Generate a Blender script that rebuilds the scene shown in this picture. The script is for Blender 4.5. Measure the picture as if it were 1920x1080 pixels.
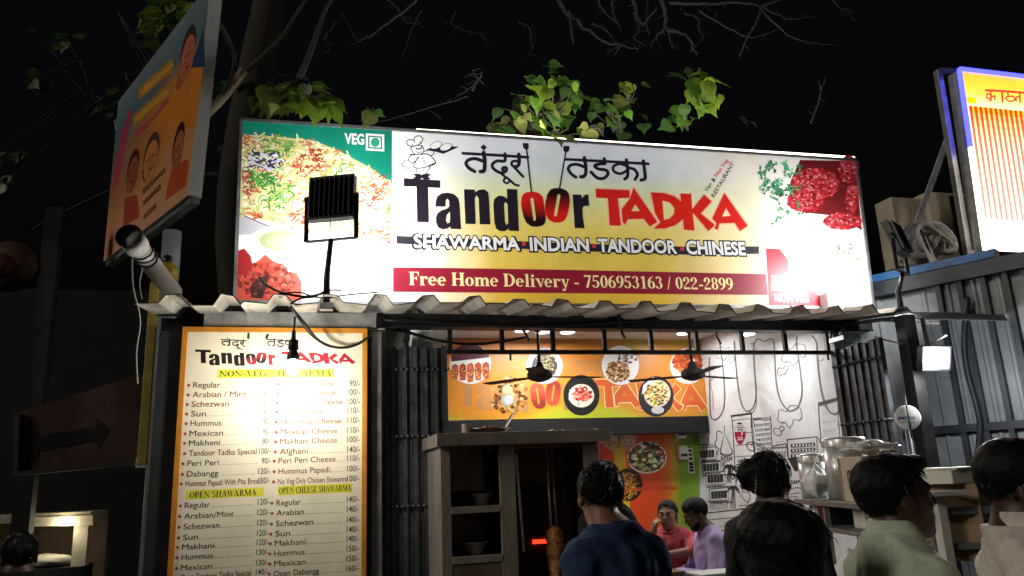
import bpy, math, random
import numpy as np
from mathutils import Vector, Matrix, geometry
random.seed(7); rng = np.random.default_rng(7)
SC = bpy.context.scene
for o in list(bpy.data.objects): bpy.data.objects.remove(o)
COL = SC.collection
rad = math.radians

# ------------------------------------------------------------------ camera (world: X along the shop front, Y into the shop, Z up)
FPX = 1450.0
def _unit(v): return v / np.linalg.norm(v)
_X = _unit(np.array([5440., 130., FPX]))
_U = _unit(np.array([-(FPX * FPX + 130. * -5800.) / 5440., -5800., FPX]))
RW = np.array([_X, np.cross(_U, _X), _U])            # rows: world axes seen from the camera
CAM = np.array([0., 0., 1.6])
cd = bpy.data.cameras.new('camera'); cam = bpy.data.objects.new('camera', cd); COL.objects.link(cam)
cd.sensor_width = 36.; cd.lens = FPX / 1920. * 36.; cd.clip_start = .05; cd.clip_end = 500.
_r, _d, _f = RW @ np.array([1., 0, 0]), RW @ np.array([0, 1., 0]), RW @ np.array([0, 0, 1.])
cam.matrix_world = Matrix(((_r[0], -_d[0], -_f[0], 0), (_r[1], -_d[1], -_f[1], 0), (_r[2], -_d[2], -_f[2], 1.6), (0, 0, 0, 1)))
SC.camera = cam

# ------------------------------------------------------------------ night sky, dim lamp-lit fill, exposure
W = bpy.data.worlds.new('World'); SC.world = W; W.use_nodes = True
nt = W.node_tree; bg = nt.nodes['Background']
sky = nt.nodes.new('ShaderNodeTexSky'); sky.sky_type = 'NISHITA'; sky.sun_disc = False
sky.sun_elevation = rad(-4); sky.sun_rotation = rad(200); sky.air_density = 1.0; sky.dust_density = 2.0
nt.links.new(sky.outputs[0], bg.inputs[0]); bg.inputs[1].default_value = 0.12
sd = bpy.data.lights.new('sun', 'SUN'); sun = bpy.data.objects.new('sun', sd); COL.objects.link(sun)
sd.energy = 0.6; sd.angle = rad(14); sd.color = (1., .9, .76)
sun.rotation_euler = Vector((.9, .32, -.42)).to_track_quat('-Z', 'Y').to_euler(); sun.location = (-9, -4, 8)
SC.view_settings.view_transform = 'Standard'; SC.view_settings.look = 'None'
SC.view_settings.exposure = .28; SC.view_settings.gamma = 1
SC.cycles.use_denoising = True; SC.cycles.max_bounces = 8; SC.cycles.sample_clamp_indirect = 4.0
SC.cycles.caustics_reflective = False; SC.cycles.caustics_refractive = False

# ------------------------------------------------------------------ rays through the photograph onto real planes
def ray(px, py): return RW @ np.array([(px - 960) / FPX, (py - 540) / FPX, 1.])
def on_plane(px, py, p0, n):
    d = ray(px, py); return CAM + d * (np.dot(np.asarray(p0) - CAM, n) / np.dot(d, n))
def onY(px, py, y): d = ray(px, py); return CAM + d * (y / d[1])
def onX(px, py, x): d = ray(px, py); return CAM + d * (x / d[0])
def onZ(px, py, z): d = ray(px, py); return CAM + d * ((z - 1.6) / d[2])

def lin(c):
    if isinstance(c, str):
        c = c.lstrip('#'); c = [int(c[i:i + 2], 16) / 255 for i in (0, 2, 4)]
    return tuple(x / 12.92 if x <= .04045 else ((x + .055) / 1.055) ** 2.4 for x in c)

# ------------------------------------------------------------------ materials
def mat(name, col, rough=.6, metal=0., nscale=0., namt=.25, bump=0., bscale=60., emit=0., spec=.5, trans=0., stretch=None, ecol=None):
    m = bpy.data.materials.new(name); m.use_nodes = True
    t = m.node_tree; b = t.nodes['Principled BSDF']; L = t.links.new
    c = lin(col) if isinstance(col, str) else col
    b.inputs['Base Color'].default_value = (*c, 1); b.inputs['Roughness'].default_value = rough
    b.inputs['Metallic'].default_value = metal; b.inputs['Specular IOR Level'].default_value = spec
    co = None
    if nscale or bump:
        co = t.nodes.new('ShaderNodeTexCoord'); src = co.outputs['Object']
        if stretch:
            mp = t.nodes.new('ShaderNodeMapping'); mp.inputs['Scale'].default_value = stretch
            L(src, mp.inputs[0]); src = mp.outputs[0]
    if nscale:
        n = t.nodes.new('ShaderNodeTexNoise'); n.inputs['Scale'].default_value = nscale; n.inputs['Detail'].default_value = 6
        n.inputs['Roughness'].default_value = .65; L(src, n.inputs['Vector'])
        r = t.nodes.new('ShaderNodeValToRGB'); r.color_ramp.elements[0].position = .32; r.color_ramp.elements[1].position = .68
        r.color_ramp.elements[0].color = tuple(x * (1 - namt) for x in c) + (1,)
        r.color_ramp.elements[1].color = tuple(min(1, x * (1 + namt * .7)) for x in c) + (1,)
        L(n.outputs[0], r.inputs[0]); L(r.outputs[0], b.inputs['Base Color'])
        mr = t.nodes.new('ShaderNodeMapRange'); mr.inputs['To Min'].default_value = max(0, rough - .12); mr.inputs['To Max'].default_value = min(1, rough + .12)
        L(n.outputs[0], mr.inputs[0]); L(mr.outputs[0], b.inputs['Roughness'])
    if bump:
        n2 = t.nodes.new('ShaderNodeTexNoise'); n2.inputs['Scale'].default_value = bscale; n2.inputs['Detail'].default_value = 4
        L(src, n2.inputs['Vector'])
        bp = t.nodes.new('ShaderNodeBump'); bp.inputs['Strength'].default_value = bump; bp.inputs['Distance'].default_value = .01
        L(n2.outputs[0], bp.inputs['Height']); L(bp.outputs[0], b.inputs['Normal'])
    if emit:
        b.inputs['Emission Color'].default_value = (*(lin(ecol) if ecol else c), 1); b.inputs['Emission Strength'].default_value = emit
    if trans:
        out = t.nodes['Material Output']; tr = t.nodes.new('ShaderNodeBsdfTranslucent'); tr.inputs[0].default_value = (*c, 1)
        mx = t.nodes.new('ShaderNodeMixShader'); mx.inputs[0].default_value = trans
        L(b.outputs[0], mx.inputs[1]); L(tr.outputs[0], mx.inputs[2]); L(mx.outputs[0], out.inputs[0])
    return m
def print_mat(name, rough=.4, emit=0., spec=.4):
    """printed or painted graphics: colour from the mesh, with faint grime; backlit ones also glow through"""
    m = bpy.data.materials.new(name); m.use_nodes = True
    t = m.node_tree; b = t.nodes['Principled BSDF']; L = t.links.new
    a = t.nodes.new('ShaderNodeAttribute'); a.attribute_name = 'Col'
    n = t.nodes.new('ShaderNodeTexNoise'); n.inputs['Scale'].default_value = 3.; n.inputs['Detail'].default_value = 8
    co = t.nodes.new('ShaderNodeTexCoord'); L(co.outputs['Object'], n.inputs['Vector'])
    mr = t.nodes.new('ShaderNodeMapRange'); mr.inputs['From Min'].default_value = .3; mr.inputs['From Max'].default_value = .6
    mr.inputs['To Min'].default_value = .84; mr.inputs['To Max'].default_value = 1.
    L(n.outputs[0], mr.inputs[0])
    mu = t.nodes.new('ShaderNodeMix'); mu.data_type = 'RGBA'; mu.blend_type = 'MULTIPLY'; mu.inputs[0].default_value = 1
    L(a.outputs['Color'], mu.inputs[6]); L(mr.outputs[0], mu.inputs[7]); L(mu.outputs[2], b.inputs['Base Color'])
    b.inputs['Roughness'].default_value = rough; b.inputs['Specular IOR Level'].default_value = spec
    if emit:
        L(mu.outputs[2], b.inputs['Emission Color']); b.inputs['Emission Strength'].default_value = emit
    return m
def lamp_mat(name, col, s):
    m = bpy.data.materials.new(name); m.use_nodes = True; t = m.node_tree
    e = t.nodes.new('ShaderNodeEmission'); e.inputs[0].default_value = (*lin(col), 1); e.inputs[1].default_value = s
    t.links.new(e.outputs[0], t.nodes['Material Output'].inputs[0]); return m

M = dict(
    black=mat('black_paint', (.012, .012, .013), .45, nscale=9, namt=.5, bump=.15),
    gate=mat('gate_steel', (.085, .092, .102), .42, .3, nscale=14, namt=.55, bump=.2),
    galv=mat('galvanised_steel', (.42, .43, .44), .38, .75, nscale=8, namt=.35, bump=.1),
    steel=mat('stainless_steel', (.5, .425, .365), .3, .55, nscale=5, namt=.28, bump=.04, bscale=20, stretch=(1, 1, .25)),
    bright=mat('bright_steel', (.66, .65, .63), .33, .62, nscale=30, namt=.1, bump=.05),
    rack=mat('rack_paint', (.2, .215, .205), .45, .25, nscale=7, namt=.35, bump=.1),
    strand=mat('hair_strand', (.006, .005, .005), .38, spec=.35),
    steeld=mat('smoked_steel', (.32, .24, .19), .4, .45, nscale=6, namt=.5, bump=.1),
    roof=mat('painted_roof_sheet', (.56, .54, .48), .5, .1, nscale=3.5, namt=.55, bump=.2, stretch=(1.6, .5, 1)),
    cream=mat('cream_paint', (.6, .56, .46), .6, nscale=6, namt=.25),
    white=mat('white_plaster', (.7, .71, .72), .7, nscale=2.2, namt=.2, bump=.15),
    ceil=mat('ceiling_board', (.5, .47, .42), .6, nscale=4, namt=.2),
    floor=mat('floor_tile', (.3, .27, .24), .35, nscale=6, namt=.3),
    ground=mat('asphalt', (.05, .05, .052), .8, nscale=12, namt=.4, bump=.4),
    bluewall=mat('blue_grey_sheet', (.29, .315, .335), .5, 0., nscale=3, namt=.3, bump=.1),
    bluegirt=mat('dark_girt', (.04, .047, .058), .5, .2, nscale=8, namt=.4),
    bluebeam=mat('blue_painted_beam', (.03, .13, .33), .5, nscale=8, namt=.3),
    pvc=mat('white_pvc', (.72, .72, .7), .4, nscale=6, namt=.15),
    darkhole=mat('dark_inside', (.008, .008, .008), .9),
    brown=mat('brown_board', (.065, .028, .02), .7, nscale=4, namt=.4, bump=.2),
    darkwall=mat('grimy_dark_wall', (.014, .015, .017), .8, nscale=3, namt=.6, bump=.3),
    yellow=mat('yellow_paint', (.55, .42, .08), .5, nscale=9, namt=.25),
    ball=mat('yellow_plastic', (.6, .36, .03), .35),
    wood=mat('wood', (.2, .11, .05), .5, nscale=12, namt=.4, stretch=(1, 1, .2)),
    bark=mat('bark', (.035, .029, .023), .9, nscale=14, namt=.5, bump=.8, bscale=25),
    twig=mat('twig', (.046, .041, .036), .9, nscale=14, namt=.4),
    cable=mat('black_cable', (.01, .01, .01), .45),
    cablew=mat('grey_cable', (.4, .4, .4), .5),
    skin=mat('brown_skin', (.29, .145, .085), .5, nscale=12, namt=.12),
    skinm=mat('mid_brown_skin', (.125, .062, .038), .5, nscale=12, namt=.12),
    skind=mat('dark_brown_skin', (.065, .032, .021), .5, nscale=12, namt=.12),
    hair=mat('black_hair', (.005, .0045, .0045), .55, bump=.35, bscale=260, stretch=(1, 1, .12), spec=.18),
    eye=mat('eye_white', (.32, .3, .28), .25), iris=mat('dark_iris', (.01, .006, .004), .15),
    card=mat('cardboard', (.3, .2, .115), .8, nscale=10, namt=.2),
    cardp=mat('pale_carton', (.56, .47, .36), .7, nscale=8, namt=.15),
    bag=mat('white_poly_bag', (.78, .79, .78), .5, bump=.9, bscale=22, trans=.08),
    boxw=mat('white_carton', (.7, .7, .62), .6, nscale=9, namt=.12),
    acm=mat('ac_casing', (.6, .52, .38), .5, nscale=5, namt=.15),
    green=mat('green_paint', (.2, .33, .055), .55, nscale=5, namt=.35, bump=.1),
    meat=mat('roast_meat', (.62, .27, .085), .5, nscale=40, namt=.75, bump=1., bscale=50),
    food=mat('fried_food', (.42, .15, .03), .5, nscale=50, namt=.6, bump=.6),
    ember=lamp_mat('hot_burner', '#ff2a18', 3.5),
    lamp=lamp_mat('lamp_glow', '#ffffff', 60.), lamp2=lamp_mat('downlight_glow', '#fffaf2', 6.),
    bulb=lamp_mat('bulb_glow', '#fff8ea', 80.), strip=lamp_mat('tube_glow', '#fff0dc', 4.5),
    blueled=lamp_mat('blue_led', '#3a3cff', 5.), stall=lamp_mat('stall_lamp', '#ffe9b8', 14.),
    print=print_mat('printed_board', .42), backlit=print_mat('backlit_flex', .4, .27), backlit2=print_mat('backlit_sign', .3, 1.7),
    mural=print_mat('mural_paint', .6),
)
LEAF = [mat('leaf_%s' % n, c, .45, nscale=20, namt=.3, trans=.35) for n, c in
        (('green', (.085, .21, .028)), ('lime', (.17, .28, .03)), ('deep', (.04, .1, .024)), ('olive', (.13, .15, .04)))]

# ------------------------------------------------------------------ scene-object helpers
def tag(o, label=None, cat=None, group=None, kind=None):
    if label: o['label'] = label
    if cat: o['category'] = cat
    if group: o['group'] = group
    if kind: o['kind'] = kind
    return o
def thing(name, label, cat, loc, group=None):
    o = bpy.data.objects.new(name, None); COL.objects.link(o); o.location = tuple(loc); o.empty_display_size = .1
    return tag(o, label, cat, group)
def origin_of(p):
    v = Vector((0, 0, 0))
    while p is not None: v += p.location; p = p.parent
    return v
class MB:
    """collects shapes in world coordinates and links them as ONE mesh object"""
    def __init__(s): s.v = []; s.f = []; s.mi = []; s.sm = []
    def add(s, vs, fs, m=0, smooth=False):
        b = len(s.v); s.v += [tuple(float(c) for c in v) for v in vs]
        for f in fs: s.f.append(tuple(b + i for i in f)); s.mi.append(m); s.sm.append(smooth)
        return s
    def box(s, lo, hi, m=0):
        x0, y0, z0 = lo; x1, y1, z1 = hi
        return s.add([(x0, y0, z0), (x1, y0, z0), (x1, y1, z0), (x0, y1, z0), (x0, y0, z1), (x1, y0, z1), (x1, y1, z1), (x0, y1, z1)],
                     [(0, 3, 2, 1), (4, 5, 6, 7), (0, 1, 5, 4), (1, 2, 6, 5), (2, 3, 7, 6), (3, 0, 4, 7)], m)
    def obox(s, c, ax, ay, az, m=0):
        c, ax, ay, az = (np.asarray(q, float) for q in (c, ax, ay, az))
        vs = [c + i * ax + j * ay + k * az for k in (-1, 1) for i, j in ((-1, -1), (1, -1), (1, 1), (-1, 1))]
        return s.add(vs, [(0, 3, 2, 1), (4, 5, 6, 7), (0, 1, 5, 4), (1, 2, 6, 5), (2, 3, 7, 6), (3, 0, 4, 7)], m)
    def bar(s, a, b, w, h, m=0, up=(0, 0, 1)):
        a, b = np.asarray(a, float), np.asarray(b, float); t = b - a; l = np.linalg.norm(t); t = t / l
        u = np.asarray(up, float)
        if abs(np.dot(u, t)) > .95: u = np.array([1., 0, 0])
        x = np.cross(t, u); x /= np.linalg.norm(x); y = np.cross(x, t)
        return s.obox((a + b) / 2, x * w / 2, t * l / 2, y * h / 2, m)
    def tube(s, pts, r, n=8, m=0, cap=True):
        pts = [np.asarray(p, float) for p in pts]; k = len(pts); rs = r if hasattr(r, '__len__') else [r] * k
        b = len(s.v); up = None; vs = []; fs = []
        for i, p in enumerate(pts):
            t = pts[min(i + 1, k - 1)] - pts[max(i - 1, 0)]; t = t / (np.linalg.norm(t) + 1e-9)
            if up is None: up = np.array([0, 0, 1.]) if abs(t[2]) < .9 else np.array([1., 0, 0])
            x = np.cross(t, up); x /= np.linalg.norm(x) + 1e-9; y = np.cross(x, t); up = y
            vs += [p + rs[i] * (math.cos(a) * x + math.sin(a) * y) for a in (2 * math.pi * j / n for j in range(n))]
        for i in range(k - 1):
            fs += [(i * n + j, i * n + (j + 1) % n, (i + 1) * n + (j + 1) % n, (i + 1) * n + j) for j in range(n)]
        if cap: fs += [tuple(range(n))[::-1], tuple(range((k - 1) * n, k * n))]
        return s.add(vs, fs, m, True)
    def lathe(s, c, prof, n=24, m=0, axis=(0, 0, 1)):
        a = np.asarray(axis, float); a /= np.linalg.norm(a)
        x = np.cross(a, (0, 1, 0) if abs(a[1]) < .9 else (1, 0, 0)); x /= np.linalg.norm(x); y = np.cross(a, x); c = np.asarray(c, float)
        vs = []; fs = []; k = len(prof)
        for r, z in prof: vs += [c + a * z + max(r, 1e-4) * (math.cos(q) * x + math.sin(q) * y) for q in (2 * math.pi * j / n for j in range(n))]
        for i in range(k - 1): fs += [(i * n + j, i * n + (j + 1) % n, (i + 1) * n + (j + 1) % n, (i + 1) * n + j) for j in range(n)]
        return s.add(vs, fs, m, True)
    def ball(s, c, r, n=16, m=0):
        r = np.asarray(r if hasattr(r, '__len__') else (r, r, r), float); c = np.asarray(c, float); vs = []; fs = []; k = n // 2
        for i in range(k + 1):
            a = math.pi * i / k
            vs += [c + r * np.array([math.sin(a) * math.cos(2 * math.pi * j / n), math.sin(a) * math.sin(2 * math.pi * j / n), math.cos(a)]) for j in range(n)]
        for i in range(k): fs += [(i * n + j, (i + 1) * n + j, (i + 1) * n + (j + 1) % n, i * n + (j + 1) % n) for j in range(n)]
        return s.add(vs, fs, m, True)
    def prism(s, pts, off, m=0):
        """polygon (3-D points) extruded along off"""
        n = len(pts); pts = [np.asarray(p, float) for p in pts]; off = np.asarray(off, float)
        return s.add(pts + [p + off for p in pts], [tuple(range(n))[::-1], tuple(range(n, 2 * n))] + [(i, (i + 1) % n, n + (i + 1) % n, n + i) for i in range(n)], m)
    def build(s, name, mats, parent=None, bevel=0.):
        me = bpy.data.meshes.new(name); o0 = origin_of(parent)
        me.from_pydata([(x - o0.x, y - o0.y, z - o0.z) for x, y, z in s.v], [], s.f)
        for mm in (mats if isinstance(mats, (list, tuple)) else [mats]): me.materials.append(mm)
        me.polygons.foreach_set('material_index', s.mi); me.polygons.foreach_set('use_smooth', s.sm); me.update()
        import bmesh
        bm = bmesh.new(); bm.from_mesh(me); bmesh.ops.recalc_face_normals(bm, faces=bm.faces); bm.to_mesh(me); bm.free()
        o = bpy.data.objects.new(name, me); COL.objects.link(o); o.parent = parent
        if bevel:
            md = o.modifiers.new('edge', 'BEVEL'); md.width = bevel; md.segments = 2; md.limit_method = 'ANGLE'
        return o
def single(mb, name, m, label, cat, group=None, bevel=0.):
    return tag(mb.build(name, m, None, bevel), label, cat, group)
def copy_tree(o, parent=None):
    c = o.copy(); COL.objects.link(c); c.parent = parent
    for ch in list(o.children): copy_tree(ch, c)
    return c
def smooth(pts, n=6, closed=False):
    P = [np.asarray(p, float) for p in pts]; out = []; k = len(P)
    if k < 3: return P
    for i in range(k if closed else k - 1):
        p0, p1, p2, p3 = (P[(i + d) % k] if closed else P[min(max(i + d, 0), k - 1)] for d in (-1, 0, 1, 2))
        for j in range(n):
            t = j / n
            out.append(.5 * (2 * p1 + (p2 - p0) * t + (2 * p0 - 5 * p1 + 4 * p2 - p3) * t * t + (3 * p1 - p0 - 3 * p2 + p3) * t ** 3))
    if not closed: out.append(P[-1])
    return out

# ------------------------------------------------------------------ lettering
_GL = {}
def glyphs(text, bold=0.):
    k = (text, bold)
    if k not in _GL:
        c = bpy.data.curves.new('lettering', 'FONT'); c.body = text; c.offset = bold; c.resolution_u = 3
        o = bpy.data.objects.new('lettering', c); COL.objects.link(o)
        dg = bpy.context.evaluated_depsgraph_get(); me = bpy.data.meshes.new_from_object(o.evaluated_get(dg))
        v = np.array([x.co[:2] for x in me.vertices]); f = [tuple(p.vertices) for p in me.polygons]
        bpy.data.objects.remove(o); bpy.data.curves.remove(c); bpy.data.meshes.remove(me)
        v[:, 0] -= v[:, 0].min(); _GL[k] = (v / .682, f, v[:, 0].max() / .682)
    return _GL[k]
def strikes(text, bold):
    """the letters once, or for M (whose outline cannot be swelled) struck several times a hair apart"""
    if 'M' not in text or bold <= 0: return [glyphs(text, bold)]
    v, f, w = glyphs(text, 0.); b = bold / .682; n = 2 if bold < .02 else 8
    return [(v + b * np.array(((1, 0), (-1, 0), (.7, .7), (-.7, .7), (.7, -.7), (-.7, -.7), (0, 1), (0, -1))[i]), f, w) for i in range(n)]
def _rc(x0, y0, x1, y1): return [(x0, y0), (x1, y0), (x1, y1), (x0, y1)]
def _ring(cx, cy, rx, ry, T, t, a0=0, a1=360, n=22):
    out = []; A = [rad(a0 + (a1 - a0) * i / n) for i in range(n + 1)]
    for i in range(n):
        a, b = A[i], A[i + 1]
        out.append([(cx + rx * math.cos(a), cy + ry * math.sin(a)), (cx + rx * math.cos(b), cy + ry * math.sin(b)),
                    (cx + (rx - T) * math.cos(b), cy + (ry - t) * math.sin(b)), (cx + (rx - T) * math.cos(a), cy + (ry - t) * math.sin(a))])
    return out
def _disc(x, y, r): return [[(x + r * math.cos(a), y + r * math.sin(a)) for a in (2 * math.pi * i / 12 for i in range(12))]]
def _st(x, h=1., T=.2): return [_rc(x, 0, x + T, h), _rc(x - .07, 0, x + T + .07, .06)]
def _sf(x, y, T=.2): return [_rc(x - .07, y - .06, x + T + .07, y)]
_six = _ring(.28, .31, .27, .31, .17, .05) + _ring(.47, .45, .46, .55, .18, .05, 92, 185)
SERIF = {
    'F': (_st(.08) + [_rc(0, .94, .62, 1), _rc(.56, .74, .62, 1), _rc(.28, .48, .48, .55), _rc(.44, .38, .5, .65)], .68),
    'E': (_st(.08) + [_rc(0, .94, .62, 1), _rc(.56, .76, .62, 1), _rc(.28, .48, .48, .55), _rc(.44, .38, .5, .65), _rc(.2, 0, .66, .06), _rc(.6, 0, .66, .24)], .74),
    'H': (_st(.08) + _sf(.08, 1) + _st(.58) + _sf(.58, 1) + [_rc(.28, .48, .58, .55)], .9),
    'D': (_st(.08) + _ring(.3, .5, .48, .5, .2, .06, -90, 90) + [_rc(0, .94, .32, 1), _rc(.2, 0, .32, .06)], .84),
    'P': (_st(.08) + _ring(.3, .72, .34, .28, .19, .06, -90, 90) + [_rc(0, .94, .32, 1)], .68),
    'R': (_st(.08) + _ring(.3, .73, .33, .27, .19, .06, -90, 90) + [_rc(0, .94, .32, 1), [(.3, .48), (.46, .48), (.8, 0), (.58, 0)]], .82),
    'N': ([_rc(.1, 0, .17, 1), _rc(.0, 0, .28, .06), [(.0, 1), (.24, 1), (.76, 0), (.64, 0)], _rc(.69, 0, .76, 1), _rc(.58, .94, .87, 1)], .9),
    'M': ([_rc(.08, 0, .15, 1), _rc(0, 0, .25, .06), _rc(.0, .94, .24, 1), [(.06, 1), (.28, 1), (.55, .1), (.45, .0)], [(.8, 1), (.86, 1), (.5, .0), (.44, .1)], _rc(.78, 0, .98, 1), _rc(.72, 0, 1.04, .06)], 1.08),
    'O': (_ring(.4, .5, .4, .5, .2, .06), .84), 'C': (_ring(.4, .5, .4, .5, .2, .06, 42, 318) + [_rc(.63, .68, .69, .98)], .76),
    'G': (_ring(.4, .5, .4, .5, .2, .06, 42, 330) + [_rc(.55, .08, .75, .44), _rc(.48, .4, .82, .46), _rc(.63, .7, .69, .98)], .86),
    'S': (_ring(.29, .74, .26, .26, .14, .08, 25, 265) + _ring(.29, .265, .28, .265, .15, .08, -155, 85), .62),
    'V': ([[(.0, 1), (.24, 1), (.46, .0), (.36, 0)], [(.66, 1), (.73, 1), (.44, 0), (.38, 0)], _rc(-.05, .94, .3, 1), _rc(.55, .94, .8, 1)], .76),
    'W': ([[(.0, 1), (.2, 1), (.38, .0), (.3, 0)], [(.5, 1), (.56, 1), (.38, 0), (.32, 0)], [(.42, 1), (.6, 1), (.76, .0), (.68, 0)], [(.92, 1), (.98, 1), (.76, 0), (.7, 0)], _rc(-.04, .94, .26, 1), _rc(.84, .94, 1.05, 1)], 1.04),
    'A': ([[(.06, 0), (.13, 0), (.42, .96), (.36, 1)], [(.32, 1), (.46, 1), (.8, 0), (.57, 0)], _rc(.2, .3, .6, .36), _rc(-.02, 0, .24, .06), _rc(.5, 0, .86, .06)], .86),
    'r': ([_rc(.06, 0, .24, .66), _rc(0, 0, .32, .05), _rc(0, .61, .12, .66)] + _disc(.42, .56, .1) + _ring(.36, .46, .17, .2, .05, .07, 60, 175), .54),
    'e': (_ring(.27, .33, .27, .34, .17, .06, 0, 318) + [_rc(.12, .32, .53, .38)], .6), 'o': (_ring(.28, .33, .28, .34, .17, .05), .62),
    'm': ([_rc(.06, 0, .24, .66), _rc(0, 0, .3, .05), _rc(0, .61, .12, .66), _rc(.4, 0, .58, .48), _rc(.34, 0, .64, .05), _rc(.74, 0, .92, .48), _rc(.68, 0, .98, .05)] + _ring(.38, .44, .2, .23, .17, .08, 0, 150) + _ring(.72, .44, .2, .23, .17, .08, 0, 150), 1.02),
    'l': ([_rc(.08, 0, .26, 1), _rc(0, 0, .34, .05), _rc(0, .95, .15, 1)], .38), 'i': ([_rc(.08, 0, .26, .66), _rc(0, 0, .34, .05), _rc(0, .61, .15, .66)] + _disc(.17, .86, .11), .38),
    'v': ([[(.03, .66), (.23, .66), (.38, .0), (.28, 0)], [(.5, .66), (.57, .66), (.37, 0), (.31, 0)], _rc(-.02, .61, .28, .66), _rc(.42, .61, .62, .66)], .6),
    'y': ([[(.03, .66), (.23, .66), (.38, .0), (.28, 0)], [(.5, .66), (.57, .66), (.28, -.28), (.21, -.28)], _rc(-.02, .61, .28, .66), _rc(.42, .61, .62, .66)] + _disc(.17, -.2, .09), .6),
    '0': (_ring(.28, .5, .27, .5, .17, .05), .58), '1': ([_rc(.2, 0, .38, 1), _rc(.08, 0, .5, .05), [(.06, .84), (.2, .84), (.3, 1), (.2, 1)]], .58),
    '2': (_ring(.27, .72, .25, .28, .17, .06, -25, 185) + _disc(.1, .7, .08) + [[(.5, .62), (.34, .6), (.03, .03), (.03, .14)], _rc(.03, 0, .52, .14)], .58),
    '3': (_ring(.25, .75, .23, .25, .15, .05, -90, 165) + _ring(.25, .28, .27, .28, .17, .05, -165, 90), .58),
    '5': ([_rc(.1, .86, .5, 1), [(.1, .98), (.16, .98), (.14, .5), (.06, .5)]] + _ring(.24, .31, .28, .31, .17, .06, -160, 125), .58),
    '6': (_six, .58), '9': ([[(.56 - x, 1 - y) for x, y in p] for p in _six], .58),
    '7': ([_rc(.03, .86, .52, 1), [(.4, .9), (.52, .9), (.3, 0), (.12, 0)]], .58), '8': (_ring(.28, .75, .23, .25, .14, .05) + _ring(.28, .28, .26, .28, .16, .05), .58),
    '-': ([_rc(.05, .26, .37, .38)], .44), '/': ([[(0, -.05), (.07, -.05), (.3, 1), (.23, 1)]], .34), '.': (_disc(.12, .09, .1), .28), ' ': ([], .3)}
class Print:
    """flat graphics on one real plane; x, y are measured on the photograph and cast onto that plane"""
    def __init__(s, p0, n):
        s.p0 = np.asarray(p0, float); s.n = _unit(np.asarray(n, float)); s.v = []; s.f = []; s.c = []
        u = np.cross((0, 0, 1.), s.n); s.u = u / np.linalg.norm(u); s.w = np.cross(s.n, s.u)
    def pt(s, x, y): return on_plane(x, y, s.p0, s.n)
    def lift(s, layer): return s.n * (layer * .0004 + random.random() * .00035)
    def raw(s, P, faces, col, layer):
        b = len(s.v); off = s.lift(layer); s.v += [tuple(p + off) for p in P]
        cs = col if (isinstance(col, list)) else [lin(col) if isinstance(col, str) else col] * len(P)
        s.c += cs; s.f += [tuple(b + i for i in f) for f in faces]
    def polyw(s, P, col, layer, holes=()):
        loops = [[Vector(((p - s.p0) @ s.u, (p - s.p0) @ s.w, 0)) for p in L] for L in [P] + list(holes)]
        fs = geometry.tessellate_polygon(loops); s.raw([p for L in [P] + list(holes) for p in L], fs, col, layer)
    def poly(s, pts, col, layer=1, holes=()): s.polyw([s.pt(*p) for p in pts], col, layer, [[s.pt(*p) for p in h] for h in holes])
    def rect(s, x0, y0, x1, y1, col, layer=1): s.poly([(x0, y0), (x1, y0), (x1, y1), (x0, y1)], col, layer)
    def ell(s, x, y, rx, ry, col, layer=1, n=28, rot=0.):
        c, q = math.cos(rot), math.sin(rot)
        s.poly([(x + rx * math.cos(a) * c - ry * math.sin(a) * q, y + rx * math.cos(a) * q + ry * math.sin(a) * c) for a in (2 * math.pi * i / n for i in range(n))], col, layer)
    def grid(s, quad, nx, ny, fn, layer=0):
        a, b, c, d = (np.asarray(q, float) for q in quad); P = []; C = []
        for j in range(ny + 1):
            for i in range(nx + 1):
                u, v = i / nx, j / ny; P.append(s.pt(*((a * (1 - u) + b * u) * (1 - v) + (d * (1 - u) + c * u) * v))); C.append(fn(u, v))
        s.raw(P, [(j * (nx + 1) + i, j * (nx + 1) + i + 1, (j + 1) * (nx + 1) + i + 1, (j + 1) * (nx + 1) + i) for j in range(ny) for i in range(nx)], C, layer)
    def stroke(s, pts, w, col, layer=1, sm=6, closed=False, taper=False):
        Q = smooth(pts, sm, closed) if sm else [np.asarray(p, float) for p in pts]
        if closed: Q = Q + [Q[0]]
        k = len(Q); L = []; R = []
        for i, p in enumerate(Q):
            t = Q[min(i + 1, k - 1)] - Q[max(i - 1, 0)]
            if closed and i in (0, k - 1): t = Q[1] - Q[k - 2]
            t = t / (np.linalg.norm(t) + 1e-9); nn = np.array([-t[1], t[0]]); ww = w / 2 * (1 - .75 * abs(2 * i / (k - 1) - 1) if taper else 1)
            L.append(s.pt(*(p + nn * ww))); R.append(s.pt(*(p - nn * ww)))
        s.raw(L + R, [(i, i + 1, k + i + 1, k + i) for i in range(k - 1)], col, layer)
        if not closed and not taper and w > 2.5:
            s.ell(*Q[0], w / 2, w / 2, col, layer, 10); s.ell(*Q[-1], w / 2, w / 2, col, layer, 10)
    def _frame(s, p0, p1, hpx, V=None):
        o = s.pt(*p0); e = s.pt(*p1); U = e - o; V = np.cross(s.n, U); V /= np.linalg.norm(V)
        d = np.asarray(p1, float) - np.asarray(p0, float); d /= np.linalg.norm(d); q = s.pt(p0[0] + d[1] * hpx, p0[1] - d[0] * hpx) - o
        return o, U, V * abs(q @ V)
    def text(s, t, p0, p1, hpx, col, layer=2, bold=.012):
        o, U, V = s._frame(p0, p1, hpx)
        for v, f, w in strikes(t, bold): s.raw([o + U * (x / w) + V * y for x, y in v], f, col, layer)
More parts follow.
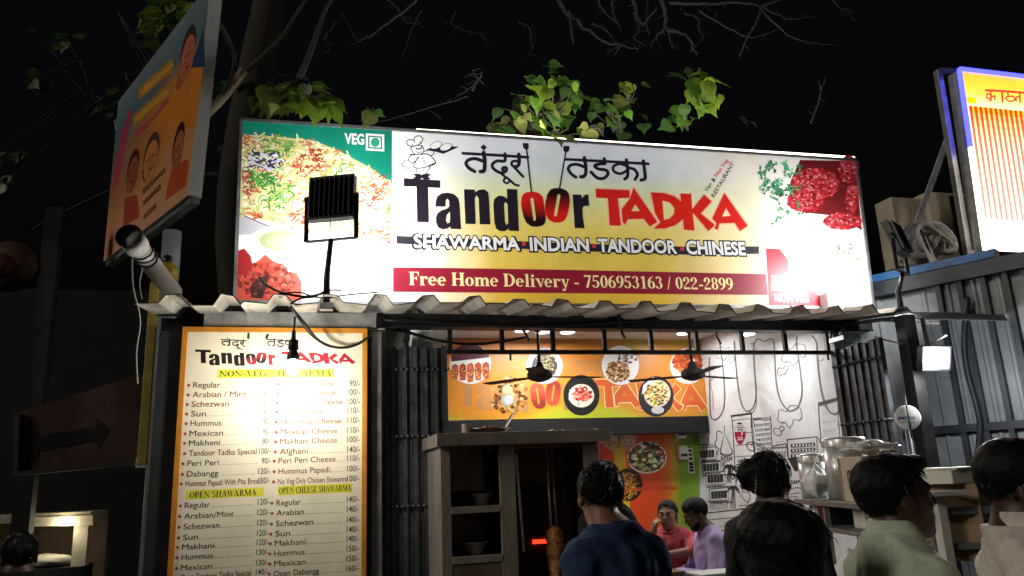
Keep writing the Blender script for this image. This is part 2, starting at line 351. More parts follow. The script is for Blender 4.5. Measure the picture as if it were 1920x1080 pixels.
    def line(s, t, p0, xe, hpx, col, layer=2, bold=.012):
        """text running level along the board from p0 until photo column xe"""
        o = s.pt(*p0); lo, hi = 0., 6.
        g = s.pt(xe, p0[1]); U = s.u * ((g - o) @ s.u); h = abs((s.pt(p0[0], p0[1] - hpx) - o) @ s.w)
        for v, f, w in strikes(t, bold): s.raw([o + U * (x / w) + s.w * h * y for x, y in v], f, col, layer)
    def serif(s, t, p0, p1, hpx, col, layer=2):
        o, U, V = s._frame(p0, p1, hpx); W = sum(SERIF[c][1] for c in t); x = 0.
        for c in t:
            for p in SERIF[c][0]: s.raw([o + U * ((x + a) / W) + V * b for a, b in p], [tuple(range(len(p)))], col, layer)
            x += SERIF[c][1]
    def build(s, name, m, parent=None):
        me = bpy.data.meshes.new(name); o0 = np.array(origin_of(parent)); me.from_pydata([tuple(np.asarray(p) - o0) for p in s.v], [], s.f)
        at = me.color_attributes.new('Col', 'FLOAT_COLOR', 'POINT')
        at.data.foreach_set('color', [q for c in s.c for q in (*c[:3], 1.)]); me.materials.append(m); me.update()
        nn = Vector(s.n); flip = [p.index for p in me.polygons if p.normal.dot(nn) < 0]
        if flip:
            import bmesh
            bm = bmesh.new(); bm.from_mesh(me); bm.faces.ensure_lookup_table()
            bmesh.ops.reverse_faces(bm, faces=[bm.faces[i] for i in flip]); bm.to_mesh(me); bm.free()
        o = bpy.data.objects.new(name, me); COL.objects.link(o); o.parent = parent; return o
def area_lamp(name, p, d, w, h, power, col=(1, 1, 1), parent=None, spread=180):
    l = bpy.data.lights.new(name, 'AREA'); l.shape = 'RECTANGLE'; l.size = w; l.size_y = h; l.energy = power; l.color = col; l.spread = rad(spread)
    o = bpy.data.objects.new(name, l); COL.objects.link(o); o.parent = parent
    o.location = Vector(p) - origin_of(parent); o.rotation_euler = Vector(d).to_track_quat('-Z', 'Y').to_euler(); return o
def mix(a, b, t): t = min(1, max(0, t)); return tuple(x * (1 - t) + y * t for x, y in zip(a, b))
def ramp(stops, t):
    for (t0, c0), (t1, c1) in zip(stops, stops[1:]):
        if t <= t1: return mix(c0, c1, (t - t0) / (t1 - t0))
    return stops[-1][1]
# ================================================================== GROUND, SHOP SHELL
g = MB(); g.add([(-60, -60, 0), (60, -60, 0), (60, 60, 0), (-60, 60, 0)], [(0, 1, 2, 3)]); tag(g.build('ground', M['ground']), kind='structure')
g = MB().box((.3, 5.15, .004), (4.13, 7.69, .13)); tag(g.build('shop_floor', M['floor']), kind='structure')
g = MB().box((.3, 5.47, 3.0), (4.13, 7.69, 3.05)); tag(g.build('ceiling', M['ceil']), kind='structure')
single(MB().box((.75, 5.5, .134), (.9, 7.69, 2.996)), 'inner_wall', M['white'], 'plain white inner wall behind the folded gate beside the steel pole', 'wall')

# mural wall -------------------------------------------------------
XM = 4.14
mw = thing('mural_wall', 'white side wall covered with a black line drawing of buildings and clouds', 'wall', (XM, 6.5, 0))
MB().box((XM, 5.3, 0), (XM + .14, 7.85, 3.0)).build('plaster', M['white'], mw)
p = Print((XM - .002, 6, 0), (-1, 0, 0)); K = (.03, .03, .035); KG = (.16, .16, .17); W8 = (.75, .75, .76)
def m4(x, y): return (1300 + x / 6, 620 + y / 6)
def m5(x, y): return (1300 + x / 6, 790 + y / 6)
def st4(pts, w=6, col=KG, **k): p.stroke([m4(*q) for q in pts], w / 4.6, col, **k)
def st5(pts, w=6, col=K, **k): p.stroke([m5(*q) for q in pts], w / 4.6, col, **k)
st4([(290, 90), (320, 300), (345, 560), (350, 800), (320, 930), (250, 1000), (195, 950), (185, 700), (180, 300)], 11)
st4([(460, 120), (475, 350), (500, 600), (530, 780), (570, 880), (620, 905), (680, 850), (705, 700), (685, 400), (680, 180), (720, 95), (800, 120), (860, 95), (900, 120), (915, 300), (935, 600), (980, 780), (1060, 890), (1110, 900), (1180, 850), (1222, 700), (1205, 480), (1180, 300), (1160, 150), (1165, 70)], 12)
st4([(1340, 60), (1385, 140), (1395, 300), (1415, 520), (1450, 720), (1510, 880), (1580, 940), (1640, 900), (1660, 820)], 13)
st4([(710, 700), (705, 850), (660, 930)], 5); st4([(190, 600), (215, 700), (225, 900)], 4); st4([(1410, 345), (1450, 330), (1470, 310)], 4)
def cloud(mf, pts, w=7, sh=()):
    p.stroke([mf(*q) for q in pts], w / 6, KG, closed=True)
    for q in sh: p.stroke([mf(*r) for r in q], 15 / 6, (.33, .33, .34), taper=True)
cloud(m4, [(260, 260), (290, 190), (330, 185), (360, 210), (400, 185), (415, 250), (380, 290), (345, 330), (310, 300), (270, 315)], 6, [[(300, 310), (345, 335), (380, 300)]])
cloud(m4, [(390, 330), (410, 310), (440, 290), (462, 310), (455, 350), (430, 345), (420, 372), (400, 350)], 6)
cloud(m4, [(1110, 200), (1150, 145), (1190, 150), (1240, 160), (1265, 210), (1262, 280), (1240, 300), (1190, 290), (1170, 350), (1120, 390), (1080, 345), (1020, 355), (990, 320), (1010, 280), (1005, 240)], 7, [[(1000, 340), (1040, 360), (1080, 345)], [(1085, 360), (1125, 388), (1165, 350)], [(1200, 290), (1240, 302), (1262, 270)]])
cloud(m4, [(945, 450), (970, 420), (1010, 430), (1025, 400), (1060, 400), (1065, 435), (1040, 460), (1035, 490), (1000, 490), (980, 510), (955, 490)], 8)
cloud(m4, [(955, 970), (960, 900), (1000, 890), (1050, 910), (1080, 850), (1130, 840), (1190, 860), (1215, 920), (1215, 990), (1170, 1005), (1130, 1000), (1110, 1060), (1070, 1085), (1030, 1030), (975, 1030), (945, 1000)], 7, [[(965, 1020), (1000, 1040), (1040, 1025)], [(1050, 1050), (1080, 1090), (1115, 1050)], [(1150, 1000), (1190, 1010), (1215, 970)]])
cloud(m5, [(905, 110), (915, 75), (960, 85), (985, 55), (1020, 65), (1015, 100), (985, 110), (995, 140), (960, 160), (920, 145)], 8)
for q in [[(740, 270), (755, 262)], [(765, 265), (780, 268)], [(760, 285), (772, 290)], [(768, 312), (776, 318)], [(640, 150), (665, 140), (680, 150)], [(655, 170), (690, 150)], [(700, 215), (708, 195)]]: st4(q, 7)
for q in [[(190, 560), (240, 500)], [(180, 600), (210, 540), (225, 560)], [(185, 590), (205, 600)]]: st4(q, 4)
# left house with four dark louvred windows
for i, (x0, y0, x1, y1) in enumerate([(72, 330, 232, 408), (112, 480, 285, 558), (158, 605, 334, 688), (200, 788, 375, 866)]):
    P4 = [m5(x0, y0 + 4), m5(x1, y0 - 12), m5(x1 + 2, y1 - 8), m5(x0 + 4, y1 + 6)]; p.poly(P4, K, 2)
    for k in range(1, 5): p.stroke([m5(x0 + (x1 - x0) * k / 5, y0), m5(x0 + (x1 - x0) * k / 5 + 2, y1)], .7, (.45, .45, .46), 3, 0)
    d = 28; st5([(x0 - d + 8, y0 - d), (x1 + 22, y0 - d - 16), (x1 + 26, y1 + 18), (x0 - d + 14, y1 + 34), (x0 - d + 8, y0 - d)], 6, sm=0)
    st5([(x0 + 20, y1 + 46), (x0 + 50, y1 + 24), (x0 + 80, y1 + 46), (x0 + 110, y1 + 22), (x0 + 140, y1 + 40), (x0 + 170, y1 + 18), (x0 + 190, y1 + 40)], 5)
    st5([(x0 - 12, y1 + 54), (x1 + 70, y1 + 42)], 8, sm=0)
st5([(30, 130), (60, 500), (100, 1035)], 8, sm=0); st5([(160, 120), (70, 190), (170, 185), (180, 240), (60, 262), (240, 268)], 6, sm=0); p.poly([m5(75, 98), m5(130, 90), m5(130, 108), m5(75, 112)], K, 2)
st5([(60, 285), (90, 262), (120, 282), (160, 262), (200, 270)], 5)
# cone roof with arches
st5([(348, 40), (350, 120)], 4, sm=0); st5([(300, 350), (350, 125), (445, 350), (400, 378), (340, 375), (300, 350)], 8, sm=0)
st5([(300, 360), (350, 392), (410, 385), (440, 360)], 5); st5([(312, 390), (325, 440), (390, 445), (438, 400)], 5)
for k in range(6): p.poly([m5(322 + k * 20, 398 + (k % 2) * 2), m5(331 + k * 20, 398), m5(331 + k * 20, 432), m5(322 + k * 20, 436)], K, 2)
st5([(330, 130), (290, 110), (260, 130), (265, 200), (245, 240), (260, 290), (290, 310), (265, 350), (285, 380)], 6)
for k in range(5): st5([(320, 470 + k * 8), (360, 455 + k * 14)], 4, sm=0)
# palms
def palm(cx, cy, s, h, col):
    for k in range(-4, 5):
        a = rad(k * 22); st5([(cx, cy), (cx + math.sin(a) * s * .6, cy - math.cos(a) * s * .45), (cx + math.sin(a) * s * 1.05, cy + s * (.1 + .12 * abs(k)))], 15, col, taper=True)
    for k in range(5): st5([(cx - 12 + k * 6, cy), (cx - h * .16 + k * h * .07, cy + h)], 4, col, sm=0)
palm(405, 520, 75, 170, K); palm(450, 760, 75, 220, (.05, .045, .07)); palm(560, 700, 26, 40, K)
# tower with plain floors and the red badge
st5([(436, -10), (445, 100), (470, 550)], 6, sm=0); st5([(650, -90), (660, 150), (700, 450)], 6, sm=0); st5([(475, 550), (640, 535)], 8, sm=0)
for y in (130, 265, 395): st5([(475, y + 4), (675, y - 10)], 4, sm=0)
st4([(430, 960), (650, 930)], 16, K, sm=0); st4([(430, 960), (445, 1090)], 6, K, sm=0); st4([(440, 1010), (640, 985), (650, 1090)], 4, K, sm=0); st4([(640, 910), (655, 940)], 9, K, sm=0)
p.stroke([m5(*q) for q in [(485, 50), (465, 100), (480, 200), (525, 262), (575, 190), (588, 110), (565, 50)]], 1.1, (.5, .4, .4), 3, closed=True)
p.poly([m5(*q) for q in [(465, 120), (588, 112), (586, 170), (560, 230), (528, 264), (495, 235), (472, 180)]], (.36, .012, .035), 4)
p.ell(*m5(520, 22), 5, 1.4, K, 4); p.rect(*m5(490, 62), *m5(565, 74), (.2, .2, .2), 4); p.rect(*m5(495, 88), *m5(560, 100), (.12, .12, .12), 4)
p.rect(*m5(495, 176), *m5(560, 182), W8, 5); p.poly([m5(498, 196), m5(560, 188), m5(562, 212), m5(502, 216)], (.6, .45, .45), 5); p.poly([m5(545, 120), m5(556, 120), m5(550, 158), m5(540, 158)], W8, 5)
# block with small windows
st4([(670, 970), (690, 1090)], 5, K, sm=0); st4([(865, 980), (880, 1090)], 5, K, sm=0); st5([(655, -80), (700, 430)], 4, sm=0); st5([(868, -60), (890, 380)], 5, sm=0)
p.poly([m4(672, 985), m4(762, 975), m4(765, 1000), m4(676, 1008)], (.1, .1, .11), 2); st4([(762, 985), (860, 975)], 5, K, sm=0); st4([(765, 1005), (865, 1000)], 6, K, sm=0)
for r in range(8):
    for c in range(6):
        x, y = 692 + c * 29 + r * 5, 35 + r * 54 - c * 3
        if (r, c) in ((1, 4), (3, 1)): p.rect(*m5(x, y), *m5(x + 18, y + 26), K, 2)
        elif y < 420: st5([(x, y), (x + 17, y - 1), (x + 18, y + 24), (x + 1, y + 25), (x, y)], 4, sm=0)
# bent tree, low roofs, right block
st5([(870, 355), (780, 275), (690, 240), (640, 232), (600, 255), (610, 300), (650, 330), (690, 320), (685, 270), (640, 262)], 7); st5([(840, 355), (770, 300), (700, 262)], 5)
st5([(890, 278), (1045, 250)], 6, sm=0); st5([(895, 298), (1050, 290)], 14, KG, sm=0); st5([(940, 268), (950, 258), (960, 268)], 5); st5([(1040, 250), (1055, 300), (1060, 400)], 6, sm=0)
for c in range(4):
    for r in range(2): st5([(930 + c * 30, 340 + r * 34), (946 + c * 30, 338 + r * 34), (948 + c * 30, 358 + r * 34), (932 + c * 30, 360 + r * 34), (930 + c * 30, 340 + r * 34)], 4, sm=0)
st5([(1055, 205), (1385, 172), (1400, 400), (1070, 415), (1055, 205)], 7, sm=0); st5([(1060, 425), (1440, 405)], 10, sm=0)
for r in range(3):
    y = 250 + r * 58; p.poly([m5(1095, y + 5), m5(1365, y - 12), m5(1367, y + 26), m5(1098, y + 44)], K, 2)
    for c in range(7): p.poly([m5(1118 + c * 36, y + 8 - c * 1.5), m5(1136 + c * 36, y + 7 - c * 1.5), m5(1137 + c * 36, y + 36 - c * 1.5), m5(1119 + c * 36, y + 37 - c * 1.5)], W8, 3)
st5([(1380, 170), (1420, 210), (1425, 240), (1450, 260)], 6); p.poly([m5(1070, 430), m5(1440, 412), m5(1445, 500), m5(1140, 560), m5(1090, 470)], (.035, .035, .04), 2)
p.poly([m4(1400, 810), m4(1650, 740), m4(1655, 775), m4(1410, 850)], (.1, .1, .11), 2); st4([(1405, 815), (1420, 1080)], 5, K, sm=0); st4([(1625, 790), (1630, 1080)], 4, K, sm=0); st5([(1415, 0), (1440, 270)], 5, sm=0); st5([(1635, 0), (1650, 240)], 4, sm=0)
for r in range(6):
    for c in range(4): p.rect(*m4(1460 + c * 38 + r * 4, 920 + r * 100 - c * 6), *m4(1465 + c * 38 + r * 4, 945 + r * 100 - c * 6), (.2, .2, .2), 2)
# street band, hedges, people sketches and car along the bottom
st5([(165, 1030), (480, 995), (900, 950)], 8); st5([(170, 900), (400, 905)], 14, KG, sm=0)
for k in range(9): st5([(180 + k * 24, 925 + (k % 2) * 12), (196 + k * 24, 950 - (k % 3) * 14), (190 + k * 24, 975), (206 + k * 24, 990)], 4)
st5([(480, 560), (640, 540), (1050, 480)], 6); st5([(480, 585), (560, 575)], 5); st5([(480, 620), (510, 600), (540, 625), (570, 600)], 5)
for q in [[(490, 640), (480, 760), (540, 830)], [(540, 830), (570, 880), (620, 920)], [(520, 680), (570, 670), (600, 720), (560, 760), (530, 730)], [(620, 780), (640, 860), (600, 920)], [(560, 780), (600, 800), (640, 780)], [(510, 950), (600, 945), (600, 975), (515, 985)], [(1090, 760), (1180, 745), (1250, 790)], [(1080, 820), (1200, 800)], [(1090, 700), (1170, 690)], [(1030, 900), (1100, 850), (1180, 850)], [(1040, 930), (1180, 890)], [(950, 940), (1110, 930)]]: st5(q, 6)
for c in range(4): p.rect(*m5(1100 + c * 26, 660), *m5(1114 + c * 26, 690), K, 2)
st5([(1180, 900), (1210, 980), (1250, 1010), (1240, 1060)], 8); st5([(1250, 900), (1330, 960), (1340, 1080)], 9); p.ell(*m5(1420, 1010), 22, 18, K, 2)
for dy, w in ((0, 7), (55, 4), (85, 8), (170, 8)): p.stroke([(1325, 975 + dy / 6 * 1.6), (1400, 968 + dy / 6 * 1.6), (1480, 962 + dy / 6 * 1.6)], w / 6, K, 1, 0)
R_ = random.Random(77)
for i in range(70):
    x_, y_ = R_.uniform(1325, 1580), R_.uniform(650, 1000); a_ = R_.random() * 6; l_ = R_.uniform(1, 6); p.stroke([(x_, y_), (x_ + l_ * math.cos(a_), y_ + l_ * math.sin(a_))], R_.uniform(.5, 1.2), (.45, .45, .44), 1, 0)
p.build('line_drawing', M['mural'], mw)

# orange inner wall ------------------------------------------------
ow = thing('printed_wall', 'orange and green inner wall printed with round plates of food', 'wall', (2.4, 7.7, 0))
MB().box((.9, 7.7, 0), (4.14, 7.84, 3.0)).build('backing', M['white'], ow)
def blobs(p, cx, cy, rx, ry, cols, n, s, layer, strand=False, seed=1):
    R = random.Random(seed)
    for i in range(n):
        a = R.random() * 6.28; q = R.random() ** .55; x, y = cx + rx * q * math.cos(a), cy + ry * q * math.sin(a); c = lin(R.choice(cols)); v = .65 + .6 * R.random(); c = tuple(min(1, k * v) for k in c)
        if strand:
            b = R.random() * 6.28; l = s * (1.2 + 2 * R.random()); b2 = b + R.uniform(-1, 1)
            p.stroke([(x, y), (x + l * .5 * math.cos(b), y + l * .5 * math.sin(b)), (x + l * .5 * (math.cos(b) + math.cos(b2)), y + l * .5 * (math.sin(b) + math.sin(b2)))], s * .55, c, layer, 2)
        else:
            k = 6; ph = R.random() * 6; p.poly([(x + s * (.6 + .7 * R.random()) * math.cos(ph + 6.28 * j / k), y + s * (.5 + .5 * R.random()) * math.sin(ph + 6.28 * j / k)) for j in range(k)], c, layer)
p = Print((2, 7.698, 1), (0, -1, 0))
OR = lin('#e0501e')
p.grid([(840, 785), (1312, 785), (1312, 1085), (840, 1085)], 40, 2, lambda u, v: ramp([(0, lin('#e8743a')), (.55, OR), (.78, lin('#dc4a1c')), (.87, lin('#d0581c')), (.9, lin('#b09a20')), (.93, lin('#6f9a2a')), (1, lin('#86b23c'))], u), 0)
p.poly([(1150, 830), (1170, 830), (1195, 1085), (1160, 1085)], lin('#cfae1c'), 1); p.rect(1113, 800, 1116, 1080, lin('#b8401a'), 1); p.poly([(1160, 915), (1268, 912), (1268, 918), (1160, 922)], lin('#c8431b'), 1)
p.ell(1160, 820, 33, 27, lin('#cfa886'), 1); blobs(p, 1160, 820, 31, 25, ['#e8d3b8', '#c89a74', '#a86a4a', '#f0e4d0', '#7a4030'], 260, 2, 2, True, 3)
p.ell(1213, 858, 37, 30, lin('#e8dccb'), 1); p.ell(1213, 858, 34, 27, lin('#3a1712'), 1); blobs(p, 1213, 857, 33, 26, ['#7a2c1c', '#a8351f', '#4e6e22', '#c9c79a', '#2c120e', '#8fa04a', '#d9dcc0'], 150, 5, 2, False, 4)
p.ell(1178, 909, 27, 31, lin('#2a1712'), 1); blobs(p, 1174, 910, 21, 26, ['#d98a1e', '#e8a93a', '#b86210', '#f0c04e', '#8a3c10'], 240, 2.2, 2, True, 5)
p.build('wall_print', M['print'], ow)
for k, (x0, y0, x1, y1, c) in enumerate([(1266, 797, 1279, 823, 'boxw'), (1270, 836, 1283, 862, 'cream')]):
    a, b = onY(x0, y1, 7.69), onY(x1, y0, 7.69)
    e = thing('switch_box', ('pale electrical switch box high on the green wall strip', 'cream switch box hanging below the higher one on green wall')[k], 'switch box', ((a[0] + b[0]) / 2, 7.69, a[2]), 'boxes on the green strip')
    MB().box((a[0], 7.62, a[2]), (b[0], 7.69, b[2])).build('casing', M[c], e, .006); MB().box((a[0] + .012, 7.608, a[2] + .03), (b[0] - .012, 7.619, a[2] + .06)).build('switch', M['black'], e)
for k, (x0, y0, x1, y1) in enumerate([(1290, 840, 1298, 866), (1291, 868, 1301, 888)]):
    a, b = onY(x0, y1, 7.69), onY(x1, y0, 7.69)
    e = thing('notice_strip', ('tall narrow pale notice on the green wall corner', 'short pale notice under the tall one at the wall corner')[k], 'notice', ((a[0] + b[0]) / 2, 7.69, a[2]))
    MB().box((a[0], 7.684, a[2]), (b[0], 7.69, b[2])).build('paper', M['boxw'], e)
    q = MB()
    for j in range(3): q.box((a[0] + .012, 7.679, a[2] + .02 + j * (b[2] - a[2]) / 3.4), (b[0] - .012, 7.683, a[2] + .045 + j * (b[2] - a[2]) / 3.4))
    q.build('writing', M['black'], e)

# printed header board ---------------------------------------------
hb = thing('header_board', 'orange printed board of food plates and faint shop name above the inner room', 'board', (2.7, 7.45, 2.2))
a, b = onY(835, 788, 7.45), onY(1331, 780, 7.45)
MB().box((a[0], 7.45, 2.19), (4.13, 7.6, 2.99)).build('panel', M['cream'], hb)
MB().box((a[0], 7.44, 2.02), (4.13, 7.62, 2.185)).build('lower_beam', M['darkhole'], hb)
p = Print((2, 7.447, 2), (0, -1, 0))
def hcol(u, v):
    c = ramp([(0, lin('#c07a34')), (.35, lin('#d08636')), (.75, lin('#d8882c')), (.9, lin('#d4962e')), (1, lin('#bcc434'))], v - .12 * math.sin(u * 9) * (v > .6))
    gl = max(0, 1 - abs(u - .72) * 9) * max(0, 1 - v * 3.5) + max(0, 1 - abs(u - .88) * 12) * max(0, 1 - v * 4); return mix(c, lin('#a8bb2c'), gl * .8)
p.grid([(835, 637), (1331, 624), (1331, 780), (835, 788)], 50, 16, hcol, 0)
# ------------------------------------------------------------------ shop-name artwork, traced once and reused on three boards
def d1(x, y): return (740 + x / 6, 240 + y / 6)
def d3(x, y): return (1040 + x / 4.908, 260 + y / 4.909)
ART_BLACK = [([(103, 565), (512, 590), (512, 675), (375, 668), (383, 1062), (252, 1058), (245, 660), (103, 657)], []),
    ([(458, 885), (460, 830), (480, 770), (530, 735), (600, 728), (670, 745), (715, 790), (730, 850), (738, 1000), (747, 1138), (630, 1135), (625, 1105), (595, 1130), (540, 1140), (490, 1120), (465, 1060), (465, 1000), (485, 955), (530, 925), (590, 905), (615, 880), (612, 820), (595, 795), (575, 810), (570, 885)], [[(620, 940), (585, 980), (575, 1040), (595, 1075), (620, 1060), (625, 1000)]]),
    ([(780, 690), (900, 693), (905, 725), (950, 695), (1010, 690), (1050, 720), (1060, 790), (1075, 1085), (957, 1083), (945, 790), (920, 755), (900, 790), (910, 1080), (795, 1078)], []),
    ([(1262, 685), (1378, 690), (1398, 1160), (1288, 1155), (1285, 1130), (1240, 1160), (1180, 1160), (1140, 1130), (1122, 1060), (1110, 860), (1120, 800), (1165, 763), (1220, 765), (1265, 795)], [[(1245, 830), (1230, 860), (1240, 1060), (1258, 1095), (1278, 1070), (1270, 860)]])]
ART_O = [([(1420, 850), (1425, 790), (1445, 745), (1490, 722), (1550, 715), (1620, 730), (1665, 775), (1680, 850), (1690, 930), (1700, 1020), (1690, 1070), (1660, 1100), (1600, 1113), (1540, 1108), (1480, 1065), (1450, 1000), (1430, 920)], [[(1525, 800), (1545, 780), (1562, 800), (1590, 1020), (1580, 1045), (1560, 1040)]], 0),
    ([(1700, 820), (1715, 750), (1750, 695), (1800, 675), (1880, 680), (1935, 705), (1962, 745), (1971, 829), (1955, 930), (1934, 1000), (1905, 1045), (1860, 1064), (1800, 1065), (1735, 1035), (1695, 970), (1690, 900)], [[(1845, 740), (1865, 760), (1825, 985), (1805, 1000), (1790, 980), (1830, 755)]], 1)]
ART_R = [(165, 515), (245, 515), (250, 550), (280, 515), (310, 515), (318, 620), (270, 620), (255, 640), (262, 740), (275, 825), (185, 822)]
ART_RED = [([(375, 462), (690, 475), (690, 545), (580, 548), (610, 802), (505, 800), (490, 548), (382, 542)], []),
    ([(725, 450), (945, 768), (875, 808), (820, 738), (670, 742), (650, 795), (625, 765), (615, 650), (690, 555)], [[(740, 605), (785, 665), (705, 668)]]),
    ([(885, 495), (1000, 500), (1100, 530), (1180, 590), (1205, 660), (1185, 740), (1110, 797), (1010, 828), (910, 828), (972, 770), (925, 690)], [[(990, 570), (1060, 590), (1100, 640), (1100, 690), (1060, 735), (1005, 750)]]),
    ([(1155, 505), (1255, 508), (1265, 650), (1375, 515), (1445, 578), (1345, 690), (1475, 795), (1415, 850), (1270, 680), (1285, 845), (1190, 838)], []),
    ([(1560, 500), (1775, 803), (1705, 850), (1655, 775), (1515, 780), (1500, 840), (1470, 825), (1490, 780), (1450, 735)], [[(1578, 640), (1620, 712), (1540, 718)]])]
HINDI_A = [([(765, 285), (1130, 305), (1500, 330)], 32, 0), ([(900, 490), (835, 450), (803, 400), (830, 360), (900, 345), (960, 362), (1005, 378)], 38, 1), ([(1000, 275), (1012, 360), (1012, 440), (1000, 485), (965, 490)], 44, 1),
    ([(1240, 290), (1243, 350), (1225, 375), (1150, 372), (1098, 410), (1110, 455), (1165, 495), (1215, 505), (1255, 480), (1255, 450), (1225, 445), (1212, 465), (1230, 482)], 34, 1),
    ([(1205, 520), (1250, 555), (1300, 590), (1350, 635), (1395, 648)], 26, 1), ([(1300, 592), (1265, 622), (1228, 600), (1240, 565), (1262, 555)], 24, 1),
    ([(1395, 295), (1400, 380), (1385, 425), (1345, 440)], 40, 1), ([(1395, 375), (1330, 375), (1315, 410), (1345, 440), (1390, 490), (1445, 548)], 30, 1)]
HINDI_B = [([(95, 190), (480, 210), (862, 232)], 25, 0), ([(195, 355), (150, 322), (125, 278), (150, 243), (210, 238), (265, 258)], 28, 1), ([(272, 175), (285, 250), (285, 320), (262, 350), (240, 350)], 32, 1),
    ([(455, 185), (465, 228), (420, 232), (368, 248), (400, 278), (470, 290), (490, 325), (450, 365), (390, 360), (335, 308)], 29, 1),
    ([(660, 195), (672, 280), (670, 345), (645, 372)], 30, 1), ([(665, 255), (600, 232), (540, 258), (550, 305), (610, 322), (665, 292)], 25, 1), ([(670, 268), (730, 282), (762, 330), (740, 375)], 28, 1), ([(815, 205), (828, 300), (832, 365), (795, 382)], 30, 1)]
def shop_name(p, fa, fb, ka, kb, black, red, layer, edge=None, otop=None, obot=None, hindi=True, rcol=None, only_red_edge=None):
    """fa / fb carry the traced points onto the photograph's pixels; ka / kb scale the stroke widths"""
    for P, H in ART_BLACK: p.poly([fa(d1(*q)) for q in P], black, layer, [[fa(d1(*q)) for q in h] for h in H])
    for P, H, kind in ART_O:
        top, bot = (otop, obot) if kind == 0 else (obot, otop)
        loops = [P] + H; ys = [q[1] for q in P]; y0, y1 = min(ys), max(ys)
        cols = [mix(top, bot, ((q[1] - y0) / (y1 - y0) - .3) / .4) for L in loops for q in L]
        p.poly([fa(d1(*q)) for q in P], cols, layer, [[fa(d1(*q)) for q in h] for h in H])
    p.poly([fa(d3(*q)) for q in ART_R], rcol or black, layer)
    for P, H in ART_RED:
        if edge: p.stroke([fb(d3(*q)) for q in P], 5.2 * kb, edge, layer, 0, closed=True)
        p.poly([fb(d3(*q)) for q in P], red, layer + 1, [[fb(d3(*q)) for q in h] for h in H])
    if hindi:
        for P, w, s in HINDI_A: p.stroke([fa(d1(*q)) for q in P], w / 6 * ka, black, layer, 6 if s else 0)
        p.poly([fa(d1(*q)) for q in [(1000, 183), (1036, 218), (1002, 255), (964, 218)]], black, layer)
        p.poly([fa(d1(*q)) for q in [(1440, 168), (1505, 172), (1508, 230), (1490, 242), (1465, 240), (1446, 222)]], black, layer); p.stroke([fa(d1(1483, 235)), fa(d1(1538, 718))], 3 * ka, black, layer, 0)
        for P, w, s in HINDI_B: p.stroke([fa(d3(*q)) for q in P], w / 4.908 * ka, black, layer, 6 if s else 0)
        p.poly([fa(d3(*q)) for q in [(82, 66), (136, 68), (134, 108), (118, 126), (94, 124), (78, 108)]], black, layer); p.stroke([fa(d3(102, 122)), fa(d3(45, 455))], 2.8 * ka, black, layer, 0)
def remap(src, dst):
    (a, b, c, d), (e, f, g, h) = src, dst
    return lambda q: (e + (q[0] - a) * (g - e) / (c - a), f + (q[1] - b) * (h - f) / (d - b))
# faint shop name on the header board
fa = remap((757, 334, 1105, 430), (855, 700, 1075, 770)); fb = remap((1115, 350, 1402, 434), (1115, 708, 1326, 772))
shop_name(p, fa, fb, .72, .7, lin('#b98450'), lin('#d9642c'), 1, lin('#ffd9a0'), lin('#c8503c'), lin('#8a2f28'))
def plate(cx, cy, rx, ry, outer, inner, k=.78):
    p.ell(cx, cy, rx, ry, lin(outer), 4)
    if inner: p.ell(cx, cy, rx * k, ry * k, lin(inner), 5)
plate(882, 682, 39, 38, '#e9e6e4', None); p.poly([(846, 668), (852, 655), (868, 645), (884, 644), (902, 650), (916, 664), (919, 672), (846, 678)], lin('#5b2c3c'), 5); p.poly([(846, 678), (919, 670), (921, 680), (845, 692)], lin('#efeeee'), 6)
for k in range(5):
    x = 852 + k * 14.5; p.poly([(x - 6, 698 - k), (x - 5, 686 - k), (x + 2, 682 - k), (x + 7, 686 - k), (x + 8, 698 - k), (x + 6, 716 - abs(k - 2) * 3), (x - 4, 717 - abs(k - 2) * 4)], lin(('#b8501c', '#a8401a', '#c4602a')[k % 3]), 6); blobs(p, x, 699, 6, 12, ['#e08a4a', '#7a2a10', '#c8602a', '#f0b070'], 26, 1.7, 7, False, k)
blobs(p, 955, 742, 34, 36, ['#b08850', '#9a6426', '#c0a878', '#7a441c', '#5a2c10', '#b89860'], 150, 4.6, 5, False, 11); p.ell(951, 731, 10, 9, lin('#a8a888'), 7); p.ell(949, 751, 10, 10, lin('#9a9e98'), 6); p.ell(954, 750, 9, 9, lin('#b0b2b4'), 7)
plate(1021, 686, 34, 34, '#b9b6c4', '#37303a', .7); blobs(p, 1024, 686, 20, 22, ['#b8a24a', '#8a7a34', '#d0c070', '#5a4a24'], 130, 2.2, 6, True, 12)
plate(1090, 741, 34, 38, '#1e1f1e', None); p.ell(1090, 742, 24, 22, lin('#e6dcc8'), 5); blobs(p, 1091, 739, 17, 15, ['#c8372c', '#e0584a', '#8a1c1a', '#e88a70'], 70, 4, 6, False, 13); blobs(p, 1090, 742, 24, 20, ['#f2efe6', '#d8d2c0'], 24, 3, 6, False, 14)
plate(1163, 685, 35, 37, '#eceaea', None); blobs(p, 1158, 696, 21, 20, ['#8a5a2c', '#b8844a', '#6a3c18', '#d8b070'], 120, 3.6, 6, False, 15); blobs(p, 1176, 668, 18, 14, ['#6a4a3c', '#a89a90', '#4a2c20', '#d8d0c8'], 60, 3.4, 6, False, 16)
plate(1230, 743, 33, 38, '#27262c', None); p.poly([(1206, 722), (1226, 706), (1216, 730), (1203, 740)], lin('#e8e6e4'), 5); p.ell(1232, 738, 25, 26, lin('#d8cfc0'), 5); blobs(p, 1232, 738, 23, 24, ['#d8b03c', '#f0d878', '#a87a24', '#f3e8b8', '#5a3c14'], 190, 2.8, 6, False, 17); p.ell(1233, 769, 12, 7, lin('#cfcdd0'), 5)
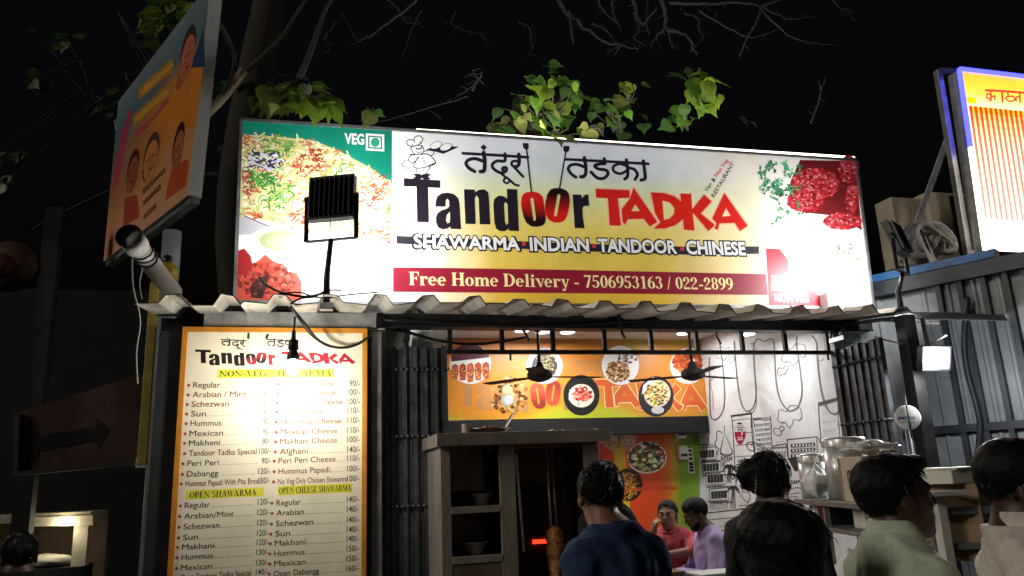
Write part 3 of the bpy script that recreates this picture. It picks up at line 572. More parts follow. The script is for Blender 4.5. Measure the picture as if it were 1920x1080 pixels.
plate(1290, 686, 34, 34, '#e6e1dc', None); blobs(p, 1290, 678, 27, 21, ['#d0602c', '#e0783c', '#a83c18', '#b84a20', '#8a2c14'], 110, 5, 6, False, 18)
p.build('board_print', M['print'], hb)

# ================================================================== MAIN SIGN
YS = 5.4
sg = thing('shop_sign', 'long backlit restaurant sign with food photos above the awning', 'sign', (2.1, YS, 2.8))
TL, TR, BL, BR = (453, 225), (1604, 301), (440, 566), (1637, 578)
a, b, c, d = onY(*TL, YS), onY(*TR, YS), onY(*BR, YS), onY(*BL, YS)
MB().prism([a, b, c, d], (0, .16, 0)).build('box', M['galv'], sg)
fr = MB()
for q, r in ((a, b), (b, c), (c, d), (d, a)): fr.bar(np.array(q) + (0, -.006, 0), np.array(r) + (0, -.006, 0), .022, .022, up=(0, 1, 0))
fr.build('frame', M['galv'], sg)
st0, st1 = onY(782, 249, YS), onY(1606, 300, YS)
MB().tube([st0 + (0, .03, .03), st1 + (0, .03, .03)], .017, 10).build('tube_light', M['strip'], sg)
area_lamp('tube_light_lamp', (2.9, 5.36, 4.31), (0, -.12, 1), 3.6, .05, 50, (1, .9, .75), sg)
p = Print((2, YS - .003, 3), (0, -1, 0))
def mid(u, v):
    r = ramp([(0, lin('#eef0f8')), (.16, lin('#dde6ea')), (.34, lin('#e2e4a8')), (.55, lin('#eed66a')), (1, lin('#e3b63c'))], v)
    return mix(lin('#fbf8f4'), r, (u - .02) / .26) if u < .6 else mix(r, lin('#f6ead0'), (u - .72) / .34)  # near-white left side paints in part of the flood lamp's glare
p.grid([(735, 244), (1420, 289), (1440, 576), (735, 569)], 40, 24, mid, 0)
# left photo: green field, salad mound, plate, sauce cup, tandoori chicken
p.poly([(453, 225), (735, 244), (735, 569), (440, 566)], lin('#e9e9e4'), 0)
p.poly([(453, 225), (735, 244), (735, 345), (700, 318), (640, 285), (590, 264), (520, 256), (452, 252)], lin('#12806a'), 1)
p.poly([(447, 400), (452, 252), (520, 256), (590, 264), (640, 285), (700, 318), (735, 348), (735, 440), (640, 440), (540, 425)], lin('#cfc48a'), 1)
R_ = random.Random(5)
def mound_top(x): return np.interp(x, [450, 520, 590, 640, 700, 735], [254, 257, 266, 288, 320, 350])
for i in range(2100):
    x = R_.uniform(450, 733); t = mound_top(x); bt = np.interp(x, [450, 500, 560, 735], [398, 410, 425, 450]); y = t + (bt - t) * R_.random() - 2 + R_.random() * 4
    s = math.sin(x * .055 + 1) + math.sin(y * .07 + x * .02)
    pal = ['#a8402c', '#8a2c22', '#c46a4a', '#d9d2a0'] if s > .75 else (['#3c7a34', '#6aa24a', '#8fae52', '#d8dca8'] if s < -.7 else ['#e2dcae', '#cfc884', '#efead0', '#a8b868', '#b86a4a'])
    if x > 640: pal = pal + ['#f2efe2', '#eae2c8']  # paler strands at the right carry the flood lamp's bleaching in their colour
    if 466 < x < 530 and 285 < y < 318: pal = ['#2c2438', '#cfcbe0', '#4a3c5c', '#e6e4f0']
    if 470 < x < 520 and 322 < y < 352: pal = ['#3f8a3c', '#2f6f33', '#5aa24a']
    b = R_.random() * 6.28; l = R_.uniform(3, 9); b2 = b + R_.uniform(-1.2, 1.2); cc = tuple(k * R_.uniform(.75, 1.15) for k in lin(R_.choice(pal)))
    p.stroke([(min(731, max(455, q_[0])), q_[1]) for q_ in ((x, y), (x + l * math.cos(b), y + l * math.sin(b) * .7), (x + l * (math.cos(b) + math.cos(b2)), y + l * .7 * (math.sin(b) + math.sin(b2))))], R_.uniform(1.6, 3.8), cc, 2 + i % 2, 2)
p.poly([(447, 402), (478, 412), (500, 424), (470, 440), (446, 440)], lin('#b5b4ba'), 1); p.stroke([(447, 400), (480, 414), (505, 425)], 2, lin('#3a3a48'), 2)
p.ell(524, 449, 47, 24, lin('#c3c7b4'), 2); p.ell(527, 451, 40, 19, lin('#9aa878'), 3); p.ell(533, 454, 33, 14, lin('#b2bf8c'), 4)
p.poly([(442, 472), (458, 466), (470, 480), (474, 500), (462, 520), (441, 535)], lin('#9a2426'), 3)
p.poly([(440, 566), (441, 530), (456, 512), (470, 498), (488, 486), (497, 477), (510, 488), (523, 494), (520, 512), (530, 510), (556, 512), (566, 530), (564, 567)], lin('#c0503c'), 2)
blobs(p, 500, 528, 52, 36, ['#c05040', '#c86a56', '#a83a2c', '#8a2a22', '#6a201c', '#b84a3a', '#b84434'], 330, 5, 3, False, 21); p.poly([(468, 540), (482, 522), (505, 514), (500, 538), (492, 560), (472, 558)], lin('#3c1c1c'), 4); blobs(p, 486, 540, 12, 16, ['#5a2a28', '#2c1414', '#7a4a48'], 20, 4, 5, False, 22)
blobs(p, 700, 480, 25, 60, ['#d8d4cc', '#a8a49c'], 7, 2, 3, False, 23)
# right photo: parsley, red chicken, rice, non-veg panel
p.poly([(1420, 289), (1604, 301), (1637, 578), (1440, 576)], lin('#f3eee8'), 0)
p.poly([(1500, 300), (1604, 302), (1616, 432), (1570, 405), (1520, 400), (1480, 368), (1482, 340)], lin('#6a1c20'), 1)
for (x, y, rx, ry, s) in ((1528, 345, 44, 30, 31), (1510, 378, 34, 20, 32), (1580, 415, 36, 16, 33), (1592, 318, 18, 26, 34), (1598, 372, 12, 26, 35)):
    p.ell(x, y, rx, ry, lin('#a82a30'), 2); blobs(p, x, y, rx, ry, ['#b83640', '#c84a54', '#8a1c24', '#a8242c', '#b02c36', '#9a222a', '#6a161c', '#d06a70'], int(rx * ry * .2), 3.6, 3, False, s); blobs(p, x - 2, y - 3, rx * .7, ry * .6, ['#e8a0a0', '#d87a80'], int(rx * ry * .03), 1.6, 4, False, s + 50)
for i in range(34):
    x0, y0 = R_.gauss(1455, 26), R_.gauss(352, 36)
    if not (1424 < x0 < 1500 and 306 < y0 < 415): continue
    a0 = R_.random() * 6.28; base = R_.choice(['#2f7a4c', '#1f5a38', '#4a9a6a', '#7fbf98', '#3c8a58'])
    for k in range(13):
        t = R_.random(); side = R_.choice((-1, 1)); x = x0 + 26 * (t - .5) * math.cos(a0) + side * 6 * (1 - t) * math.sin(a0); y = y0 + 26 * (t - .5) * math.sin(a0) - side * 6 * (1 - t) * math.cos(a0)
        if x < 1421: continue
        c = tuple(v * R_.uniform(.7, 1.25) for v in lin(base)); b = a0 + side * R_.uniform(.3, 1.1); l = R_.uniform(4, 8)
        p.poly([(x, y), (x + l * .5 * math.cos(b + .7), y + l * .5 * math.sin(b + .7)), (x + l * .8 * math.cos(b + .2), y + l * .8 * math.sin(b + .2)), (x + l * math.cos(b), y + l * math.sin(b)), (x + l * .8 * math.cos(b - .3), y + l * .8 * math.sin(b - .3)), (x + l * .5 * math.cos(b - .7), y + l * .5 * math.sin(b - .7))], c, 2 + k % 3)
    p.stroke([(x0 - 14 * math.cos(a0), y0 - 14 * math.sin(a0)), (x0 + 12 * math.cos(a0), y0 + 12 * math.sin(a0))], 1, lin('#5aa27a'), 4, 0)
blobs(p, 1560, 500, 62, 74, ['#e8e4d8', '#d8d4c4', '#b8b49c', '#8a8a74', '#f6f4ee', '#f0ece0'], 520, 2.4, 2, True, 36); blobs(p, 1590, 520, 40, 52, ['#7a9a5a', '#5a7a44', '#a8b484', '#6a5a48'], 130, 3, 3, True, 37); blobs(p, 1580, 465, 20, 12, ['#8a8a80', '#5a5a50'], 24, 3, 4, False, 38)
p.poly([(1436, 466), (1462, 467), (1478, 488), (1480, 512), (1500, 530), (1545, 560), (1553, 577), (1442, 576)], lin('#c4283c'), 3)
p.rect(1447, 516, 1478, 545, lin('#f6efe9'), 4); p.rect(1451, 519, 1474, 542, lin('#c88a8a'), 5); p.rect(1453, 521, 1472, 540, lin('#f6efe9'), 6); p.ell(1462, 530, 5, 5.5, lin('#7a3438'), 7)
p.text('NON VEG', (1453, 566), (1517, 567), 14, lin('#f4e6e0'), 5, .03)
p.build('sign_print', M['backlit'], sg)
# lettering on the sign
p = Print((2, YS - .0058, 3), (0, -1, 0)); BK = lin('#231c28'); I = lambda q: q
shop_name(p, I, I, 1, 1, BK, lin('#d8261c'), 1, lin('#f4c0a0'), lin('#d8201c'), lin('#231014'))
p.text('VEG', (646, 269), (683, 271), 19, lin('#f4f6f4'), 1, .03)
p.poly([(686, 250), (720.5, 252), (720.5, 284), (686, 282)], lin('#eef4f0'), 1, [[(690, 254), (716.5, 256), (716.5, 280), (690, 278)]]); p.poly([(693, 257), (713.5, 258.5), (713.5, 277), (693, 275.5)], lin('#eef4f0'), 1); p.ell(703.5, 267, 8, 8.5, lin('#12806a'), 2); p.ell(703.5, 267, 6, 6.5, lin('#2b9a80'), 3)
p.poly([(743, 442), (1060, 456), (1300, 463), (1423, 462), (1423, 476), (1300, 478), (1060, 470), (743, 457)], lin('#2b2830'), 1)
for t, x0, y0, x1, y1 in (('SHAWARMA', 775, 465, 976, 470), ('INDIAN', 992, 470.5, 1107, 472.5), ('TANDOOR', 1120, 473, 1272, 476), ('CHINESE', 1286, 477, 1401, 479)):
    p.text(t, (x0, y0), (x1, y1), 25, lin('#231f26'), 2, .085); p.text(t, (x0 + 2, y0 - 1), (x1 - 2, y1 - 1), 23.5, lin('#fbfbfb'), 4, .03)
for x, y in ((982, 457), (1114, 461), (1279, 466)): p.rect(x - 3.5, y - 4, x + 3.5, y + 4, lin('#d03a44'), 3)
p.poly([(737, 501), (1060, 506), (1436, 514), (1440, 553), (1060, 549.5), (737, 547)], lin('#8e1d33'), 1)
p.serif('Free Home Delivery - 7506953163 / 022-2899', (767, 534.5), (1376, 543.5), 25, lin('#f6e8a8'), 2)
def slant(x, y): return d3(x, y)
p.text('Veg', slant(1400, 495), slant(1452, 420), 7.2, lin('#17805a'), 1, .02); p.text('&', slant(1466, 402), slant(1483, 374), 7.2, lin('#241c20'), 1, .03); p.text('Non Veg', slant(1492, 358), slant(1600, 205), 7.2, lin('#d0304a'), 1, .015)
p.text('RESTAURANT', slant(1468, 545), slant(1655, 232), 7.2, lin('#33262c'), 1, .012)
# chef emblem
def ch(pts, w=5, closed=False, sm=5): p.stroke([d1(*q) for q in pts], w / 3.9, BK, 3, sm, closed)
WH = lin('#fbfaf8')
p.poly([d1(*q) for q in smooth([(195, 210), (150, 190), (135, 155), (160, 135), (215, 130), (235, 95), (285, 90), (315, 120), (305, 170), (320, 230), (300, 285), (330, 285), (390, 260), (430, 280), (415, 320), (460, 390), (400, 420), (350, 510), (250, 510), (210, 440), (160, 460), (75, 420), (100, 360), (155, 350), (195, 300)], 3)], WH, 2)
ch([(200, 208), (150, 195), (135, 155), (165, 133), (215, 140), (228, 165)], 7); ch([(215, 138), (232, 100), (280, 90), (315, 120), (305, 155), (275, 160)], 7); ch([(195, 205), (240, 200), (305, 170)], 8); ch([(200, 175), (202, 205)], 5, sm=0)
ch([(195, 210), (178, 235), (200, 260), (210, 285), (245, 298), (300, 290), (325, 262), (322, 225), (300, 190)], 6); ch([(235, 225), (268, 238), (310, 222)], 9); ch([(262, 205), (295, 200), (305, 225), (280, 230)], 5); ch([(240, 262), (268, 282), (300, 262)], 5)
ch([(205, 298), (175, 320), (155, 360), (190, 395), (235, 372), (270, 330)], 6); ch([(170, 300), (230, 300)], 9, sm=0); ch([(290, 300), (350, 290), (410, 320), (460, 395), (380, 430), (290, 452), (215, 440), (235, 380), (268, 320)], 7); ch([(460, 395), (380, 430)], 11, sm=0)
ch([(330, 268), (375, 250), (440, 265), (430, 300), (400, 310)], 6); ch([(160, 365), (105, 360), (115, 385), (70, 405), (95, 415), (85, 440), (120, 435), (150, 460), (185, 430), (200, 395)], 5)
for x, y in ((316, 342), (330, 375), (345, 402)): p.stroke([d1(x + 10 * math.cos(q), y + 10 * math.sin(q)) for q in (0, 1.05, 2.1, 3.14, 4.2, 5.25)], .7, BK, 3, 3, True)
ch([(240, 455), (252, 510)], 6, sm=0); ch([(400, 432), (375, 480), (352, 515)], 6); ch([(330, 455), (320, 485)], 4, sm=0)
for x0 in (190, 295): p.poly([d1(*q) for q in smooth([(x0, 555), (x0 + 15, 525), (x0 + 55, 515), (x0 + 100, 520), (x0 + 122, 550), (x0 + 90, 580), (x0 + 40, 582)], 4)], BK, 4)
p.ell(*d1(212, 545), 3.4, 2.2, WH, 5); p.ell(*d1(398, 548), 3.2, 2.2, WH, 5)
p.poly([d1(*q) for q in [(355, 240), (510, 200), (725, 212), (548, 292)]], BK, 3)
for x, y in ((465, 195), (575, 215)):
    p.ell(*d1(x, y), 11.5, 6.2, WH, 4, rot=-.35); p.stroke([(d1(x, y)[0] + 11.5 * math.cos(q) * .94 + 6.2 * math.sin(q) * .34, d1(x, y)[1] - 11.5 * math.cos(q) * .34 + 6.2 * math.sin(q) * .94) for q in (2 * math.pi * j / 14 for j in range(14))], .9, BK, 5, 2, True)
    for k in range(4): ch([(x - 40 + k * 24, y - 6 - k * 7), (x - 22 + k * 24, y + 18 - k * 7)], 4, sm=0)
p.build('lettering', M['backlit'], sg)
# ================================================================== AWNING, BEAMS, LATTICE, POLE, GATES
aw = thing('awning', 'cream trapezoid corrugated awning sheet jutting out under the main sign', 'awning', (1.7, 4.9, 2.7))
prof = []; x = -.93; P_ = .292
while x < 4.35:
    for dx, dz in ((0, 0), (.125, 0), (.165, .05), (.235, .05), (.275, 0)): prof.append((x + dx, dz))
    x += P_
prof = [q for q in prof if q[0] < 4.34]
g = MB(); vs = []; nP = len(prof); NY = 7
R_ = random.Random(3); dent = [R_.uniform(-.012, .012) for _ in range(nP)]
for side in (0, -.004):
    for j in range(NY):
        t = j / (NY - 1); y = 4.62 + t * .76
        for i, (px_, pz) in enumerate(prof):
            z = 2.675 + .012 * math.sin(px_ * 1.7) + t * .085 + pz + dent[i] * (1 - t) + side
            vs.append((px_ + .004 * math.sin(j * 3 + i), y + (dent[(i * 3) % nP] * .8 if j == 0 else 0), z))
fs = []
o2 = nP * NY
for j in range(NY - 1):
    for i in range(nP - 1):
        a = j * nP + i; fs.append((a, a + 1, a + nP + 1, a + nP)); fs.append((o2 + a, o2 + a + nP, o2 + a + nP + 1, o2 + a + 1))
for i in range(nP - 1): fs.append((i, o2 + i, o2 + i + 1, i + 1)); a = (NY - 1) * nP + i; fs.append((a, a + 1, o2 + a + 1, o2 + a))
for j in range(NY - 1): a = j * nP; fs.append((a, a + nP, o2 + a + nP, o2 + a)); a += nP - 1; fs.append((a, o2 + a, o2 + a + nP, a + nP))
g.add(vs, fs); g.build('sheet', M['roof'], aw)
ed = MB()
for q in range(nP - 1):
    (xa, za), (xb, zb) = prof[q], prof[q + 1]
    ed.bar((xa, 4.617, 2.672 + .012 * math.sin(xa * 1.7) + za + dent[q]), (xb, 4.617, 2.672 + .012 * math.sin(xb * 1.7) + zb + dent[q + 1]), .004, .012, up=(0, 1, 0))
ed.build('front_edge', mat('grimy_edge', (.045, .04, .035), .8), aw)
for i_ in range(0, 18, 2):
    xb_ = -.93 + P_ * i_ + .2; MB().lathe((xb_, 4.7, 2.675 + .012 * math.sin(xb_ * 1.7) + .058), [(.014, -.004), (.014, .002), (.008, .004), (.008, .012), (0, .013)], 8).build('bolt', M['galv'], aw)
single(MB().box((-.62, 5.12, 2.63), (.46, 5.3, 2.73)), 'white_beam', M['galv'], 'short pale metal beam under the awning above the menu board', 'beam', bevel=.006)
g = MB().box((.47, 5.2, 2.66), (4.45, 5.34, 2.75)); g.box((.47, 5.19, 2.655), (4.45, 5.2, 2.672))
single(g, 'black_beam', M['black'], 'long black steel beam under the awning along the shop opening', 'beam', bevel=.004)
la = thing('lattice_frame', 'black steel bar frame of small rectangles hanging below the black beam', 'frame', (2.5, 5.3, 2.5))
for k, px in enumerate((843, 940, 1035, 1131, 1218, 1303, 1388, 1468, 1546)):
    a = onY(px, 613, 5.3); MB().box((a[0] - .015, 5.285, 2.515), (a[0] + .015, 5.315, 2.657)).build('upright', M['black'], la)
MB().box((.93, 5.282, 2.484), (4.13, 5.318, 2.513)).build('lower_bar', M['black'], la)
for hx in (1.42, 4.05): MB().tube([(hx, 5.28, 2.484), (hx, 5.28, 2.435)], .008).build('hook', M['black'], la)
sp = thing('steel_post', 'silver steel post standing between the menu board and the folded gate', 'post', (.47, 5.2, 0))
MB().box((.43, 5.16, 0), (.5, 5.24, 2.62)).build('tube', M['galv'], sp, .008); MB().box((.41, 5.14, 2.62), (.52, 5.26, 2.634)).build('cap_plate', M['galv'], sp)
# folded collapsible gates
def gate(name, label, a, d, n, step, ztop, h_amp):
    r = thing(name, label, 'gate', (a[0], a[1], 0), 'folded channel gates'); d = np.array(d); nrm = np.array([d[1], -d[0], 0]); R = random.Random(n); bars = []
    for i in range(n):
        c = np.array(a) + d * step * i; zt = ztop + R.uniform(-h_amp, h_amp); dep = .02 + .014 * (i % 2); off = R.uniform(-.008, .008)
        g = MB(); w = step * .39
        for s in (-1, 1): g.bar(c + d * s * w + nrm * off + (0, 0, .02), c + d * s * w + nrm * off + (0, 0, zt), .004, dep * 2, up=nrm)
        g.bar(c + nrm * (off + dep - .004) + (0, 0, .02), c + nrm * (off + dep - .004) + (0, 0, zt - .001), step * .94, .004, up=nrm)
        bars.append(g.build('channel_bar', M['gate'], r))
    for z in (.35, 1.0, 1.47, 1.92, 2.37):
        for i in range(n): MB().lathe(np.array(a) + d * step * (i + .5) + nrm * .045 + (0, 0, z), [(0, .012), (.009, .009), (.011, 0), (.011, -.03)], 8, axis=nrm).build('rivet', M['gate'], bars[i])
    for z in (1.0, 1.92):
        g = MB()
        for i in range(0, n - 2, 2): g.bar(np.array(a) + d * step * (i + .2) + nrm * -.03 + (0, 0, z - .12), np.array(a) + d * step * (i + 2) + nrm * -.03 + (0, 0, z + .12), .018, .005, up=nrm)
        g.build('cross_link', M['gate'], r)
    return r
gate('folded_gate', 'black collapsible gate folded flat beside the silver steel post', (.555, 5.3, 0), (1, 0, 0), 12, .0355, 2.53, .012)
gate('folded_gate', 'black collapsible gate folded back at the end of the mural wall', (4.1, 5.26, 0), (0, -1, 0), 13, .043, 2.505, .012)
# whitewashed strip behind the left gate and in front of the inner wall, dark post right of the right gate
g = MB().box((.3, 5.45, 0), (.56, 5.6, 2.99)); single(g, 'side_pier', M['white'], 'narrow white wall pier seen between menu board and folded gate', 'pier')
pr = Print((.4, 5.447, 1), (0, -1, 0))
for q in [[(690, 690), (702, 690), (702, 705), (690, 712)], [(690, 735), (706, 728), (706, 742), (690, 748)], [(688, 757), (704, 757), (696, 790), (688, 790)], [(690, 800), (704, 800), (702, 815), (690, 818)], [(686, 872), (702, 872), (700, 1080), (682, 1080)]]: pr.poly(q, lin('#1c1c1e'), 1)
pr.stroke([(690, 722), (700, 715), (704, 728), (694, 736)], 3, lin('#1c1c1e'), 2); pr.stroke([(690, 862), (693, 856), (702, 855)], 2, lin('#1c1c1e'), 2)
o = pr.build('painted_sign_edge', M['mural']); tag(o, 'black painted lettering fragment on white strip beside the steel post', 'painted sign')
single(MB().box((4.2, 4.58, 0), (4.3, 4.68, 2.66)), 'dark_post', M['black'], 'dark square post right of the folded gate by the neighbouring wall', 'post', bevel=.004)

# ================================================================== MENU BOARD
YM = 5.1
me_ = thing('menu_board', 'cream shawarma menu board in an orange frame left of the steel post', 'menu board', (-.17, YM, 0))
ZB = .75
a, b = onY(343, 612, YM), onY(691, 618, YM); L0, L1, ZT = a[0], b[0] - .008, 2.62
MB().box((L0, YM, ZB), (L1, YM + .03, ZT)).build('board', M['cream'], me_)
g = MB(); fw = .032
g.box((L0, YM - .014, ZT - fw), (L1, YM - .001, ZT)); g.box((L0, YM - .014, ZB), (L1, YM - .001, ZB + fw)); g.box((L0, YM - .0135, ZB + fw), (L0 + fw, YM - .001, ZT - fw)); g.box((L1 - fw, YM - .0135, ZB + fw), (L1, YM - .001, ZT - fw))
g.build('frame', mat('orange_frame', '#c98424', .5, nscale=12, namt=.2), me_, .003)
p = Print((0, YM - .002, 1), (0, -1, 0))
P4 = [np.array(q) for q in ((L0 + fw, YM - .002, ZT - fw), (L1 - fw, YM - .002, ZT - fw), (L1 - fw, YM - .002, ZB + fw), (L0 + fw, YM - .002, ZB + fw))]
p.raw(P4, [(0, 1, 2, 3)], lin('#f3ead0'), 0)
RD, DK, NV, BUL, YL = lin('#6e2a24'), lin('#3e2a22'), lin('#2c3648'), lin('#c04a3e'), lin('#e3e04a')
shop_name(p, remap((757, 334, 1105, 430), (366, 655, 516, 685)), remap((1115, 350, 1402, 434), (527, 658, 667, 683)), .47, .5, lin('#22191c'), lin('#b02438'), 2, None, lin('#22191c'), lin('#b02438'), False, lin('#b0283c'))
hi = remap((868, 285, 990, 345), (414, 636, 463, 655)); hj = remap((1063, 300, 1216, 338), (501, 637, 561, 651))
for P, w, s in HINDI_A: p.stroke([hi(d1(*q)) for q in P], w / 6 * .38, lin('#22191c'), 2, 4 if s else 0)
p.ell(426, 634, 1.3, 1.3, lin('#22191c'), 2)
for P, w, s in HINDI_B: p.stroke([hj(d3(*q)) for q in P], w / 4.9 * .4, lin('#22191c'), 2, 4 if s else 0)
p.poly([(464, 624), (468, 624), (468, 635), (463, 635)], lin('#22191c'), 2); p.stroke([(465.5, 634), (464.5, 660)], .8, lin('#22191c'), 2, 0); p.poly([(500, 626), (505, 627), (501, 636), (497, 634)], lin('#22191c'), 2); p.stroke([(499, 635), (487, 655)], .8, lin('#22191c'), 2, 0)
def head(t, x0, y0, x1, bx0, bx1, h):
    q = [p.pt(bx0, y0 + 2.6), p.pt(bx1, y0 + 2.6 - (bx1 - bx0) * .055 * (y0 > 800) - 0), None, None]
    c0, c1 = p.pt(bx0, y0 + 3), p.pt(bx1, y0); z0 = c0[2]; z1 = p.pt(bx0, y0 - h - 3)[2]
    p.raw([np.array((c0[0], c0[1], z0)), np.array((c1[0], c0[1], z0)), np.array((c1[0], c0[1], z1)), np.array((c0[0], c0[1], z1))], [(0, 1, 2, 3)], YL, 1)
    o = p.pt(x0, y0); e = p.pt(x1, y0); Wd = sum(SERIF[c][1] for c in t); x = 0.; U = np.array((e[0] - o[0], 0, 0)); hh = p.pt(x0, y0 - h)[2] - o[2]
    for c in t:
        for q in SERIF[c][0]: p.raw([o + U * ((x + a) / Wd) + np.array((0, 0, hh * b)) for a, b in q], [tuple(range(len(q)))], lin('#4a4a1c'), 2)
        x += SERIF[c][1]
head('NON-VEG. SHAWARMA', 411, 706, 622, 407, 626, 10.5)
head('OPEN SHAWARMA', 355, 934, 481, 348, 494, 11.5); head('OPEN CHEESE SHAWARMA', 523, 926, 659, 521, 660, 11.5)
def row(t, x, y, xe, price, xp, xpe, col, h=10.5):
    p.ell(x - 8, y - 4.5, 3, 3, BUL, 2, 12); p.line(t, (x, y), xe, h, col, 2, .006)
    o = p.pt(x, y); U = p.u; zrow = o[2]
    def at_row(px):                                       # level line through the row
        g_ = p.pt(px, y); return np.array((g_[0], g_[1], zrow))
    w = at_row(xpe)[0] - at_row(xp)[0]; v, f, gw = glyphs(price, .008); hh = (p.pt(x, y - h * 1.05)[2] - zrow)
    p.raw([at_row(xp) + U * (w * vx / gw) + np.array((0, 0, hh * vy)) for vx, vy in v], f, NV, 2)
    xa, xb = at_row(xe + 2)[0], at_row(xp - 3)[0]; n = max(0, int((xb - xa) / .016))
    for i in range(n):
        q = np.array((xa + i * .016, o[1], zrow)); p.raw([q, q + (.007, 0, 0), q + (.007, 0, .0035), q + (0, 0, .0035)], [(0, 1, 2, 3)], lin('#8a7a6a'), 2)
LEFT = [('Regular', 362, 727, 413, '70/-'), ('Arabian / Mint', 361, 745, 461, '80/-'), ('Schezwan', 359, 763, 429, '80/-'), ('Sun', 358, 781, 386, '90/-'), ('Hummus', 357, 799, 415, '90/-'), ('Mexican', 355, 818, 418, '90/-'), ('Makhani', 354, 836, 412, '80/-'), ('Tandoor Tadka Special', 354, 855, 481, '100/-'), ('Peri Peri', 351, 874, 410, '90/-'), ('Dabangg', 350, 894, 409, '120/-'), ('Hummus Papadi With Pita Bread', 348, 912, 488, '130/-'),
        ('Regular', 346, 953, 394, '120/-'), ('Arabian/Mint', 345, 973, 438, '120/-'), ('Schezwan', 344, 993, 411, '120/-'), ('Sun', 343, 1013, 371, '120/-'), ('Makhani', 341, 1031, 401, '120/-'), ('Hummus', 340, 1050, 399, '130/-'), ('Mexican', 339, 1070, 397, '130/-'), ('Open Tandoor Tadka Special', 338, 1088, 470, '140/-'), ('Peri Peri', 337, 1108, 396, '140/-'), ('Dabangg', 336, 1128, 396, '150/-')]
for i, (t, x, y, xe, pr_) in enumerate(LEFT):
    n = len(pr_); row(t, x, y, xe, pr_, (495 if n < 5 else 489) - i * .55, 511 - i * .5, RD if i in (1, 2, 7, 10) else DK)
RIGHT = [('Regular Cheese', 530, 725, 627, '90/-'), ('Arabian Cheese', 529, 742, 630, '100/-'), ('Schezwan Cheese', 528, 760, 642, '100/-'), ('Sun Cheese', 527, 777, 607, '110/-'), ('Hummus Cheese', 526, 796, 640, '110/-'), ('Mexican Cheese', 526, 815, 632, '110/-'), ('Makhani Cheese', 525, 833, 632, '100/-'), ('Afghani', 524, 852, 577, '140/-'), ('Peri Peri Cheese', 522, 869, 629, '110/-'), ('Hummus Papadi', 522, 889, 618, '100/-'), ('No Veg.Only Chicken Shawarma', 521, 908, 652, '100/-'),
         ('Regular', 518, 948, 564, '140/-'), ('Arabian', 518, 967, 570, '140/-'), ('Schezwan', 517, 987, 587, '140/-'), ('Sun', 516, 1006, 544, '140/-'), ('Makhani', 515, 1024, 573, '140/-'), ('Hummus', 514, 1043, 571, '150/-'), ('Mexican', 514, 1062, 573, '150/-'), ('Open Dabangg', 513, 1081, 598, '160/-'), ('Peri Peri', 512, 1101, 570, '160/-')]
for i, (t, x, y, xe, pr_) in enumerate(RIGHT):
    n = len(pr_); row(t, x, y, xe, pr_, (655 if n < 5 else 652) - i * .15, 675 - i * .15, RD if i < 11 else DK)
p.build('menu_print', M['print'], me_)
single(MB().box((-.875, 5.14, 0), (.42, 5.24, 2.6)), 'backing_panel', M['darkwall'], 'dark grimy panel standing behind the menu board', 'panel')
# hanging bulb in front of the menu
bp = onY(549, 690, 4.645)
hbulb = thing('hanging_bulb', 'bright bulb in a black holder hanging on its cable before the menu board', 'lamp', bp)
MB().lathe(bp + (0, 0, .052), [(.0, .17), (.012, .168), (.014, .12), (.028, .11), (.03, .06), (.022, .05), (.034, .03), (.036, .0), (.03, -.006)], 16).build('holder', M['black'], hbulb)
MB().lathe(bp, [(.022, .05), (.034, .03), (.04, .005), (.036, -.02), (.022, -.037), (0, -.042)], 16).build('bulb', M['bulb'], hbulb)
top = onY(552, 598, 4.645); MB().tube(smooth([bp + (0, 0, .2), bp + (.004, 0, .3), top], 4), .006).build('cable', M['cable'], hbulb)
l = bpy.data.lights.new('bulb_light', 'POINT'); l.energy = 18.5; l.shadow_soft_size = .05; l.color = (1, .95, .86); o = bpy.data.objects.new('bulb_light', l); COL.objects.link(o); o.parent = hbulb; o.location = (0, .02, -.075)

# loose cables ------------------------------------------------------
def cable(pts, r, label, m='cable', name='cable', Y=None):
    return single(MB().tube(smooth([onY(x, y, yy) for x, y, yy in pts], 7), r, 6), name, M[m], label, 'cable')
cable([(545, 575, 4.66), (570, 605, 4.8), (600, 640, 5.0), (640, 652, 5.05), (680, 640, 5.08), (712, 605, 5.15)], .009, 'thick black cable drooping across the top of the menu board')
cable([(556, 592, 4.72), (580, 625, 4.85), (606, 645, 4.95), (622, 650, 4.98)], .005, 'thin black wire looping beside the hanging bulb')
cable([(487, 520, 4.9), (500, 535, 4.85), (530, 549, 4.75), (575, 556, 4.75), (612, 548, 4.78)], .008, 'dark loose cable end curling up from the awning to the flood lamp post')
cable([(545, 570, 4.64), (562, 560, 4.68), (590, 556, 4.7), (612, 545, 4.74), (640, 544, 4.78)], .006, 'tangled dark wire lying on the awning ridges at the post foot')
cable([(520, 552, 4.68), (560, 548, 4.7), (600, 558, 4.7), (660, 552, 4.75), (708, 548, 4.78)], .005, 'thin wire stretched along the awning front past the post')
cable([(722, 615, 5.32), (760, 622, 5.34), (830, 640, 5.4), (900, 645, 5.45), (990, 632, 5.5)], .011, 'black cable sagging from the silver post into the shop ceiling')
cable([(744, 612, 5.31), (755, 622, 5.31), (770, 612, 5.31), (762, 628, 5.31), (757, 640, 5.31), (765, 640, 5.31), (768, 632, 5.31)], .008, 'knotted black cable hanging above the folded left gate')
cable([(975, 612, 5.36), (985, 625, 5.36), (992, 640, 5.36)], .01, 'short black cable drop beside the ceiling fan')
cable([(1160, 590, 5.18), (1165, 620, 5.18), (1172, 634, 5.18)], .01, 'black cable end dangling from the middle of the black beam')
cable([(1340, 612, 5.4), (1345, 632, 5.4), (1352, 645, 5.4)], .007, 'short thin wire dangling in front of the mural')
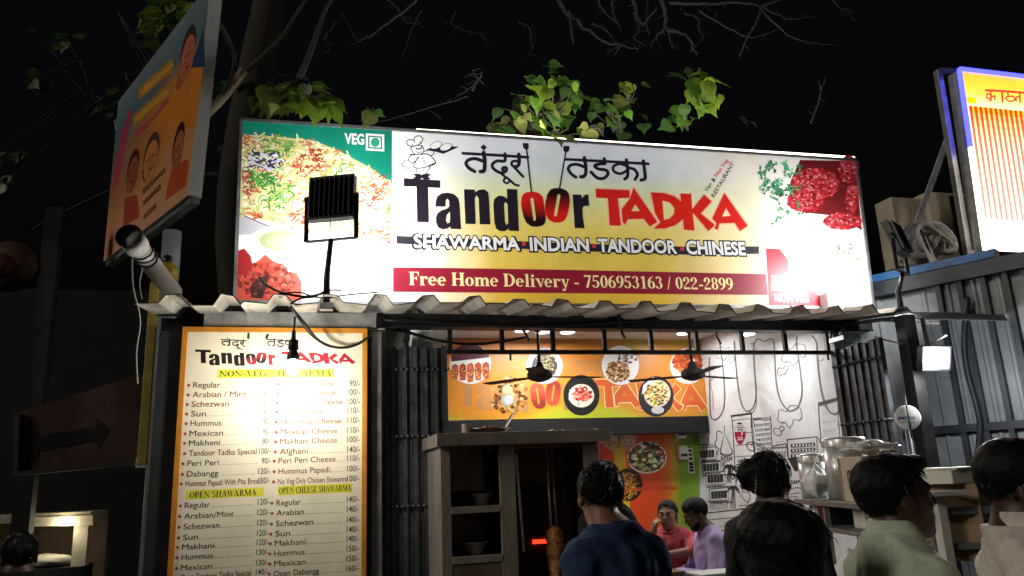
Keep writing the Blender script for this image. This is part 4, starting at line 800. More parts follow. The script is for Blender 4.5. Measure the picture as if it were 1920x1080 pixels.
cable([(1640, 632, 4.9), (1680, 642, 4.75), (1720, 647, 4.6), (1752, 640, 4.5), (1775, 628, 4.4)], .007, 'pale wire sagging to the bright flood lamp', 'cablew')
cable([(248, 485, 4.45), (250, 540, 4.5), (263, 600, 4.6), (256, 660, 4.7), (258, 720, 4.8)], .004, 'thin grey wire hanging from the white drain pipe', 'cablew')
cable([(268, 502, 4.5), (262, 530, 4.5), (266, 560, 4.5)], .003, 'short wire end hanging under the white drain pipe', 'cablew')
cable([(720, 600, 5.17), (1000, 612, 5.17), (1300, 598, 5.17), (1580, 606, 5.17), (1660, 600, 5.1)], .009, 'black cable running along the face of the black beam')

# ================================================================== FLOOD LAMPS
def flood(label, c, f, w, h, post, lens, group='flood lamps', power=None, col=(1, .98, .95), spread=175, yoke=True):
    r = thing('flood_lamp', label, 'flood lamp', post if post is not None else c, group); c = np.array(c, float); f = _unit(np.array(f, float))
    rt = np.cross(f, (0, 0, 1.)); rt = _unit(rt); up = np.cross(rt, f)
    g = MB().obox(c, rt * w / 2, up * h / 2, f * .022)
    for i in range(9): g.obox(c + rt * w * (i - 4) / 9.4 - f * .034, rt * .004, up * h * .44, f * .0125)
    g.build('housing', M['black'], r, .004)
    g = MB()
    for s, (ww, hh) in ((1, (w, .014)), (-1, (w, .014))): g.obox(c + up * s * (h / 2 - .007) + f * .029, rt * ww / 2, up * hh / 2, f * .007)
    for s in (1, -1): g.obox(c + rt * s * (w / 2 - .007) + f * .029, rt * .007, up * (h / 2 - .015), f * .0065)
    g.build('front_rim', M['black'], r)
    MB().obox(c + f * .026, rt * (w / 2 - .016), up * (h / 2 - .016), f * .002).build('lens', M[lens], r)
    if yoke:
        yk = c - np.array((0, 0, h * .5 + .13)); side = [c + rt * s * (w / 2 + .014) for s in (1, -1)]
        g = MB(); 
        for q in side: g.bar(q + np.array((0, 0, .0)), np.array((q[0], q[1], yk[2])), .012, .03)
        g.bar(np.array((side[0][0], side[0][1], yk[2])), np.array((side[1][0], side[1][1], yk[2])), .03, .012)
        for q in side: g.lathe(q, [(0, .014), (.022, .012), (.022, -.012), (0, -.014)], 10, axis=rt)
        g.build('yoke', M['black'], r)
        if post is not None: MB().tube([np.array(post), np.array((post[0], post[1], (post[2] + yk[2]) / 2)), yk], [.022, .019, .017], 8).build('pole', M['black'], r); MB().box((post[0] - .04, post[1] - .03, post[2] - .012), (post[0] + .04, post[1] + .03, post[2] + .03)).build('clamp', M['galv'], r)
        MB().tube([c - f * .045, (c + yk) / 2 - f * .02, yk], .004, 6).build('lead', M['cable'], r)
    if power: area_lamp('flood_beam', c + f * .06, f, w * .8, h * .8, power, col, r, spread)
    return r
FP = onY(612, 578, 4.75)
fc = onY(622, 371, 4.75); tgt = onY(690, 480, 5.4)
flood('black flood lamp on a post in front of the salad photo, seen from behind', fc, (tgt - fc) * (1, 1, .35), .30, .30, (FP[0], FP[1], FP[2]), 'lamp', power=9)
FQ = onY(1690, 584, 4.72); fd = onY(1682, 448, 4.72)
flood('black flood lamp on a post right of the main sign, turned toward it', fd, (-.52, .82, -.24), .24, .27, (FQ[0], FQ[1], FQ[2]), 'lamp', power=10)
fe = onY(1750, 671, 4.45)
flood('glaring flood lamp hanging under the neighbouring sheet, lit toward the street', fe, (-.1, -1, -.3), .22, .17, None, 'lamp', power=38, yoke=False)
l = bpy.data.lights.new('flood_spill', 'POINT'); l.energy = 24; l.shadow_soft_size = .08; l.color = (.95, .98, 1); o = bpy.data.objects.new('flood_spill', l); COL.objects.link(o); o.parent = bpy.data.objects['flood_lamp.002']; o.location = (.03, -.13, -.04)
MB().bar(fe + (0, .03, .08), fe + (.02, .06, .3), .03, .012).build('bracket', M['black'], bpy.data.objects['flood_lamp.002'])

# ================================================================== INSIDE: FANS, DOWNLIGHTS
for k, (px, py, pt_, lab) in enumerate([(1012, 704, 640, 'dark ceiling fan nearer the folded left gate'), (1299, 700, 640, 'dark ceiling fan in front of the mural corner')]):
    c = onY(px, py, 6.4)
    if k == 0:
        f0 = thing('ceiling_fan', lab, 'fan', (c[0], c[1], 3.0), 'ceiling fans')
        MB().lathe((c[0], c[1], c[2]), [(.0, .12), (.03, .115), (.05, .06), (.09, .045), (.11, .02), (.11, -.02), (.08, -.04), (.03, -.055), (0, -.056)], 24).build('motor', mat('fan_paint', (.025, .022, .02), .65, spec=.2), f0)
        MB().tube([(c[0], c[1], c[2] + .1), (c[0], c[1], 2.99)], .013).build('rod', M['black'], f0)
        MB().lathe((c[0], c[1], 2.86), [(.02, 0), (.035, .02), (.075, .12), (.078, .14), (0, .14)], 20).build('canopy_cup', M['black'], f0)
        for j in range(3):
            a = rad(8 + 120 * j); d = np.array((math.cos(a), math.sin(a), 0)); n = np.array((-d[1], d[0], 0))
            g = MB().prism([np.array(c) + d * r_ + n * w_ + (0, 0, -.012 + .05 * w_) for r_, w_ in ((.1, -.03), (.2, -.055), (.56, -.065), (.6, -.05), (.6, .05), (.56, .065), (.2, .055), (.1, .03))], (0, 0, .004)); g.build('blade', bpy.data.materials['fan_paint'], f0)
    else:
        f1 = copy_tree(f0); f1.location = (c[0], c[1], 3.0); f1.rotation_euler.z = rad(14); f1['label'] = lab
dls = [(onZ(965, 629, 2.99), 'round white downlight nearest the left fan'), (onZ(1062, 622, 2.99), 'bright downlight between the two ceiling fans'), (onZ(1262, 631, 2.99), 'bright downlight just left of the right fan'), (onZ(986, 641, 2.99), 'small downlight deepest behind the left fan'), (onX(1400, 624, 3.72), 'bright downlight close to the mural wall')]
d0 = None
for k, (c, lab) in enumerate(dls):
    if d0 is None:
        d0 = thing('downlight', lab, 'ceiling light', (c[0], 6.95, 2.995), 'ceiling downlights')
        MB().lathe((c[0], 6.95, 2.995), [(.08, .004), (.085, -.008), (.07, -.012), (.068, 0)], 24).build('rim', M['white'], d0); MB().lathe((c[0], 6.95, 2.985), [(.0, .006), (.068, .006), (.066, -.008), (0, -.01)], 24).build('lens', M['lamp2'], d0)
        l = bpy.data.lights.new('downlight_beam', 'AREA'); l.shape = 'DISK'; l.size = .14; l.energy = 7.8; l.color = (1, .98, .955)
        o = bpy.data.objects.new('downlight_beam', l); COL.objects.link(o); o.parent = d0; o.location = (0, 0, -.035)
    else:
        q = copy_tree(d0); q.location = (c[0], min(c[1], 6.98), min(c[2], 2.995)); q['label'] = lab

# ================================================================== SHAWARMA CABINET
ca = thing('shawarma_cabinet', 'stainless steel shawarma cabinet with open shelves and grill bay', 'cabinet', (1.35, 5.0, 0))
X0, X1, Y0, Y1 = .81, 1.84, 4.75, 5.25
def cx(px, py, y=Y0): return onY(px, py, y)
xm0, xm1, xr = cx(937, 900)[0], cx(966, 900)[0], cx(1097, 900)[0]
z = lambda py, px=890: cx(px, py)[2]
zh0 = z(836) - .001
MB().box((X0, Y0 + .02, 0), (X0 + .02, Y1, zh0)).build('side_panel', M['steel'], ca); MB().box((X1 - .02, Y0 + .02, 0), (X1, Y1, zh0)).build('side_panel', M['steel'], ca)
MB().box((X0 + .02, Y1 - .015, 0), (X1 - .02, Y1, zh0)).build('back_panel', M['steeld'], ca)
g = MB().box((X0, Y0, 0), (X0 + .062, Y0 + .02, zh0)); g.build('corner_post', M['steel'], ca, .003)
MB().box((xm0, Y0, 0), (xm1, Y0 + .02, zh0)).build('middle_post', M['steel'], ca, .003); MB().box((xr, Y0, 0), (X1, Y0 + .02, zh0)).build('right_post', M['steel'], ca, .003)
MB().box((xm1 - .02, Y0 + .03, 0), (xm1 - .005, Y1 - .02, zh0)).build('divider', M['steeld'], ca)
for za, zb in ((949, 962), (1042, 1056)):
    g = MB().box((X0 + .062, Y0 - .004, z(zb)), (xm0, Y0 + .016, z(za))); g.box((X0 + .022, Y0 + .016, z(zb) + .012), (xm0, Y1 - .02, z(za) - .008)); g.build('shelf', M['steel'], ca, .002)
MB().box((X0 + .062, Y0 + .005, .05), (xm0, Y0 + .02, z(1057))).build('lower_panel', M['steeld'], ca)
MB().box((X0 + .1, Y0 + .2, z(920)), (X0 + .31, Y0 + .21, zh0)).build('splash_sheet', mat('reflection_tinted_sheet', (.42, .29, .2), .42, .4, nscale=7, namt=.35, bump=.15), ca)  # brown tint paints in the orange reflected by the sheet
zh1 = z(812)
g = MB().prism([(X0 - .03, Y0 - .06, zh0 + .001), (X1 + .07, Y0 - .06, zh0 + .001), (X1 + .07, Y0 - .06, zh1), (X0 - .03, Y0 - .06, zh1)], (0, .58, 0)); g.build('hood', M['steel'], ca, .004)
g = MB()
for zz in (.62, .95, 1.28):
    g.box((xm1 + .06, Y0 + .3, zz), (xr - .06, Y0 + .36, zz + .3))
g.build('burner_bank', M['black'], ca)
e0 = onY(1000, 1017, Y0 + .28); MB().box((e0[0], Y0 + .285, e0[2] - .01), (e0[0] + .12, Y0 + .298, e0[2] + .014)).build('hot_element', M['ember'], ca)
e1 = onY(962, 1016, Y0 + .2); 
MB().tube([(cx(1034, 850)[0], Y0 + .1, zh0), (cx(1034, 850)[0] + .006, Y0 + .1, z(1080) - .2)], .008).build('spit_rod', M['steel'], ca); MB().tube([(cx(1046, 850)[0], Y0 + .14, zh0), (cx(1046, 850)[0] + .02, Y0 + .14, z(1080) - .2)], .007).build('guide_rod', M['steel'], ca)
MB().bar((xm1 + .01, Y0 - .01, z(855)), (xm1 + .035, Y0 - .01, z(1040)), .012, .012).build('door_handle', M['galv'], ca)
mt = onY(1041, 1034, Y0 + .1)
prf = [(.0, .175), (.025, .172), (.044, .15)]
R_ = random.Random(9)
for i in range(34): prf.append((.05 + .006 * math.sin(i * .3) + R_.uniform(-.005, .006), .14 - i * .016))
prf += [(.0, -.41)]
g = MB().lathe(mt + (0, 0, -.02), prf, 22)
single(g, 'shawarma_meat', M['meat'], 'stack of roasted brown meat on the vertical spit', 'meat')
def bowl(px, py, w, y, zbase, label):
    c = onY(px, py, y); r = w
    g = MB().lathe((c[0], c[1], zbase), [(r * .55, 0), (r * .62, .004), (r * .95, r * .78), (r * 1.06, r * .8), (r * 1.06, r * .83), (r * .93, r * .82), (r * .58, .012), (0, .01)], 28)
    return single(g, 'steel_bowl', M['bright'], label, 'bowl', 'bowls in the cabinet')
bowl(898, 945, .085, Y0 + .14, z(949) - .002, 'wide steel bowl on the upper cabinet shelf'); bowl(888, 1040, .088, Y0 + .12, z(1042) - .002, 'deep steel bowl on the lower cabinet shelf')
c = onY(912, 806, 4.95); zt = zh1 + .001
tr = thing('food_tray', 'dark tray of fried pieces lying on top of the steel cabinet', 'tray', (c[0], c[1], zt))
MB().lathe((c[0], c[1], zt), [(.0, .004), (.1, .002), (.16, .035), (.165, .035), (.1, .012), (0, .01)], 24).build('dish', M['steeld'], tr)
g = MB()
for i in range(26): a = R_.random() * 6.28; r_ = .09 * R_.random() ** .5; g.ball((c[0] + r_ * math.cos(a), c[1] + r_ * math.sin(a), zt + .025 + R_.random() * .02), (R_.uniform(.014, .028), R_.uniform(.014, .024), .012), 8)
g.build('fried_pieces', M['food'], tr)
q = onY(874, 806, 4.85); single(MB().lathe((q[0], q[1], zt), [(.02, 0), (.026, .004), (.03, .06), (.032, .062), (.027, .062), (.022, .008), (0, .008)], 18), 'steel_tumbler', M['steel'], 'small shiny steel tumbler on the cabinet top left of the tray', 'tumbler')
q = onY(950, 800, 4.9); g = MB().bar((q[0] - .03, q[1], zt + .012), (q[0] + .05, q[1] + .05, zt + .12), .022, .006); g.bar((q[0] - .02, q[1] + .03, zt + .012), (q[0] + .05, q[1] + .055, zt + .11), .022, .006); single(g, 'steel_tongs', M['steel'], 'steel tongs leaning up on the cabinet top right of the tray', 'tongs')
q = onY(1065, 800, 5.1); g = MB()
for i in range(9): a = R_.random() * 6.28; g.bar((q[0] - .2 + i * .05, q[1] + R_.uniform(-.05, .05), zt + .01), (q[0] - .12 + i * .05, q[1] + R_.uniform(-.05, .05), zt + .03), .01, .006)
single(g, 'skewer_heap', M['steeld'], 'heap of metal skewers lying on the right of the cabinet top', 'skewers')

# ================================================================== SHELF AND COUNTER AT THE RIGHT
S0, S1 = onZ(1487, 935, 1.42), onZ(1640, 946, 1.42)
dS = _unit((S1 - S0) * (1, 1, 0)); nS = np.array([-dS[1], dS[0], 0]); nS = nS if nS[0] > 0 else -nS
def sp_(t, w, zz): return S0 * (1, 1, 0) + dS * t + nS * w + np.array((0, 0, zz))
rk = thing('serving_rack', 'grey steel counter rack carrying tins and cartons beside the mural', 'rack', sp_(.7, .2, 0))
LNG, DEP = 1.75, .42
g = MB().obox(sp_(LNG / 2, DEP / 2, 1.405), dS * LNG / 2, nS * DEP / 2, (0, 0, .015)); g.build('top_shelf', M['rack'], rk, .003)
MB().obox(sp_(LNG / 2, DEP / 2, 1.265), dS * LNG / 2, nS * DEP / 2, (0, 0, .012)).build('middle_shelf', M['rack'], rk, .003)
MB().obox(sp_(LNG / 2, DEP / 2, .9), dS * LNG / 2, nS * DEP / 2, (0, 0, .018)).build('counter_top', M['rack'], rk, .003)
for t in (.03, .5, 1.1, LNG - .03):
    for w in (.02, DEP - .02): MB().obox(sp_(t, w, .69), dS * .014, nS * .014, (0, 0, .69)).build('leg', M['rack'], rk)
for t, w, r_, h, lab in ((.08, .12, .085, .25, 'smaller steel storage tin at the far end of the rack'), (.42, .2, .12, .33, 'big lidded steel storage tin on the rack')):
    c = sp_(t, w, 1.422); k = thing('storage_tin', lab, 'tin', c, 'steel tins on the rack')
    MB().lathe(c, [(0, 0), (r_, .0), (r_, h), (r_ * .98, h)], 32).build('body', M['bright'], k); MB().lathe(c + (0, 0, h + .001), [(r_ * 1.02, -.035), (r_ * 1.03, .0), (r_ * 1.0, .012), (r_ * .6, .02), (0, .022)], 32).build('lid', M['bright'], k)
def lumpy(c, r, seed, n=22, k=.25, taper=0.):
    R = np.random.default_rng(seed); g = MB().ball((0, 0, 0), 1., n); ph = R.random(9) * 6; out = []
    for v in g.v:
        v = np.array(v); s = 1 + k * (math.sin(v[0] * 4 + ph[0]) * math.sin(v[1] * 5 + ph[1]) + .6 * math.sin(v[2] * 9 + ph[2] + v[0] * 5) + .4 * math.sin(v[1] * 13 + ph[3]) * math.sin(v[0] * 11)); q = v * s
        if taper: q[:2] *= 1 - taper * max(0, q[2])
        out.append(np.array(c) + q * np.array(r))
    zmin = min(v[2] for v in out); g.v = [tuple(v - (0, 0, zmin - c[2])) for v in out]; return g
single(lumpy(sp_(.3, -.02 + .08, 1.421), (.075, .075, .085), 2, 24, .2, .6), 'plastic_bag', M['bag'], 'knotted white plastic bag standing before the tins on the rack', 'bag', 'white plastic bags')
c = sp_(.66, .14, 1.421)
g = MB().obox(c + (0, 0, .115), dS * .07, nS * .055, (0, 0, .115)); single(g, 'paper_sack', M['card'], 'crumpled brown carton with torn top beside the big tin', 'carton', bevel=.004)
cb = sp_(.92, .17, 1.421); k = thing('carton', 'pale carton with bold black letters on the rack', 'carton', cb)
MB().obox(cb + (0, 0, .115), dS * .14, nS * .14, (0, 0, .115)).build('box', M['cardp'], k, .004)
fn = -nS; fp = cb - nS * .1415
pt = Print(fp, fn); q0 = cb + dS * -.06 - nS * .142 + np.array((0, 0, .1))
def p2(v): c_ = RW.T @ (np.asarray(v) - CAM); return (960 + FPX * c_[0] / c_[2], 540 + FPX * c_[1] / c_[2])
A_, B_ = p2(q0), p2(q0 + dS * .16); pt.text('CHEESE', A_, B_, 22, lin('#2a2624'), 1, .03); A_, B_ = p2(q0 + np.array((0, 0, -.04))), p2(q0 + dS * .1 + np.array((0, 0, -.04))); 
pt.build('writing', M['print'], k)
single(lumpy(sp_(.86, .16, 1.655), (.12, .1, .03), 5, 24, .4), 'plastic_bag', M['bag'], 'white plastic bag lying flat on top of the lettered carton', 'bag', 'white plastic bags')
single(lumpy(sp_(.62, .1, .92), (.13, .12, .11), 6, 24, .22, .4), 'plastic_bag', M['bag'], 'crumpled white bag on the counter under the rack', 'bag', 'white plastic bags')
single(lumpy(sp_(.95, .12, .92), (.09, .08, .05), 8, 20, .3), 'plastic_bag', M['bag'], 'small white bag among dishes on the counter', 'bag', 'white plastic bags')
for t, w, lab in ((.35, .12, 'steel dish at the far end of the counter'), (1.15, .16, 'steel dish half hidden by the green shirt')):
    c = sp_(t, w, .919); single(MB().lathe(c, [(.06, 0), (.09, .06), (.095, .06), (.065, .008), (0, .006)], 22), 'steel_dish', M['steel'], lab, 'dish', 'dishes on the counter')
for t, w, h, c_, lab in ((.12, .2, .1, 'boxw', 'pale food pack on the middle shelf by the far leg'), (.32, .16, .11, 'black', 'black crate on the middle shelf below the tins'), (.75, .2, .1, 'boxw', 'white food pack on the middle shelf under the cartons')):
    c = sp_(t, w, 1.278); single(MB().obox(c + (0, 0, h / 2), dS * .08, nS * .1, (0, 0, h / 2)), 'food_pack', M[c_], lab, 'pack', bevel=.006)
# cartons further right
c = onY(1800, 985, 2.9); k = thing('carton', 'tall brown carton with a round mark standing right of the rack', 'carton', (c[0], c[1], 0))
dr = _unit(np.array([.82, .3, 0])); dn = np.array([dr[1], -dr[0], 0])
hz = onY(1800, 905, 2.9)[2]; MB().obox((c[0], c[1], .6 + hz / 2), dr * .13, dn * .16, (0, 0, hz / 2 - .6)).build('box', M['card'], k, .004)
MB().lathe(np.array((c[0] + .03, c[1], hz - .19)) + dn * .161, [(.0, .0015), (.042, .0015), (.042, 0)], 24, axis=dn).build('round_mark', mat('carton_ink', (.06, .035, .022), .8), k)
MB().obox((c[0], c[1], hz - .15), dr * .022, dn * .1612, (0, 0, .1505)).build('tape', mat('packing_tape', (.36, .25, .14), .3), k)
MB().obox((c[0], c[1], .6), dr * .2, dn * .2, (0, 0, .015)).build('stand_top', M['galv'], k)
for sx in (-1, 1):
    for sy in (-1, 1): MB().obox(np.array((c[0], c[1], .29)) + dr * .18 * sx + dn * .18 * sy, dr * .015, dn * .015, (0, 0, .29)).build('stand_leg', M['galv'], k)
c2 = np.array((c[0] - .03, c[1] - .01, hz + .001)); g = MB().obox(c2 + (0, 0, .028), _unit(np.array([.95, .12, 0])) * .15, np.array([-.12, .95, 0]) * .15, (0, 0, .028)); g.obox(c2 + (.005, 0, .062), _unit(np.array([.95, .2, 0])) * .148, np.array([-.2, .95, 0]) * .148, (0, 0, .0055)); single(g, 'flat_carton', M['boxw'], 'flat white carton lying on the tall brown carton', 'carton', bevel=.004)
q = onY(1752, 930, 2.75); g = MB().box((q[0] - .08, q[1] - .08, q[2]), (q[0] + .1, q[1] + .08, q[2] + .02)); g.box((q[0] - .01, q[1] - .02, 0), (q[0] + .035, q[1] + .02, q[2] - .0005)); single(g, 'small_stand', M['boxw'], 'small pale stand with one post left of the brown carton', 'stand', bevel=.003)
# round hanging sign
c = onY(1702, 783, 4.5); k = thing('round_sign', 'round white hanging sign with payment lettering under the flood lamp', 'sign', (c[0], c[1], c[2]))
vd = _unit(CAM - c); vd[2] = 0; vd = _unit(vd); vd = _unit(vd * .6 + np.array((-.1, -1, 0)) * .4)
MB().lathe(c, [(0, .006), (.078, .006), (.084, .003), (.084, -.006), (0, -.008)], 32, axis=vd).build('disc', M['white'], k)
pt = Print(c + vd * .0065, vd); pt.text('pay', (1684, 786), (1702, 786), 7, lin('#1b2a5c'), 1, .03); pt.text('tm', (1703, 786), (1716, 786), 7, lin('#5aa8cc'), 1, .02); pt.rect(1685, 791, 1716, 792.5, lin('#8a949c'), 1); pt.build('writing', M['print'], k)
MB().tube([c + vd * .012 + (0, 0, -.14), c + vd * .014, c + vd * .012 + (.0, 0, .16)], .005).build('hanging_wire', M['cable'], k)
single(MB().tube([(c[0] + .03, c[1] + .05, 0), (c[0] + .03, c[1] + .05, 2.0)], .022, 10), 'thin_pole', M['black'], 'thin black pole behind the round hanging sign', 'pole')
# small wall fitting above the right gate
c = onX(1578, 634, 4.1); k = thing('wall_fitting', 'small metal fitting with loose wires above the right folded gate', 'fitting', (c[0], c[1], c[2]))
MB().box((c[0] - .06, c[1] - .1, c[2] - .03), (c[0] + .03, c[1] + .08, c[2] + .01)).build('tray', M['galv'], k, .004); MB().ball((c[0] - .03, c[1] - .05, c[2] + .03), .025, 12).build('knob', M['steel'], k); MB().tube(smooth([(c[0] - .03, c[1] + .1, c[2]), (c[0] - .04, c[1] + .02, c[2] + .1), (c[0] - .03, c[1] - .08, c[2] + .07), (c[0] - .04, c[1] - .12, c[2] + .01)], 5), .008).build('wire', M['cable'], k)
# ================================================================== NEIGHBOURING SHED AT THE RIGHT
W0 = np.array([4.86, 5.6, 0.]); dW = _unit(np.array([.458, -.889, 0])); nW = np.array([-dW[1], dW[0], 0]); nW = -np.array([.889, .458, 0])
def wl(t, z_, off=0.): return W0 + dW * t + nW * off + np.array((0, 0, z_))
nb = thing('shed_wall', 'blue grey sheet metal wall of the neighbouring shed on the right', 'wall', W0)
g = MB(); t = -.3; pts = []
while t < 4.4:
    for dt, o_ in ((0, 0), (.11, 0), (.125, .016), (.145, .016), (.16, 0)): pts.append((t + dt, o_))
    t += .19
n = len(pts); g.add([wl(a_, 0, o_) for a_, o_ in pts] + [wl(a_, 3.12, o_) for a_, o_ in pts], [(i, i + 1, n + i + 1, n + i) for i in range(n - 1)]); g.build('sheet', M['bluewall'], nb)
g = MB().bar(wl(-.3, 3.09, .05), wl(4.4, 3.09, .05), .09, .12); g.build('top_rail', M['bluegirt'], nb); MB().bar(wl(.1, 1.86, .04), wl(4.4, 1.86, .04), .05, .06).build('middle_rail', M['bluegirt'], nb)
for px in (1780, 1822, 1868, 1912, 1960):
    q = on_plane(px, 640, W0, nW); t_ = (q - W0) @ dW; MB().bar(wl(t_, .0, .035), wl(t_, 3.03, .035), .05, .04, up=tuple(dW)).build('stud', M['bluegirt'], nb)
bb = MB().bar(wl(-.35, 3.2, .0), wl(1.0, 3.2, .0), .1, .07); single(bb, 'blue_beam', M['bluebeam'], 'bright blue painted beam on top of the shed wall', 'beam', bevel=.004)
g = MB().prism([onY(1600, 606, 5.0), onY(1660, 598, 4.75), onY(1890, 602, 4.3), onY(1880, 588, 4.9), onY(1700, 586, 5.2)], (0, 0, .006)); single(g, 'dark_sheet', mat('weathered_sheet', (.05, .053, .058), .6, nscale=5, namt=.5, bump=.2), 'dark loose roofing sheet stretched from the awning end to the shed', 'sheet')
g = MB().prism([onY(1668, 600, 4.7), onY(1740, 599, 4.6), onY(1700, 586, 4.95), onY(1688, 586, 4.95)], (0, 0, .005)); single(g, 'white_flap', M['white'], 'small white triangular flap at the right awning end', 'flap')
for pts_, lab in (([(1640, 600, 4.9), (1700, 604, 4.7), (1760, 606, 4.6)], 'thin pale edge strip below the white flap'),): cable(pts_, .008, lab, 'cablew', 'edge_strip')
single(MB().tube(smooth([wl(((on_plane(x_, y_, W0, nW)) - W0) @ dW, on_plane(x_, y_, W0, nW)[2], .09) for x_, y_ in ((1822, 560), (1815, 640), (1822, 700), (1838, 760), (1845, 800), (1840, 860))], 5), .022, 8), 'drain_hose', M['bluegirt'], 'grey drain hose running down the shed wall', 'hose')
# backlit sign
ns = thing('neighbour_sign', 'backlit striped yellow and red sign edged with blue lights', 'sign', (7.2, 5.6, 3.5))
TLn, BLn = onY(1797, 131, 5.6), onY(1846, 470, 5.6); zt_, zb_ = TLn[2], BLn[2]
A4 = [np.array((TLn[0], 5.6, zt_)), np.array((9.2, 5.6, zt_)), np.array((9.1, 5.6, zb_)), np.array((BLn[0], 5.6, zb_))]
MB().prism(A4, (0, .14, 0)).build('box', M['galv'], ns)
p = Print((7, 5.595, 4), (0, -1, 0))
def ng(u, v): return ramp([(0, lin('#e8a020')), (.12, lin('#f2c23c')), (.19, lin('#f4dcae')), (1, lin('#fff4ea'))], v)
Q4 = [p2(q) for q in A4]
p.grid(Q4, 30, 24, ng, 0)
def nq(u, v): 
    w = (A4[0] * (1 - u) + A4[1] * u) * (1 - v) + (A4[3] * (1 - u) + A4[2] * u) * v; return p2(w)
def npoly(uvs, col, l): p.poly([nq(*q) for q in uvs], col, l)
npoly([(0.005, .155), (.055, .155), (.055, .19), (.005, .19)], lin('#e8b800'), 1); npoly([(0.02, .205), (1, .205), (1, .83), (.02, .83)], lin('#fbe6c4'), 1)
for i in range(46):
    u = .022 + i * .0215
    for s in range(16):
        v0, v1 = .205 + s * .0391, .205 + (s + 1) * .0391; c = ramp([(0, lin('#d8341c')), (.35, lin('#e8704c')), (1, lin('#d88a80'))], s / 16); w = .0125 - .005 * s / 16
        npoly([(u, v0), (u + w, v0), (u + w, v1), (u, v1)], c, 2)
    if i % 1 == 0:
        for s in range(6): v0, v1 = .205 + s * .0391, .205 + (s + 1) * .0391; npoly([(u + .0125, v0), (u + .0215, v0), (u + .0215, v1), (u + .0125, v1)], mix(lin('#f0a81c'), lin('#fbe6c4'), s / 6), 2)
def c3(x, y): return (1600 + x / 2.118, 90 + y / 2.118)
for P, w in (([(525, 168), (600, 172), (700, 180)], 9), ([(545, 172), (547, 210)], 6), ([(548, 188), (530, 182), (532, 202), (548, 196), (562, 190), (560, 206)], 6), ([(548, 204), (536, 212)], 5), ([(590, 174), (592, 214)], 8), ([(612, 176), (614, 190), (604, 200), (622, 212), (640, 206), (634, 192), (616, 194)], 6), ([(640, 205), (650, 212)], 5), ([(660, 178), (662, 216)], 7), ([(662, 196), (648, 194), (646, 204)], 6), ([(690, 182), (692, 216)], 7)):
    p.stroke([c3(*q) for q in P], w / 2.118, lin('#c4342c'), 3)
p.text('S', c3(590, 725), c3(604, 725), 8, lin('#e0b090'), 3, .01); p.serif('R', c3(608, 725), c3(622, 725), 7, lin('#e0b090'), 3); p.text('Borivali', c3(596, 772), c3(690, 768), 9, lin('#c89070'), 3, .0)
p.build('sign_print', M['backlit2'], ns)
g = MB().bar(A4[0] + (-.01, -.02, .0), A4[1] + (0, -.02, 0), .03, .035, up=(0, 1, 0)); g.bar(A4[0] + (-.01, -.02, 0), A4[3] * .45 + A4[0] * .55 + (-.01, -.02, 0), .03, .035, up=(0, 1, 0)); g.build('blue_light_strip', M['blueled'], ns)
MB().bar(A4[3] + (-.01, -.02, 0), A4[3] * .45 + A4[0] * .55 + (-.01, -.02, 0), .03, .035, up=(0, 1, 0)).build('white_light_strip', M['strip'], ns)
MB().box((6.2, 5.5, zb_ - .16), (9.2, 5.85, zb_ - .04)).build('base_beam', M['bluegirt'], ns)
sf = thing('sign_stay', 'silver square tube frame propping up the backlit striped sign', 'sign frame', (6.1, 5.75, 3.4))
a, b, c = onY(1758, 133, 5.75), onY(1816, 484, 5.75), onY(1800, 134, 5.75)
MB().bar(a, b, .06, .06).build('post', M['galv'], sf, .003); MB().bar(a + (.03, 0, 0), c, .05, .05).build('top_arm', M['galv'], sf); MB().bar(onY(1776, 262, 5.78), onY(1692, 492, 6.1), .055, .055).build('brace', M['galv'], sf, .003); MB().bar(b + (-.02, 0, .02), onY(1845, 466, 5.72), .05, .05).build('foot_arm', M['galv'], sf)
# air conditioner and coiled pipe
a, b = onY(1700, 495, 6.1), onY(1835, 365, 6.1)
ac = thing('ac_unit', 'cream air conditioner unit on the shed roof behind the coiled pipe', 'air conditioner', ((a[0] + b[0]) / 2, 6.3, a[2]))
xm = onY(1745, 400, 6.1)[0]
MB().box((xm, 6.1, a[2]), (b[0] + .1, 6.42, b[2])).build('casing', M['acm'], ac, .012); MB().box((a[0], 6.16, a[2]), (xm - .002, 6.4, b[2] - .06)).build('side_cover', M['acm'], ac, .01)
c = onY(1815, 430, 6.09); g = MB()
g.lathe((c[0], 6.098, c[2]), [(0, 0), (.19, 0), (.19, .012), (0, .012)], 28, axis=(0, -1, 0)); g.build('fan_opening', M['black'], ac)
q = onY(1790, 430, 6.098); MB().box((q[0], 6.085, a[2] + .03), (q[0] + .5, 6.097, b[2] - .04)).build('dark_grille', M['black'], ac)
g = MB()
cc = onY(1738, 448, 5.72); R_ = random.Random(4)
for k in range(7):
    r1, r2 = .1 + .1 * R_.random(), .09 + .09 * R_.random(); ph = R_.random() * 6; off = np.array((R_.uniform(-.1, .13), R_.uniform(-.1, .1), R_.uniform(-.08, .09)))
    g.tube([cc + off + np.array((r1 * math.cos(a_), .03 * math.sin(a_ + ph), r2 * math.sin(a_) + .03 * math.sin(2 * a_ + ph))) for a_ in (6.28 * j / 22 for j in range(23))], .03, 8)
g.build; cp = single(g, 'coiled_pipe', M['pvc'], 'coil of white insulated pipe hanging by the air conditioner', 'pipe')
MB().tube(smooth([onY(1722, 430, 5.65), onY(1737, 462, 5.55), onY(1760, 510, 5.4), onY(1785, 545, 5.3), onY(1799, 580, 5.25)], 6), [.032] * 19 + [.034] * 6, 8).build('pipe_tail', M['pvc'], cp)
